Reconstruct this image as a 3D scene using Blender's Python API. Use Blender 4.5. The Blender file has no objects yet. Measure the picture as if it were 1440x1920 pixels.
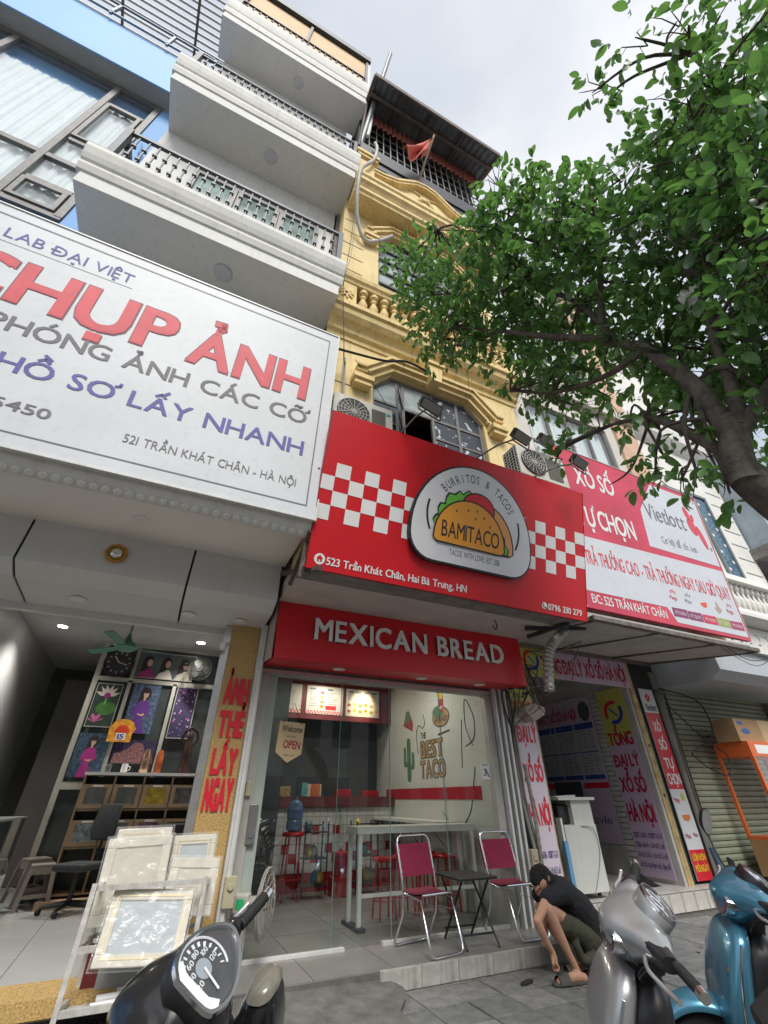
import bpy, bmesh, math, random, unicodedata
from mathutils import Vector, Matrix, Euler, Quaternion, noise
rad = math.radians
C = bpy.context.scene.collection
scene = bpy.context.scene
# ---------------------------------------------------------------- camera
YAW, PITCH, ROLL, CAMZ = rad(25.207), rad(33.75), rad(-0.19), 1.5
cam_d = bpy.data.cameras.new('camera'); cam = bpy.data.objects.new('camera', cam_d); C.objects.link(cam)
fw = Vector((math.sin(YAW)*math.cos(PITCH), math.cos(YAW)*math.cos(PITCH), math.sin(PITCH)))
rt = Vector((math.cos(YAW), -math.sin(YAW), 0)); up = rt.cross(fw)
r2 = rt*math.cos(ROLL)+up*math.sin(ROLL); u2 = up*math.cos(ROLL)-rt*math.sin(ROLL)
cam.matrix_world = Matrix(((r2.x, u2.x, -fw.x, 0), (r2.y, u2.y, -fw.y, 0), (r2.z, u2.z, -fw.z, CAMZ), (0, 0, 0, 1)))
cam_d.sensor_fit = 'VERTICAL'; cam_d.sensor_height = 36; cam_d.lens = 801.8/1920*36
cam_d.clip_start = 0.05; cam_d.clip_end = 2000
scene.camera = cam
# ---------------------------------------------------------------- sky, sun, exposure
SUN_EL, SUN_AZ = rad(50), rad(192)          # azimuth measured from +Y clockwise: behind the camera, over the street
w = bpy.data.worlds.new('World'); scene.world = w; w.use_nodes = True
nt = w.node_tree; nt.nodes.clear()
def N(t, **k):
    n = nt.nodes.new(t)
    for a, b in k.items(): setattr(n, a, b)
    return n
sky = N('ShaderNodeTexSky', sky_type='NISHITA', sun_disc=False, sun_elevation=SUN_EL, sun_rotation=SUN_AZ, dust_density=3.0, air_density=1.2)
b1 = N('ShaderNodeBackground'); b1.inputs[1].default_value = 0.08; nt.links.new(sky.outputs[0], b1.inputs[0])
tc = N('ShaderNodeTexCoord'); mp = N('ShaderNodeMapping'); mp.inputs['Scale'].default_value = (1, 1, 1.6)
nt.links.new(tc.outputs['Generated'], mp.inputs[0])
nz = N('ShaderNodeTexNoise'); nz.inputs['Scale'].default_value = 1.7; nz.inputs['Detail'].default_value = 5; nz.inputs['Roughness'].default_value = 0.5
nz.inputs['Distortion'].default_value = 0.35
nt.links.new(mp.outputs[0], nz.inputs['Vector'])
cr = N('ShaderNodeValToRGB'); e = cr.color_ramp.elements
e[0].position = 0.33; e[0].color = (0.54, 0.60, 0.69, 1); e[1].position = 0.68; e[1].color = (0.93, 0.94, 0.96, 1)
nt.links.new(nz.outputs['Fac'], cr.inputs[0])
b2 = N('ShaderNodeBackground'); b2.inputs[1].default_value = 0.49; nt.links.new(cr.outputs[0], b2.inputs[0])
mx = N('ShaderNodeMixShader'); mx.inputs[0].default_value = 0.92
nt.links.new(b1.outputs[0], mx.inputs[1]); nt.links.new(b2.outputs[0], mx.inputs[2])
wo = N('ShaderNodeOutputWorld'); nt.links.new(mx.outputs[0], wo.inputs[0])
sd = bpy.data.lights.new('sun', 'SUN'); sd.energy = 1.5; sd.angle = rad(25); sd.color = (1, 0.97, 0.92)
so = bpy.data.objects.new('sun', sd); C.objects.link(so)
sdir = Vector((math.sin(SUN_AZ)*math.cos(SUN_EL), math.cos(SUN_AZ)*math.cos(SUN_EL), math.sin(SUN_EL)))
so.rotation_euler = sdir.to_track_quat('Z', 'Y').to_euler(); so.location = (0, -10, 30)
vs = scene.view_settings; scene.display_settings.display_device = 'sRGB'
vs.view_transform = 'Standard'; vs.look = 'None'; vs.gamma = 1; vs.use_curve_mapping = False; vs.exposure = 1.2
scene.cycles.max_bounces = 8; scene.cycles.transparent_max_bounces = 24; scene.cycles.diffuse_bounces = 4

# ---------------------------------------------------------------- helpers
def lin(h):
    h = h.lstrip('#'); o = []
    for i in (0, 2, 4):
        c = int(h[i:i+2], 16)/255; o.append(c/12.92 if c <= .04045 else ((c+.055)/1.055)**2.4)
    return tuple(o)
MATS = {}
def mat(name, col, rough=.6, metal=0., var=.12, scale=3., bump=0., bscale=40., streak=0., coat=0., spec=.5, streakcol=None, emit=0.):
    if name in MATS: return MATS[name]
    if isinstance(col, str): col = lin(col)
    m = bpy.data.materials.new(name); m.use_nodes = True; t = m.node_tree; L = t.links.new
    p = t.nodes['Principled BSDF']; p.inputs['Roughness'].default_value = rough; p.inputs['Metallic'].default_value = metal
    p.inputs['Coat Weight'].default_value = coat; p.inputs['Coat Roughness'].default_value = .08; p.inputs['Specular IOR Level'].default_value = spec
    p.inputs['Base Color'].default_value = (*col, 1)
    if emit:
        p.inputs['Emission Color'].default_value = (*col, 1); p.inputs['Emission Strength'].default_value = emit
    tc = t.nodes.new('ShaderNodeTexCoord')
    if var:
        n = t.nodes.new('ShaderNodeTexNoise'); n.inputs['Scale'].default_value = scale; n.inputs['Detail'].default_value = 6; n.inputs['Roughness'].default_value = .6
        L(tc.outputs['Object'], n.inputs['Vector'])
        r = t.nodes.new('ShaderNodeValToRGB'); r.color_ramp.elements[0].position = .3; r.color_ramp.elements[1].position = .72
        r.color_ramp.elements[0].color = (*[c*(1-var) for c in col], 1); r.color_ramp.elements[1].color = (*[min(1, c*(1+var)) for c in col], 1)
        L(n.outputs['Fac'], r.inputs[0]); out = r.outputs[0]
        if streak:
            mp = t.nodes.new('ShaderNodeMapping'); mp.inputs['Scale'].default_value = (9, 9, .7); L(tc.outputs['Object'], mp.inputs[0])
            n2 = t.nodes.new('ShaderNodeTexNoise'); n2.inputs['Scale'].default_value = 1.3; n2.inputs['Detail'].default_value = 7; n2.inputs['Roughness'].default_value = .65
            L(mp.outputs[0], n2.inputs['Vector'])
            r2 = t.nodes.new('ShaderNodeValToRGB'); r2.color_ramp.elements[0].position = .52; r2.color_ramp.elements[1].position = .78
            r2.color_ramp.elements[0].color = (0, 0, 0, 1); r2.color_ramp.elements[1].color = (streak,)*3+(1,)
            L(n2.outputs['Fac'], r2.inputs[0])
            x = t.nodes.new('ShaderNodeMixRGB'); L(r2.outputs[0], x.inputs[0]); L(out, x.inputs[1]); x.inputs[2].default_value = (*(streakcol or [c*.35 for c in col]), 1)
            out = x.outputs[0]
        L(out, p.inputs['Base Color'])
    if bump:
        n = t.nodes.new('ShaderNodeTexNoise'); n.inputs['Scale'].default_value = bscale; n.inputs['Detail'].default_value = 5
        L(tc.outputs['Object'], n.inputs['Vector'])
        b = t.nodes.new('ShaderNodeBump'); b.inputs['Strength'].default_value = bump; b.inputs['Distance'].default_value = .01
        L(n.outputs['Fac'], b.inputs['Height']); L(b.outputs[0], p.inputs['Normal'])
    MATS[name] = m; return m
def glassmat(name, tint=(.94, .965, .955), refl=1.0, rough=.0):
    if name in MATS: return MATS[name]
    m = bpy.data.materials.new(name); m.use_nodes = True; t = m.node_tree; t.nodes.clear(); L = t.links.new
    tr = t.nodes.new('ShaderNodeBsdfTransparent'); tr.inputs[0].default_value = (*tint, 1)
    gl = t.nodes.new('ShaderNodeBsdfGlossy'); gl.inputs['Roughness'].default_value = rough; gl.inputs[0].default_value = (refl, refl, refl, 1)
    lw = t.nodes.new('ShaderNodeLayerWeight'); lw.inputs[0].default_value = .5
    pw = t.nodes.new('ShaderNodeMath'); pw.operation = 'POWER'; L(lw.outputs['Facing'], pw.inputs[0]); pw.inputs[1].default_value = 4.5
    fr = t.nodes.new('ShaderNodeMath'); fr.operation = 'MULTIPLY_ADD'; L(pw.outputs[0], fr.inputs[0]); fr.inputs[1].default_value = .93; fr.inputs[2].default_value = .05
    mx = t.nodes.new('ShaderNodeMixShader'); o = t.nodes.new('ShaderNodeOutputMaterial')
    L(fr.outputs[0], mx.inputs[0]); L(tr.outputs[0], mx.inputs[1]); L(gl.outputs[0], mx.inputs[2]); L(mx.outputs[0], o.inputs[0])
    MATS[name] = m; return m
def filmmat(name, alpha=.35, col=(.75, .75, .73)):
    m = bpy.data.materials.new(name); m.use_nodes = True; t = m.node_tree; L = t.links.new
    p = t.nodes['Principled BSDF']; p.inputs['Base Color'].default_value = (*col, 1); p.inputs['Roughness'].default_value = .12; p.inputs['Specular IOR Level'].default_value = .9
    tr = t.nodes.new('ShaderNodeBsdfTransparent'); mx = t.nodes.new('ShaderNodeMixShader'); mx.inputs[0].default_value = alpha
    n = t.nodes.new('ShaderNodeTexNoise'); n.inputs['Scale'].default_value = 5; n.inputs['Detail'].default_value = 3; n.inputs['Distortion'].default_value = 2.5
    tc = t.nodes.new('ShaderNodeTexCoord'); L(tc.outputs['Object'], n.inputs['Vector'])
    b = t.nodes.new('ShaderNodeBump'); b.inputs['Strength'].default_value = .6; b.inputs['Distance'].default_value = .03; L(n.outputs['Fac'], b.inputs['Height']); L(b.outputs[0], p.inputs['Normal'])
    o = t.nodes['Material Output']; L(tr.outputs[0], mx.inputs[1]); L(p.outputs[0], mx.inputs[2]); L(mx.outputs[0], o.inputs[0]); return m

WM = {}
def wmx(o): return WM.get(o.name, Matrix.Identity(4))
def tag(o, label=None, cat=None, group=None, kind=None):
    if label: o['label'] = label
    if cat: o['category'] = cat
    if group: o['group'] = group
    if kind: o['kind'] = kind
    return o
def thing(name, label, cat, loc=(0, 0, 0), rot=(0, 0, 0), group=None, M=None, kind=None):
    o = bpy.data.objects.new(name, None); C.objects.link(o); o.empty_display_size = .2
    MM = M if M is not None else Matrix.Translation(loc) @ Euler(rot).to_matrix().to_4x4()
    o.matrix_basis = MM; WM[o.name] = MM.copy()
    return tag(o, label, cat, group, kind)
class MB:
    def __init__(s): s.v = []; s.f = []
    def add(s, vs, fs, M=None):
        n = len(s.v)
        s.v += [tuple(M @ Vector(p)) for p in vs] if M is not None else [tuple(p) for p in vs]
        s.f += [tuple(i+n for i in f) for f in fs]; return s
    def box(s, x0, x1, y0, y1, z0, z1, M=None):
        if x0 > x1: x0, x1 = x1, x0
        if y0 > y1: y0, y1 = y1, y0
        if z0 > z1: z0, z1 = z1, z0
        vs = [(x0, y0, z0), (x1, y0, z0), (x1, y1, z0), (x0, y1, z0), (x0, y0, z1), (x1, y0, z1), (x1, y1, z1), (x0, y1, z1)]
        return s.add(vs, [(0, 3, 2, 1), (4, 5, 6, 7), (0, 1, 5, 4), (1, 2, 6, 5), (2, 3, 7, 6), (3, 0, 4, 7)], M)
    def bar(s, p, q, a, b=None, upv=(0, 0, 1)):
        b = b or a; p = Vector(p); q = Vector(q); d = q-p; L = d.length
        if L < 1e-6: return s
        d.normalize(); u = Vector(upv)
        if abs(d.dot(u)) > .98: u = Vector((0, 1, 0))
        x = d.cross(u).normalized(); y = x.cross(d)
        M = Matrix(((x.x, y.x, d.x, p.x), (x.y, y.y, d.y, p.y), (x.z, y.z, d.z, p.z), (0, 0, 0, 1)))
        return s.box(-a/2, a/2, -b/2, b/2, 0, L, M)
    def tube(s, pts, r, seg=8, closed=False, cap=True):
        pts = [Vector(p) for p in pts]; n = len(pts); rs = r if isinstance(r, (list, tuple)) else [r]*n
        base = len(s.v); prev = None; rings = []
        for i, p in enumerate(pts):
            if closed: t = pts[(i+1) % n]-pts[i-1]
            else: t = pts[min(i+1, n-1)]-pts[max(i-1, 0)]
            if t.length < 1e-9: t = Vector((0, 0, 1))
            t.normalize()
            if prev is None:
                u = Vector((0, 0, 1)) if abs(t.z) < .9 else Vector((1, 0, 0))
                x = t.cross(u).normalized()
            else:
                x = prev-t*prev.dot(t)
                x = x.normalized() if x.length > 1e-6 else t.orthogonal().normalized()
            prev = x; y = t.cross(x); ring = []
            for k in range(seg):
                a = 2*math.pi*k/seg; s.v.append(tuple(p+(x*math.cos(a)+y*math.sin(a))*rs[i])); ring.append(len(s.v)-1)
            rings.append(ring)
        m = n if closed else n-1
        for i in range(m):
            A, B = rings[i], rings[(i+1) % n]
            for k in range(seg): s.f.append((A[k], A[(k+1) % seg], B[(k+1) % seg], B[k]))
        if cap and not closed: s.f.append(tuple(reversed(rings[0]))); s.f.append(tuple(rings[-1]))
        return s
    def cyl(s, p, q, r0, r1=None, seg=12): return s.tube([p, q], [r0, r0 if r1 is None else r1], seg)
    def lathe(s, prof, c=(0, 0, 0), seg=16, M=None):
        vs = []; fs = []; n = len(prof); c = Vector(c)
        for r, z in prof:
            for k in range(seg):
                a = 2*math.pi*k/seg; vs.append(c+Vector((r*math.cos(a), r*math.sin(a), z)))
        for i in range(n-1):
            for k in range(seg): fs.append((i*seg+k, i*seg+(k+1) % seg, (i+1)*seg+(k+1) % seg, (i+1)*seg+k))
        fs.append(tuple(reversed(range(seg)))); fs.append(tuple(range((n-1)*seg, n*seg)))
        return s.add(vs, fs, M)
    def prism(s, poly, z0, z1, M=None):
        n = len(poly)
        ar = sum(poly[i][0]*poly[(i+1) % n][1]-poly[(i+1) % n][0]*poly[i][1] for i in range(n))
        if ar < 0: poly = list(reversed(poly))
        vs = [(x, y, z0) for x, y in poly]+[(x, y, z1) for x, y in poly]
        fs = [tuple(reversed(range(n))), tuple(range(n, 2*n))]+[(i, (i+1) % n, n+(i+1) % n, n+i) for i in range(n)]
        return s.add(vs, fs, M)
    def extx(s, prof, x0, x1):
        """profile of (y, z) points extruded along x"""
        n = len(prof); ar = sum(prof[i][0]*prof[(i+1) % n][1]-prof[(i+1) % n][0]*prof[i][1] for i in range(n))
        if ar < 0: prof = list(reversed(prof))
        vs = [(x0, y, z) for y, z in prof]+[(x1, y, z) for y, z in prof]
        return s.add(vs, [tuple(reversed(range(n))), tuple(range(n, 2*n))]+[(i, (i+1) % n, n+(i+1) % n, n+i) for i in range(n)])
    def grid(s, fn, nu, nv, closeu=False):
        b = len(s.v)
        for i in range(nu):
            for j in range(nv): s.v.append(tuple(fn(i/(nu if closeu else nu-1), j/(nv-1))))
        for i in range(nu if closeu else nu-1):
            for j in range(nv-1):
                a = b+i*nv+j; c = b+((i+1) % nu)*nv+j; s.f.append((a, c, c+1, a+1))
        return s
    def each(s, name, m, parent=None, world=True):
        for k in range(len(s.v)//8):
            q = MB(); q.v = s.v[8*k:8*k+8]; q.f = [tuple(i-8*k for i in f) for f in s.f[6*k:6*k+6]]; q.build(name, m, parent, world=world)
    def mesh(s, name):
        me = bpy.data.meshes.new(name); me.from_pydata(s.v, [], s.f); me.update(); return me
    def build(s, name, m, parent=None, smooth=0, bevel=0., world=True, **tg):
        me = s.mesh(name)
        if bevel or smooth:
            bm = bmesh.new(); bm.from_mesh(me)
            if bevel: bmesh.ops.bevel(bm, geom=[e for e in bm.edges if e.is_manifold and e.calc_face_angle(0) > .6], offset=bevel, segments=2, affect='EDGES', profile=.5, clamp_overlap=True)
            bm.to_mesh(me); bm.free()
        if smooth: me.shade_auto(smooth) if hasattr(me, 'shade_auto') else None
        o = link(name, me, m, parent, world); tag(o, **tg) if tg else None
        if smooth: smooth_by_angle(me, smooth)
        return o
def smooth_by_angle(me, deg):
    bm = bmesh.new(); bm.from_mesh(me); a = rad(deg)
    for f in bm.faces: f.smooth = True
    for e in bm.edges: e.smooth = not (len(e.link_faces) == 2 and e.calc_face_angle(0) > a)
    bm.to_mesh(me); bm.free()
def link(name, me, m, parent=None, world=True):
    o = bpy.data.objects.new(name, me); C.objects.link(o)
    if m is not None and not me.materials: me.materials.append(m)
    if parent is not None:
        o.parent = parent
        if world: o.matrix_parent_inverse = wmx(parent).inverted(); WM[o.name] = Matrix.Identity(4)
        else: WM[o.name] = wmx(parent).copy()
    return o
def piece(name, me, parent, M, m=None):
    """a piece sharing mesh data, placed by matrix M in its parent's frame"""
    o = bpy.data.objects.new(name, me); C.objects.link(o); o.parent = parent; o.matrix_basis = M
    if m is not None and not me.materials: me.materials.append(m)
    WM[o.name] = wmx(parent) @ M; return o
def copy_tree(o, parent=None, **tg):
    c = o.copy(); C.objects.link(c)
    if parent is not None: c.parent = parent
    for ch in kids.get(o.name, []) if False else [x for x in o.children]: copy_tree(ch, c)
    if tg: tag(c, **tg)
    return c
kids = {}
T = Matrix.Translation
def RX(a): return Matrix.Rotation(a, 4, 'X')
def RY(a): return Matrix.Rotation(a, 4, 'Y')
def RZ(a): return Matrix.Rotation(a, 4, 'Z')
def S(x, y=None, z=None): return Matrix.Diagonal((x, x if y is None else y, x if z is None else z, 1))
def structure(name, mb, m, **k): 
    o = mb.build(name, m, **k); o['kind'] = 'structure'; return o
def ell(cx, cy, rx, ry, n=24, a0=0, a1=360):
    full = abs(a1-a0) >= 360
    return [(cx+rx*math.cos(rad(a0+(a1-a0)*i/(n if full else n-1))), cy+ry*math.sin(rad(a0+(a1-a0)*i/(n if full else n-1)))) for i in range(n)]
def rrect(x0, x1, y0, y1, r, n=5):
    o = []
    for cx, cy, a in ((x1-r, y1-r, 0), (x0+r, y1-r, 90), (x0+r, y0+r, 180), (x1-r, y0+r, 270)): o += ell(cx, cy, r, r, n, a, a+90)
    return o
# ---- lettering: glyph outlines from the built-in font, accents drawn as strokes
_gl = {}
def glyph(ch, bold):
    k = (ch, bold)
    if k in _gl: return _gl[k]
    c = bpy.data.curves.new('glyph', 'FONT'); c.body = ch; c.size = 1; c.offset = 0; c.resolution_u = 3
    o = bpy.data.objects.new('glyph', c); me = o.to_mesh()
    vs = [(v.co.x, v.co.y) for v in me.vertices]; fs = [tuple(p.vertices) for p in me.polygons]; o.to_mesh_clear()
    bpy.data.objects.remove(o); bpy.data.curves.remove(c)
    _gl[k] = (vs, fs); return _gl[k]
CAPH = max(v[1] for v in glyph('H', 0)[0])
def stroke(pts, wd):
    vs = []; fs = []
    for (x0, y0), (x1, y1) in zip(pts, pts[1:]):
        dx, dy = x1-x0, y1-y0; l = math.hypot(dx, dy) or 1; ux, uy = dx/l*wd*.35, dy/l*wd*.35; nx, ny = -dy/l*wd/2, dx/l*wd/2; b = len(vs)
        vs += [(x0-ux+nx, y0-uy+ny), (x0-ux-nx, y0-uy-ny), (x1+ux-nx, y1+uy-ny), (x1+ux+nx, y1+uy+ny)]; fs.append((b, b+1, b+2, b+3))
    return vs, fs
def layout(text, bold=.01, track=.12, space=.36):
    """list of (verts, faces) in cap-height units, total width"""
    out = []; pen = 0.; k = 1/CAPH
    for ch in text:
        if ch == ' ': pen += space; continue
        d = unicodedata.normalize('NFD', ch); base, marks = d[0], d[1:]; bar = False
        if ch in 'Đđ': base = 'D' if ch == 'Đ' else 'd'; bar = True
        vs, fs = glyph(base, bold)
        if not vs: pen += space; continue
        x0 = min(v[0] for v in vs); vs = [((x-x0)*k, y*k) for x, y in vs]; W = max(v[0] for v in vs); top = max(v[1] for v in vs); t = .125+bold*.9
        if bold > .004:
            for q_, (dx, dy) in enumerate(((-bold, -bold*.6), (bold, -bold*.6), (-bold, bold*.6), (bold, bold*.6))): out.append(([(x+pen+dx, y+dy) for x, y in vs], fs, q_*.4))
            if bold > .03: out.append(([(x+pen, y) for x, y in vs], fs, 1.8))
        else: out.append(([(x+pen, y) for x, y in vs], fs, 0))
        cx = pen+W/2; st = []; yb = top+.1; n = 2.2
        if base in 'ij' and marks and any(m != '\u0323' for m in marks): yb = top+.04
        if bar: st.append([(pen-.1, .5), (pen+W*.5, .5)] if ch == 'Đ' else [(pen+W*.35, .86), (pen+W+.08, .86)])
        circ = '\u0302' in marks or '\u0306' in marks
        for m in marks:
            if m == '\u0302': st.append([(cx-.2, yb), (cx, yb+.17), (cx+.2, yb)])
            elif m == '\u0306': st.append([(cx-.18, yb+.17), (cx-.08, yb+.05), (cx+.08, yb+.05), (cx+.18, yb+.17)])
            elif m == '\u031b': st.append([(pen+W-.06, top-.08), (pen+W+.1, top-.02), (pen+W+.12, top+.14)])
            elif m == '\u0323': st.append([(cx-.06, -.2), (cx+.06, -.2)])
            else:
                ox, oy = (cx+.16, yb+.2) if circ else (cx, yb)
                if m == '\u0301': st.append([(ox-.05, oy), (ox+.12, oy+.2)])
                elif m == '\u0300': st.append([(ox-.12-(.1 if circ else 0), oy+.2), (ox+.05, oy)])
                elif m == '\u0303': st.append([(ox-.2, oy+.05), (ox-.08, oy+.14), (ox+.08, oy+.05), (ox+.2, oy+.14)])
                elif m == '\u0309': st.append([(ox-.11, oy+.27), (ox+.08, oy+.29), (ox+.10, oy+.16), (ox+.01, oy+.1), (ox, oy-.01)])
        for q in st: a, b = stroke(q, t*(1.25 if '\u0323' in marks and q[0][1] < 0 else 1)); out.append((a, b, n)); n += 1
        pen += W+track
    return out, pen-track
def write(body, x0, x1, y, cap, m, parent, z=.004, bold=.01, depth=0., track=.12, slant=0., M=None, name='lettering', world=False, space=.36, mirror=False):
    """one line of print: from x0 to x1, baseline y, capital height cap, in the parent's plane"""
    gl, Wd = layout(body, bold, track, space); k = (x1-x0)/Wd; mb = MB()
    for vs, fs, n in gl:
        zz = z+n*.0006
        P = [(x0+x*k+yy*cap*slant, y+yy*cap, zz) for x, yy in vs]
        if mirror: P = [(x0+x1-a, b, c) for a, b, c in P]
        if depth: 
            nn = len(P); mb.add(P+[(a, b, c+depth) for a, b, c in P], [tuple(reversed(f)) for f in fs]+[tuple(i+nn for i in f) for f in fs])
            ed = {}
            for f in fs:
                for i in range(len(f)): a, b = f[i], f[(i+1) % len(f)]; ed[(a, b)] = 1
            base = len(mb.v)-2*nn
            for a, b in ed:
                if (b, a) not in ed: mb.f.append((base+a, base+b, base+nn+b, base+nn+a))
        else: mb.add(P, fs)
    if M is not None: mb.v = [tuple(M @ Vector(p)) for p in mb.v]
    return mb.build(name, m, parent, world=world)
def arc_write(body, cx, cy, rx, ry, a0, a1, cap, m, parent, z, bold=.01, wide=.6):
    """letters set one by one round an ellipse"""
    mb = MB(); n = len(body)
    for i, ch in enumerate(body):
        if ch == ' ': continue
        a = rad(a0+(a1-a0)*i/(n-1)); px, py = cx+rx*math.cos(a), cy+ry*math.sin(a)
        tg = math.atan2(ry*math.cos(a), -rx*math.sin(a))+math.pi
        vs, fs = glyph(ch, bold); k = cap/CAPH; W = max(v[0] for v in vs)+min(v[0] for v in vs)
        c, s_ = math.cos(tg), math.sin(tg)
        P = [((x-W/2)*k*wide, y*k) for x, y in vs]
        mb.add([(px+x*c-y*s_, py+x*s_+y*c, z) for x, y in P], fs)
    return mb.build('lettering', m, parent, world=False)
def flat(poly, z, m, parent, name='print', th=.0): 
    """flat printed shape in the parent's plane"""
    n = len(poly); ar = sum(poly[i][0]*poly[(i+1) % n][1]-poly[(i+1) % n][0]*poly[i][1] for i in range(n))
    if ar < 0: poly = list(reversed(poly))
    return MB().add([(x, y, z) for x, y in poly], [tuple(range(n))]).build(name, m, parent, world=False)
def facing(o, x=(1, 0, 0), y=(0, 0, 1)):
    """frame whose x runs along x, y up along y, z towards the viewer"""
    x = Vector(x).normalized(); y = Vector(y); y = (y-x*y.dot(x)).normalized(); z = x.cross(y)
    return Matrix(((x.x, y.x, z.x, o[0]), (x.y, y.y, z.y, o[1]), (x.z, y.z, z.z, o[2]), (0, 0, 0, 1)))
def cr_pts(pts, n=6):
    """Catmull-Rom through the points"""
    P = [Vector(p) for p in pts]; out = []
    for i in range(len(P)-1):
        a, b, c, d = P[max(i-1, 0)], P[i], P[i+1], P[min(i+2, len(P)-1)]
        for k in range(n):
            t = k/n; out.append(.5*((2*b)+(c-a)*t+(2*a-5*b+4*c-d)*t*t+(3*b-a-3*c+d)*t**3))
    out.append(P[-1]); return out
R = random.Random(7)
# ---------------------------------------------------------------- materials
white_wall = mat('white_wall', (.66, .655, .63), .8, var=.07, scale=.8, bump=.25, bscale=60, streak=.5, streakcol=(.42, .41, .38))
soffit = mat('soffit_paint', (.80, .77, .72), .85, var=.05, scale=.5)
stone_trim = mat('trim_paint', (.66, .65, .61), .7, var=.09, scale=2, streak=.5, streakcol=(.36, .35, .32))
blue_wall = mat('blue_paint', (.19, .38, .68), .7, var=.06, scale=.7, streak=.2)
yellow = mat('yellow_plaster', (.72, .57, .29), .85, var=.1, scale=1.4, bump=.3, bscale=50, streak=.55, streakcol=(.33, .24, .12))
yellow_trim = mat('yellow_trim', (.70, .53, .24), .75, var=.14, scale=3, streak=.7, streakcol=(.22, .15, .08))
dark_metal = mat('dark_metal', (.045, .05, .058), .45, .4, var=.2, scale=8)
grey_frame = mat('grey_frame', (.16, .155, .15), .55, .2, var=.2, scale=6, streak=.3)
old_steel = mat('old_steel', (.19, .17, .15), .6, .5, var=.35, scale=12, streak=.6, streakcol=(.12, .06, .03))
alu = mat('aluminium', (.6, .6, .6), .35, .85, var=.12, scale=9)
white_alu = mat('white_aluminium', (.62, .62, .6), .45, .1, var=.12, scale=7, streak=.35, streakcol=(.3, .29, .27))
chrome = mat('chrome', (.7, .7, .71), .2, 1, var=0)
black_plastic = mat('black_plastic', (.018, .018, .02), .38, var=.2, scale=20)
rubber = mat('rubber', (.02, .02, .02), .8, var=.2, scale=30)
white_plastic = mat('white_plastic', (.68, .68, .66), .4, var=.07, scale=6)
concrete = mat('concrete', (.21, .2, .185), .9, var=.35, scale=5, bump=.6, bscale=35, streak=.5, streakcol=(.08, .075, .065))
red_gloss = mat('red_sheet', (.60, .010, .018), .4, var=.12, scale=.7, streak=.22, streakcol=(.30, .012, .018), bump=.12, bscale=2.2)
print_white = mat('print_white', (.76, .76, .75), .5, var=.04, scale=5)
print_black = mat('print_black', (.02, .02, .022), .5, var=0)
print_red = mat('print_red', (.66, .015, .035), .5, var=.05)
print_pinkred = mat('print_faded_red', (.70, .13, .17), .55, var=.12, scale=2)
print_grey = mat('print_grey', (.15, .15, .17), .5, var=.1)
print_navy = mat('print_navy', (.1, .085, .33), .5, var=.15)
glass = glassmat('clear_glass')
glass_dark = mat('window_glass_dark', (.03, .036, .045), .06, var=.5, scale=3, spec=.8)
glass_pale = mat('window_glass_pale', (.33, .38, .38), .1, var=.3, scale=1.5, spec=.8)
curtain = mat('curtain', (.78, .79, .78), .9, var=.06, scale=3)
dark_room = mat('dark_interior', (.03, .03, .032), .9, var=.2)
# ---------------------------------------------------------------- ground
asphalt = mat('asphalt', (.22, .215, .21), .95, var=.25, scale=6, bump=.4, bscale=90)
joint = mat('joint_mortar', (.115, .11, .1), .95, var=.3, scale=12)
paver_m = [mat('paver_%s' % n, c, .82, var=.34, scale=7, bump=.5, bscale=60) for n, c in (('light', (.205, .203, .195)), ('mid', (.175, .175, .17)), ('dark', (.15, .152, .15)))]
structure('ground', MB().box(-400, 400, -400, 400, -.6, -.16), asphalt)
structure('road', MB().box(-60, 60, -12, -1.6, -.155, -.15), asphalt)
side = structure('sidewalk', MB().box(-30, 40, -1.6, 6.6, -.16, -.012), joint)
structure('kerb', MB().box(-30, 40, -1.82, -1.6, -.16, .0), concrete)
pv = []
for k in range(3):
    me = MB().box(-.194, .194, -.194, .194, -.03, 0).mesh('paver')
    bm = bmesh.new(); bm.from_mesh(me); bmesh.ops.bevel(bm, geom=[e for e in bm.edges if e.calc_length() > .1 and all(v.co.z > -.001 for v in e.verts)], offset=.004, segments=1, affect='EDGES'); bm.to_mesh(me); bm.free()
    me.materials.append(paver_m[k]); pv.append(me)
rg = random.Random(3)
for i in range(28):
    for j in range(11):
        x, y = .82+.4*i, 2.0+.4*j+.12
        if y > 5.2 and x < 5.3 or y > 5.95: continue
        if x < 2.4 and y > 4.55 : continue
        if x > 9.6 and y < 3.4 or (x < 1.6 and y < 3.2): continue
        piece('paver', pv[rg.choice((0, 1, 1, 2, 2))], side, T((x, y, rg.uniform(-.004, .003))) @ RZ(rg.choice((0, 1, 2, 3))*math.pi/2+rg.uniform(-.006, .006)) @ RX(rg.uniform(-.004, .004)))
# ramp of concrete left of the step
rp = MB()
def rampf(u, v):
    x = .9+u*1.52; y = 5.22-v*.85
    z = .128*(1-v)**1.1*(1-.25*u)+.006*noise.noise(Vector((x*5, y*5, 0)))
    if v == 1: z = -.02
    return (x+(.12*math.sin(v*6) if u == 1 else 0), y+.05*math.sin(u*9)*v, z)
rp.grid(rampf, 24, 14)
rmp = rp.build('concrete_ramp', mat('ramp_concrete', (.13, .125, .115), .9, var=.35, scale=6, bump=.8, bscale=30), smooth=60)
rmp.data.flip_normals(); rmp['kind'] = 'structure'
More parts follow.
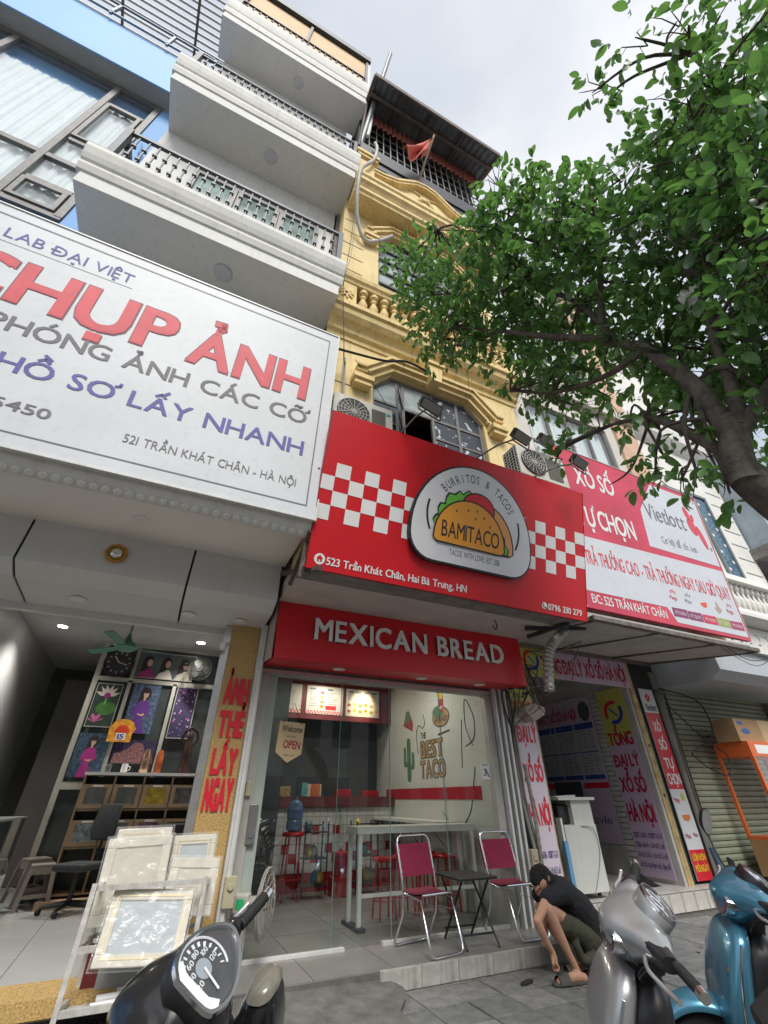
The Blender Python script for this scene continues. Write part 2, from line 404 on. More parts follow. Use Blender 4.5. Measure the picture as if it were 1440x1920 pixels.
# ---------------------------------------------------------------- shop floors
tile_m = [mat('floor_tile_%s' % n, c, .38, var=.12, scale=2.5, streak=0) for n, c in (('a', (.215, .208, .195)), ('b', (.2, .195, .182)))]
fl = structure('shop_floor', MB().box(.95, 4.9, 5.2, 10.4, -.02, .142), joint)
tm = []
for m_ in tile_m:
    me = MB().box(-.394, .394, -.394, .394, 0, .012).mesh('tile'); me.materials.append(m_); tm.append(me)
for i in range(5):
    for j in range(6):
        piece('tile', tm[(i*7+j*3) % 2], fl, T((1.35+.795*i, 5.6+.8*j, .142)))
riser_m = mat('riser_tile', (.40, .39, .35), .6, var=.3, scale=6, streak=.75, streakcol=(.12, .11, .09))
st = MB().box(2.38, 4.9, 5.165, 5.2, -.02, .154).build('step_riser', riser_m); st['kind'] = 'structure'
rme = MB().box(-.207, .207, -.012, 0, -.066, .078).mesh('tile'); rme.materials.append(riser_m)
for i in range(6): piece('tile', rme, st, T((2.6+.42*i, 5.165, .074)) @ RY(R.uniform(-.006, .006)))
# neighbour's floor to the left (raised, pale, glossy) with a gold board strip and black granite step
pale_tile = mat('pale_floor_tile', (.5, .5, .48), .16, var=.06, scale=1)
osb = mat('gold_board', (.50, .33, .12), .55, var=.6, scale=75, bump=.3, bscale=90)
granite = mat('black_granite', (.012, .012, .013), .18, var=.4, scale=60)
fl2 = structure('photo_shop_floor', MB().box(-4.2, .92, 5.56, 12.2, .0, .288), joint)
me = MB().box(-.397, .397, -.397, .397, 0, .012).mesh('tile'); me.materials.append(pale_tile)
for i in range(6):
    for j in range(8): piece('tile', me, fl2, T((.5-.8*i, 5.97+.8*j, .288)))
structure('gold_threshold', MB().box(-4.2, .55, 5.12, 5.555, .2, .302), osb)
structure('granite_step', MB().box(-4.2, .93, 5.1, 5.55, -.1, .198).box(-4.2, .93, 4.45, 5.12, -.1, .13), granite)
# ================================================================ white building (left)
wb = thing('white_building', 'white townhouse with three stacked balconies above the photo shop', 'building', (-1, 5, 0))
MB().box(-3.0, .98, 4.95, 12, 4.3, 26).build('wall', white_wall, wb)
MB().box(-4.2, .98, 12.0, 12.2, 0, 4.3).build('rear_wall', soffit, wb)
RX0 = -2.9
def balcony(X0, X1, zs, zt, z0r, z1r, step, flip):
    """slab with soffit at zs, moulded top zt; rail from z0r to z1r"""
    m = MB()
    m.box(X0, X1, 4.0, 4.949, zs, zt-.02).build('balcony_slab', white_wall, wb)
    h = zt-zs; b0 = zs+.3*h
    pr = [(4.0, b0), (3.97, b0+.02), (3.93, b0+.14*h), (3.93, b0+.2*h), (3.90, b0+.24*h), (3.86, b0+.34*h), (3.82, b0+.48*h), (3.82, b0+.58*h), (3.88, b0+.6*h), (3.88, zt), (4.0, zt)]
    mo = MB().extx(pr, X0-.06, X1+.05).build('moulding', stone_trim, wb)
    MB().box(X0-.06, X0, 4.0, 4.948, b0, zt).build('moulding', stone_trim, wb)
    lm = MB().lathe([(.135, -.03), (.15, -.015), (.15, 0)], seg=24).mesh('soffit_light')
    lt = piece('soffit_light', lm, wb, wmx(wb).inverted() @ T(((X0+X1)/2+.12, 4.45, zs)), mat('lamp_cover', (.52, .51, .54), .5, var=.05))
    rl = MB(); rl.box(X0+.08, X1-.03, 3.95, 4.01, z1r-.07, z1r); rl.box(X0+.08, X1-.03, 3.965, 4.0, z0r+.02, z0r+.07)
    rl.box(X0+.08, X0+.18, 3.93, 4.03, zt, z1r+.02).box(X1-.12, X1-.03, 3.93, 4.03, zt, z1r+.02)
    rl.box(X0+.05, X0+.14, 4.03, 4.9, z1r-.12, z1r)
    for k in range(4): rl.bar((X0+.1, 4.2+.18*k, zt), (X0+.1, 4.2+.18*k, z1r-.1), .02)
    rail = rl.build('railing', dark_metal, wb)
    n = int((X1-X0-.3)/step); H = z1r-z0r
    bm_ = MB().bar((0, 0, 0), (0, 0, H-.05), .022)
    for t in ((.3, .62) if flip else (.38, .58)): bm_.box(-.032, .032, -.03, .03, H*t-.03, H*t+.02)
    me = bm_.mesh('baluster')
    for i in range(n): piece('baluster', me, rail, T((X0+.25+step*(i+.3), 3.98, z0r)), dark_metal)
balcony(-2.92, 1.02, 8.72, 9.66, 9.66, 10.8, .155, True)
balcony(-2.98, 1.14, 13.95, 15.15, 15.15, 16.1, .165, False)
balcony(-3.2, 1.3, 20.2, 21.8, 21.8, 22.9, .2, True)
# balcony doors of the first balcony
for i, x in enumerate((-2.12, -1.2, -.28)):
    d = MB()
    for a, b, c, e_ in ((x, x+.1, 9.7, 12.75), (x+.8, x+.9, 9.7, 12.75), (x+.1, x+.8, 12.62, 12.75), (x+.1, x+.8, 10.5, 10.6)): d.box(a, b, 4.88, 4.948, c, e_)
    f = d.build('door', grey_frame, wb)
    MB().box(x+.1, x+.8, 4.925, 4.935, 9.7, 12.62).build('pane', mat('door_glass', (.25, .33, .31), .08, var=.5, scale=2, spec=.8), f)
    cm = MB().grid(lambda u, v: (x+.15+.6*u, 4.915+.006*math.sin(u*40), 9.7+1.9*v), 40, 2).build('curtain', curtain, f)
# roof parapet with orange panels
MB().box(-3.2, 1.32, 4.2, 4.94, 22.0, 26.2).build('parapet_panel', mat('orange_panel', (.62, .42, .22), .7, var=.12, scale=2), wb)
pp = MB().box(-3.3, 1.4, 4.05, 4.2, 26.2, 26.75)
for x in (-3.2, -1.05, 1.22): pp.box(x, x+.09, 4.12, 4.2, 21.9, 26.3)
pp.build('parapet_frame', dark_metal, wb)
MB().box(1.32, 1.42, 4.15, 4.9, 21.9, 26.9).build('parapet_post', stone_trim, wb)
# ground floor canopy, cladding and pillar
acp = mat('cladding_panel', (.60, .60, .585), .4, .0, var=.04, scale=1, streak=.1)
gap = mat('panel_gap', (.01, .01, .01), .9, var=0)
prof = [(5.085, 4.0), (5.07, 3.52), (5.30, 3.42), (5.98, 3.38)]
MB().extx([(5.12, 4.0), (5.1, 3.54), (5.32, 3.45), (6.0, 3.41), (6.0, 4.0)], -4.2, .94).build('cladding_core', gap, wb)
xs = (-4.2, -3.36, -1.75, -.12, .94)
for a, b in zip(xs, xs[1:]):
    pr = prof+[(5.98, 3.40), (5.315, 3.44), (5.095, 3.535), (5.105, 4.0)]
    MB().extx(pr, a+.012, b-.012).build('cladding_panel', acp, wb)
MB().box(-4.2, .92, 5.98, 6.06, 3.3, 4.2).build('head_beam', acp, wb)
for x, y in ((-.02, 5.64), (.6, 5.64), (-1.2, 5.64), (-2.2, 5.64)):
    piece('downlight', bpy.data.meshes.get('downlight') or MB().lathe([(.075, -.012), (.085, -.004), (.085, 0)], seg=20).mesh('downlight'), wb, wmx(wb).inverted() @ T((x, y, 3.395)), mat('lamp_off', (.75, .72, .72), .4, var=0))
MB().box(-8, .97, 4.12, 5.1, 4.0, 4.35).build('porch_soffit', soffit, wb)
piece('downlight', bpy.data.meshes['downlight'], wb, wmx(wb).inverted() @ T((-.72, 4.62, 3.998)) @ S(1.1))
# crown moulding with little scallops under the big sign
cm = MB().extx([(4.12, 4.0), (4.12, 3.93), (4.08, 3.9), (4.02, 3.96), (3.98, 4.02), (3.98, 4.3), (4.12, 4.3)], -8, .99)
mo = cm.build('crown_moulding', stone_trim, wb)
sm = MB().lathe([(.0, .008), (.03, .007), (.04, 0), (.03, -.006), (0, -.008)], seg=10).mesh('scallop')
for i in range(34): piece('scallop', sm, mo, T((.9-.1*i, 4.045, 3.925)) @ RX(-.8), stone_trim)
MB().box(.55, .90, 5.8, 5.99, .1, 3.4).build('gold_pillar', osb, wb)
MB().box(.46, .548, 5.84, 5.9, .3, 3.38).build('door_jamb', alu, wb)
MB().box(.902, .985, 5.7, 5.78, .13, 3.4).box(.93, .965, 5.66, 5.699, .13, 3.4).build('shutter_guide', white_alu, wb)
pil = facing((0, 5.797, 0))
pillar = [o for o in wb.children if o.name.startswith('gold_pillar')][0]
for body, a, b, y, cp in (('ẢNH', .6, .87, 2.45, .27), ('THẺ', .6, .87, 2.1, .25), ('LẤY', .6, .86, 1.73, .23), ('NGAY', .585, .87, 1.40, .27)):
    write(body, a, b, y, cp, print_red, pillar, z=.004, bold=.10, depth=.008, track=.2, M=pil, world=True)

ba = thing('octagonal_mirror', 'small octagonal gold framed convex mirror on the pale cladding of the photo shop', 'mirror', M=facing((-.9, 5.07, 3.76)) @ S(1.15))
MB().prism(ell(0, 0, .10, .10, 8), 0, .02).build('frame', mat('bagua_orange', (.55, .24, .05), .45, .3), ba, world=False); MB().prism(ell(0, 0, .075, .075, 8), .02, .024).build('inner_ring', mat('bagua_gold', (.25, .19, .03), .4, .5, var=.6, scale=60), ba, world=False)
MB().lathe([(.05, .024), (.04, .036), (.02, .043), (0, .045)], seg=20).build('mirror_glass', mat('mirror2', (.8, .8, .8), .04, 1, var=0), ba, world=False, smooth=60)
# ================================================================ light blue building, far left
bb = thing('blue_building', 'light blue building with a wide curtained window wall, set back at the far left', 'building', (-6, 6.5, 0))
MB().box(-10.5, -3.0, 6.62, 12, 0, 21).build('wall', blue_wall, bb)
MB().box(-4.28, -3.0, 6.4, 6.62, 4, 21).box(-10.5, -4.28, 6.45, 6.62, 4, 11.4).build('pillar', blue_wall, bb)
MB().box(-11, -3.0, 5.92, 6.62, 18.72, 19.2).build('eaves_soffit', mat('eaves_grey', (.33, .33, .32), .85, var=.06), bb)
MB().box(-11, -3.0, 5.88, 5.92, 18.7, 21.6).build('roof_fascia', mat('blue_fascia', (.20, .42, .75), .6, var=.05, scale=.5), bb)
MB().tube([(-3.35, 6.36, 15.2), (-3.7, 6.34, 15.1), (-4.0, 6.34, 15.4), (-4.1, 6.36, 16.0)], .03, 6).build('drain_pipe', blue_wall, bb)
wf = MB()
for x in (-10.2, -7.83, -5.42, -4.36): wf.box(x-.07, x+.07, 6.36, 6.5, 11.4, 18.71)
for z in (11.4, 13.55, 18.62): wf.box(-10.2, -4.3, 6.37, 6.49, z-.08, z+.08)
win = wf.build('window', grey_frame, bb)
for a, b, c, d in ((-5.3, -4.46, 17.3, 17.45), (-5.3, -4.46, 14.6, 14.75), (-5.3, -4.46, 12.35, 12.5)): MB().box(a, b, 6.38, 6.48, c, d).build('transom', grey_frame, win)
for a, b, c, d in ((-5.3, -4.46, 14.78, 17.27), (-5.3, -4.46, 11.5, 12.3)):
    s_ = MB().box(a, a+.09, 6.33, 6.4, c, d).box(b-.09, b, 6.33, 6.4, c, d).box(a+.09, b-.09, 6.33, 6.4, c, c+.09).box(a+.09, b-.09, 6.33, 6.4, d-.09, d).build('sash', grey_frame, win)
gp = glassmat('tinted_glass', (.95, .97, .97))
for a, b in ((-10.13, -7.9), (-7.76, -5.49), (-5.35, -4.43)):
    for c, d in ((11.48, 13.47), (13.63, 18.54)): MB().box(a, b, 6.42, 6.43, c, d).build('pane', gp, win)
MB().grid(lambda u, v: (-10.2+5.9*u, 6.54+.022*math.sin(u*150+2*math.sin(u*23))+.008*math.sin(u*411), 11.4+6.2*v), 400, 2).build('curtain', mat('curtain_white', (.85, .87, .88), .9, var=.05), bb)
rl = MB()
for z in (21.7, 22.7): rl.box(-11, -3.0, 5.7, 5.76, z, z+.06)
for x in (-9.8, -8.2, -6.6, -5.0, -3.7): rl.box(x, x+.07, 5.7, 5.77, 21.6, 22.76)
rl.build('roof_railing', mat('rail_grey', (.2, .25, .29), .5, .3), bb)
MB().box(-11, -3, 7.0, 7.1, 21, 24.8).build('penthouse_wall', dark_metal, bb)
aw = MB(); 
for x in (-10, -7.5, -5, -3.2): aw.bar((x, 5.0, 26.2), (x, 9, 25.2), .08)
awn = aw.build('awning_frame', old_steel, bb)
sl = MB().box(-4.2, 4.2, -.035, .035, -.02, .02).mesh('slat')
for i in range(24): piece('slat', sl, awn, T((-7.2, 4.6+.19*i, 26.3-.045*i)), white_alu)
MB().box(-11, -3.0, 8.9, 9.0, 24.8, 29).build('back_wall', mat('stained_wall', (.5, .48, .43), .9, var=.45, scale=6, streak=.8), bb)
# ================================================================ yellow building
yb = thing('yellow_building', 'yellow ochre stucco house with balusters, pediment and arched windows above the red taco sign', 'building', (3, 5, 0))
# wall panels round the window openings
wz = MB()
def wall_with(m, X0, X1, Z0, Z1, a, b, c, d, y0=4.5, y1=4.9):
    m.box(X0, a, y0, y1, Z0, Z1).box(b, X1, y0, y1, Z0, Z1).box(a, b, y0, y1, d, Z1)
    if c > Z0: m.box(a, b, y0, y1, Z0, c)
wall_with(wz, 1.02, 5.12, 3.62, 8.5, 1.92, 4.22, 5.2, 7.82)
wall_with(wz, 1.1, 5.12, 8.5, 16.4, 2.0, 4.22, 10.35, 12.95)
for x0, z0, sx in ((1.92, 7.82, 1), (4.22, 7.82, -1), (2.0, 12.95, 1), (4.22, 12.95, -1)):
    vs = [(x0, z0), (x0+.36*sx, z0), (x0, z0-.42)]
    wz.prism(vs, -4.9, -4.5, RX(math.pi/2))
wz.build('wall', yellow, yb)
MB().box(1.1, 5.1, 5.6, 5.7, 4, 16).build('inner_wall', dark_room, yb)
MB().box(1.02, 5.12, 4.9, 5.6, 8.0, 8.4).box(1.02, 1.12, 4.9, 5.6, 3.7, 16).box(5.02, 5.12, 4.9, 5.6, 3.7, 16).build('floor_slab', concrete, yb)
def yc(prof, X0, X1, n='cornice'): return MB().extx(prof, X0, X1).build(n, yellow_trim, yb)
yc([(4.5, 8.3), (4.47, 8.3), (4.46, 8.4), (4.40, 8.43), (4.38, 8.52), (4.33, 8.58), (4.27, 8.6), (4.20, 8.68), (4.18, 8.76), (4.18, 8.80), (4.13, 8.82), (4.13, 8.93), (4.5, 8.93)], 1.0, 5.2)
yc([(4.5, 9.72), (4.22, 9.72), (4.2, 9.78), (4.16, 9.82), (4.14, 9.92), (4.2, 9.98), (4.24, 10.08), (4.5, 10.12)], 1.0, 5.2, 'balustrade_rail')
MB().box(1.02, 1.44, 4.24, 4.5, 8.93, 9.72).box(4.86, 5.16, 4.24, 4.5, 8.93, 9.72).each('pier', yellow_trim, yb)
pm = facing((1.23, 4.237, 9.32))
am = MB()
for a in (0, 45, 90, 135): am.box(-.15, .15, -.018, .018, 0, .03, pm @ RZ(rad(a+10)))
am.build('plaster_motif', yellow_trim, yb)
bl = MB().lathe([(.085, 0), (.085, .06), (.045, .09), (.04, .13), (.06, .2), (.088, .3), (.092, .38), (.06, .48), (.038, .55), (.06, .58), (.062, .62), (.04, .65), (.095, .70), (.1, .79)], seg=12).mesh('baluster')
smooth_by_angle(bl, 40)
for i in range(15): piece('baluster', bl, yb, wmx(yb).inverted() @ T((1.6+.225*i, 4.33, 8.93)), yellow_trim)
# window surrounds
def hood(x0, x1, zt, ch, z0, kst=True):
    pts = [(x0-.32, z0), (x0-.02, z0), (x0-.02, zt-ch), (x0+ch, zt+.02), (x1-ch, zt+.02), (x1+.02, zt-ch), (x1+.02, z0), (x1+.32, z0)]
    m = MB()
    for wd, dp, off in ((.10, .09, .06), (.09, .16, .15), (.05, .2, .215)):
        q = [(x0-.36, z0+off), (x0-.02-off, z0+off), (x0-.02-off, zt-ch+off*.4), (x0+ch-off*.4, zt+.02+off), (x1-ch+off*.4, zt+.02+off), (x1+.02+off, zt-ch+off*.4), (x1+.02+off, z0+off), (x1+.36, z0+off)]
        for k, ((a, b), (c, d)) in enumerate(zip(q, q[1:])): m.bar((a, 4.5-dp/2-.001*k, b), (c, 4.5-dp/2-.001*k, d), wd, dp, upv=(0, 1, 0))
    for xa, xb in ((x0-.42, x0-.06), (x1+.06, x1+.42)): m.box(xa, xb, 4.3, 4.5, z0-.12, z0-.02).box(xa+.03, xb-.03, 4.34, 4.5, z0-.22, z0-.12)
    if kst:
        xc = (x0+x1)/2; m.prism([(xc-.1, zt-.02), (xc+.1, zt-.02), (xc+.15, zt+.4), (xc-.15, zt+.4)], -4.5, -4.24, RX(math.pi/2)); m.box(xc-.19, xc+.19, 4.2, 4.5, zt+.4, zt+.47)
    return m.build('window_surround', yellow_trim, yb)
hood(1.92, 4.22, 7.82, .36, 7.35); hood(2.0, 4.22, 12.95, .36, 12.4)
# grooves in the plaster
gm = mat('plaster_groove', (.16, .11, .05), .9, var=.3)
for z in (5.4, 6.0, 6.6, 7.15, 10.7, 11.25, 11.8, 12.35, 12.9): MB().box(1.12, 1.62, 4.494, 4.506, z, z+.022).build('groove', gm, yb)
for z in (5.4, 6.0, 6.6, 7.15): MB().box(4.7, 5.1, 4.494, 4.506, z, z+.022).build('groove', gm, yb)
# lower window: steel frame, dark panes, two casements, one swung open
wf = MB(); Y = 4.56
for x in (1.94, 2.52, 3.12, 3.66, 4.17): wf.box(x-.03, x+.03, Y, Y+.05, 5.2, 7.8)
wf.box(1.92, 4.22, Y+.004, Y+.046, 7.12, 7.18).box(1.92, 4.22, Y+.004, Y+.046, 7.76, 7.8)
wf.bar((1.94, Y+.02, 7.4), (2.3, Y+.02, 7.79), .05).bar((4.2, Y+.02, 7.4), (3.84, Y+.02, 7.79), .05)
win = wf.build('window', grey_frame, yb)
for a, b in ((3.15, 3.63), (3.69, 4.14), (1.97, 2.49)):
    for z in (5.7, 6.2, 6.68): MB().box(a, b, Y+.005, Y+.045, z, z+.04).build('glazing_bar', grey_frame, win)
pm_ = mat('peeling_glass', (.045, .05, .06), .12, var=.6, scale=5, spec=.7)
flake = mat('flaked_pane', (.06, .065, .075), .3, var=0)
t = flake.node_tree; n = t.nodes.new('ShaderNodeTexNoise'); n.inputs['Scale'].default_value = 7; n.inputs['Detail'].default_value = 4
r = t.nodes.new('ShaderNodeValToRGB'); r.color_ramp.interpolation = 'CONSTANT'; r.color_ramp.elements[0].color = (.045, .05, .06, 1); r.color_ramp.elements[1].position = .62; r.color_ramp.elements[1].color = (.5, .55, .6, 1)
tc_ = t.nodes.new('ShaderNodeTexCoord'); t.links.new(tc_.outputs['Object'], n.inputs[0]); t.links.new(n.outputs[0], r.inputs[0]); t.links.new(r.outputs[0], t.nodes['Principled BSDF'].inputs['Base Color'])
for a, b in ((3.15, 3.63), (3.69, 4.14)):
    for c, d in ((5.2, 5.7), (5.74, 6.2), (6.24, 6.68), (6.72, 7.12), (7.18, 7.76)): MB().box(a, b, Y+.02, Y+.03, c, d).build('pane', flake, win)
for a, b, c, d in ((1.97, 2.49, 5.2, 7.12), (1.97, 2.49, 7.18, 7.76), (2.55, 3.09, 7.18, 7.76)): MB().box(a, b, Y+.02, Y+.03, c, d).build('pane', glass_pale if c > 7 else pm_, win)
cs = MB(); cm_ = T((2.5, 4.54, 0)) @ RZ(rad(-128))
for a, b, c, d in ((0, .045, 5.4, 7.1), (.52, .565, 5.4, 7.1), (0, .565, 5.4, 5.45), (0, .565, 7.05, 7.1), (0, .565, 5.95, 5.99), (0, .565, 6.5, 6.54)): cs.box(a, b, -.02, .02, c, d, cm_)
cf = cs.build('casement', grey_frame, win)
MB().box(.045, .52, -.004, .004, 5.45, 7.05, cm_).build('pane', flake, win)
# upper window with jalousie panes
wf = MB()
for x in (2.02, 2.58, 3.14, 3.68, 4.19): wf.box(x-.035, x+.035, Y, Y+.05, 10.35, 12.93)
for z in (10.38, 10.9, 11.42, 11.95, 12.45, 12.9): wf.box(2, 4.22, Y-.02, Y+.03, z-.035, z+.035)
win = wf.build('window', dark_metal, yb)
for a, b in ((2.06, 2.54), (2.62, 3.10), (3.18, 3.64), (3.72, 4.15)):
    for z in (10.42, 10.94, 11.46, 11.98, 12.49): MB().box(a, b, Y+.03, Y+.04, z, z+.45).build('pane', glass_pale, win)
# upper cornice and pediment
yc([(4.5, 13.42), (4.05, 13.42), (4.03, 13.5), (3.98, 13.54), (3.98, 13.66), (3.93, 13.74), (3.87, 13.8), (3.87, 13.95), (3.83, 14.0), (3.83, 14.12), (3.95, 14.16), (3.97, 14.3), (4.5, 14.3)], 1.16, 5.25)
MB().box(1.18, 1.62, 3.95, 4.5, 14.3, 15.3).build('pier', yellow_trim, yb)
MB().box(1.14, 1.68, 3.88, 4.5, 15.3, 15.42).box(1.1, 1.72, 3.84, 4.5, 15.42, 15.55).build('pier_cap', yellow_trim, yb)
top = [(1.62, 14.95), (1.9, 14.98), (2.3, 15.15), (2.6, 15.45), (2.9, 15.75), (3.2, 15.83), (3.5, 15.75), (3.8, 15.45), (4.1, 15.15), (4.5, 14.98), (4.9, 14.95)]
MB().prism([(1.62, 14.3), (4.9, 14.3)]+list(reversed(top)), -4.4, -4.1, RX(math.pi/2)).build('pediment', yellow, yb)
pe = MB()
for o_, dp in ((0, .16), (-.1, .1)):
    for (a, b), (c, d) in zip(top, top[1:]): pe.bar((a, 4.04, b+o_), (c, 4.04, d+o_), .09, dp+.08, upv=(0, 1, 0))
for s_ in (-1, 1):
    pe.tube([(3.2+s_*r_*math.cos(t_), 4.08, 14.95+r_*math.sin(t_)) for r_, t_ in ((.12, -1), (.2, 0), (.26, 1), (.4, 1.3), (.62, .95), (.8, .5), (1.0, .15), (1.15, -.15))], .035, 6)
pe.tube([(3.2+.26*math.cos(t_/6), 4.08, 14.9+.26*math.sin(t_/6)) for t_ in range(0, 38)], .03, 6)
pe.build('pediment_scrollwork', yellow_trim, yb)
# roof terrace: dark slab, cage, corrugated fringe, metal roof
MB().box(1.25, 5.6, 4.15, 6.5, 15.9, 16.5).box(1.25, 5.6, 4.1, 4.15, 16.25, 17.0).build('terrace_slab', dark_metal, yb)
cg = MB()
for z in (17.0, 17.7, 18.35, 19.0, 19.6, 20.2): cg.box(1.3, 5.9, 4.39, 4.42, z, z+.035)
cage = cg.build('cage_rail', old_steel, yb)
me = MB().box(-.014, .014, -.014, .014, 0, 4.2).mesh('cage_bar')
for i in range(19): piece('cage_bar', me, cage, T((1.35+.245*i, 4.38, 16.9)), mat('galvanised_bar', (.28, .27, .27), .5, .4, var=.2))
MB().box(1.25, 5.9, 4.75, 4.85, 16.5, 21.2).box(1.25, 1.3, 4.45, 6.5, 16.5, 21.2).build('terrace_screen', mat('dark_screen', (.035, .04, .04), .8, var=.4, scale=5), yb)
MB().grid(lambda u, v: (1.3+4.6*u, 4.30+.03*math.sin(u*2*math.pi*26), 21.1-1.15*v-.05*abs(math.sin(u*math.pi*13))*(v > .5)), 157, 2).build('corrugated_fringe', mat('faded_red_sheet', (.48, .15, .12), .7, var=.3, scale=4, streak=.4, streakcol=(.45, .4, .36)), yb)
rs = mat('roof_sheet', (.13, .15, .165), .6, .2, var=.4, scale=2, streak=.5, streakcol=(.2, .12, .09))
rm_ = MB().grid(lambda u, v: (1.36+4.72*u, 3.3+2.6*v, 20.3+.85*v*1.6+.02*math.sin(u*2*math.pi*22)), 133, 2)
roof = rm_.build('roof', rs, yb)
rf = MB().box(1.3, 6.1, 3.24, 3.3, 20.1, 20.42).bar((1.33, 3.3, 20.3), (1.33, 5.9, 21.6), .12).bar((6.08, 3.3, 20.3), (6.08, 5.9, 21.6), .12)
for y, z in ((3.75, 20.4), (4.6, 20.85)): rf.bar((1.36, y, z), (6.06, y, z), .1)
for x in (2.3, 3.4, 4.6): rf.bar((x, 3.3, 20.2), (x, 5.9, 21.5), .07)
rf.build('roof_frame', mat('rusty_frame', (.12, .095, .085), .75, .2, var=.4, scale=9), yb)
# canopy slab over the shopfront, dirty edge, soffit
MB().box(.985, 5.0, 4.5, 5.98, 3.605, 3.8).build('canopy_slab', mat('canopy_soffit', (.50, .45, .41), .85, var=.13, scale=2.2, bump=.3, streak=0), yb)
MB().box(.985, 5.08, 4.16, 4.498, 3.6, 3.78).build('canopy_edge', concrete, yb)
MB().box(.99, 4.95, 5.9, 6.06, 2.92, 3.6).build('lintel', concrete, yb)
# ================================================================ lottery building (behind the tree)
lb = thing('lottery_building', 'pale four storey house with tall curtained windows behind the tree, over the lottery shop', 'building', (7, 5, 0))
pale = mat('pale_plaster', (.60, .57, .52), .85, var=.1, scale=1.5, streak=.3)
peach = mat('peach_plaster', (.62, .42, .30), .85, var=.22, scale=2, streak=.4)
lw = MB(); wall_with(lw, 5.14, 8.5, 3.9, 9.6, 5.6, 8.2, 5.2, 9.0, 4.62, 4.9); wall_with(lw, 5.14, 8.5, 9.6, 15.5, 5.6, 8.2, 10.4, 14.0, 4.62, 4.9)
lw.build('wall', pale, lb)
MB().box(8.5, 9.28, 4.55, 4.9, 3.9, 15.5).build('pilaster', peach, lb)
MB().box(5.14, 9.3, 4.45, 4.62, 9.5, 9.75).box(5.14, 9.3, 4.3, 4.62, 15.2, 15.6).each('cornice', pale, lb)
for z0, z1 in ((5.2, 9.0), (10.4, 14.0)):
    f = MB()
    for x in (5.63, 6.27, 6.9, 7.53, 8.16): f.box(x-.035, x+.035, 4.66, 4.72, z0, z1)
    for z in (z0+.03, z0+(z1-z0)*.68, z1-.03): f.box(5.6, 8.2, 4.665, 4.715, z-.03, z+.03)
    fr = f.build('window', grey_frame, lb)
    for a, b in ((5.67, 6.23), (6.31, 6.86), (6.94, 7.49), (7.57, 8.12)): MB().box(a, b, 4.69, 4.70, z0+.06, z1-.06).build('pane', gp, fr)
    MB().grid(lambda u, v: (5.6+2.6*u, 4.8+.03*math.sin(u*90), z0+(z1-z0)*v), 200, 2).build('curtain', curtain, lb)
MB().box(5.14, 9.3, 4.9, 8, 15.3, 15.6).box(5.14, 9.3, 5.4, 5.5, 3.9, 15.3).each('floor_slab', pale, lb)
cs_ = mat('canopy_sheet', (.44, .42, .39), .8, var=.16, scale=2, streak=.0)
MB().extx([(4.16, 3.62), (4.16, 3.74), (6.4, 3.99), (6.4, 3.92), (4.3, 3.62)], 5.2, 9.15).build('canopy', cs_, lb)
cf = MB().box(5.2, 9.18, 4.06, 4.15, 3.6, 3.66).bar((5.2, 6.1, 3.86), (9.1, 6.1, 3.86), .09)
for x in (5.25, 6.6, 8.0, 9.1): cf.bar((x, 4.12, 3.60), (x, 6.3, 3.88), .035)
cf.build('canopy_frame', old_steel, lb)
for y in (4.7, 5.3): MB().box(5.2, 9.15, y, y+.012, 3.66+(y-4.3)*.135-.012, 3.66+(y-4.3)*.135-.004).build('sheet_seam', mat('seam', (.1, .09, .08), .9), lb)
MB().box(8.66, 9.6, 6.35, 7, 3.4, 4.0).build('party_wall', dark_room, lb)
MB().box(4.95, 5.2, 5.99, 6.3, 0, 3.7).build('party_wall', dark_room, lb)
MB().box(8.63, 9.42, 6.47, 6.5, .2, 3.95).build('leak_filler', dark_room, lb)  # added dark filler behind the jamb gap, closes a light leak
# shop interior
ltile = mat('worn_white_tile', (.52, .5, .46), .45, var=.2, scale=4, streak=.6, streakcol=(.2, .18, .15))
lf = structure('lottery_shop_floor', MB().box(4.95, 9.3, 6.12, 10, -.02, .245), joint)
me = MB().box(-.295, .295, -.16, .16, 0, .01).mesh('tile'); me.materials.append(ltile)
for i in range(7):
    for j in range(6): piece('tile', me, lf, T((5.3+.6*i, 6.29+.33*j, .245)))
me = MB().box(-.145, .145, -.012, 0, -.105, .115).mesh('tile'); me.materials.append(ltile)
lr = structure('lottery_step_riser', MB().box(4.95, 9.3, 6.1, 6.12, -.02, .247), joint)
for i in range(14):
    if i not in (6,): piece('tile', me, lr, T((5.15+.3*i, 6.1, .125)) @ RY(R.uniform(-.01, .01)))
MB().box(9.3, 16, 6.1, 6.7, -.1, .2).build('shutter_step', concrete)['kind'] = 'structure'
wst = mat('whitewash', (.5, .49, .46), .8, var=.15, scale=3, streak=.3)
MB().box(8.52, 8.62, 6.36, 10, .25, 3.95).build('side_wall', wst, lb)
MB().box(5.0, 8.52, 9.9, 10, .25, 3.9).box(5.0, 8.52, 6.5, 10, 3.84, 3.9).box(5.0, 5.1, 6.4, 10, .25, 3.9).each('back_wall', wst, lb)
brick_side = MB().box(-.03, .03, -.1, .1, -.035, .035).mesh('brick'); 
bw = [o for o in lb.children if o.name.startswith('side_wall')][0]
for j in range(34): piece('brick', brick_side, bw, T((8.50, 7.22+.02*(j % 2), .45+.085*j)) @ RX(R.uniform(-.03, .03)), wst)
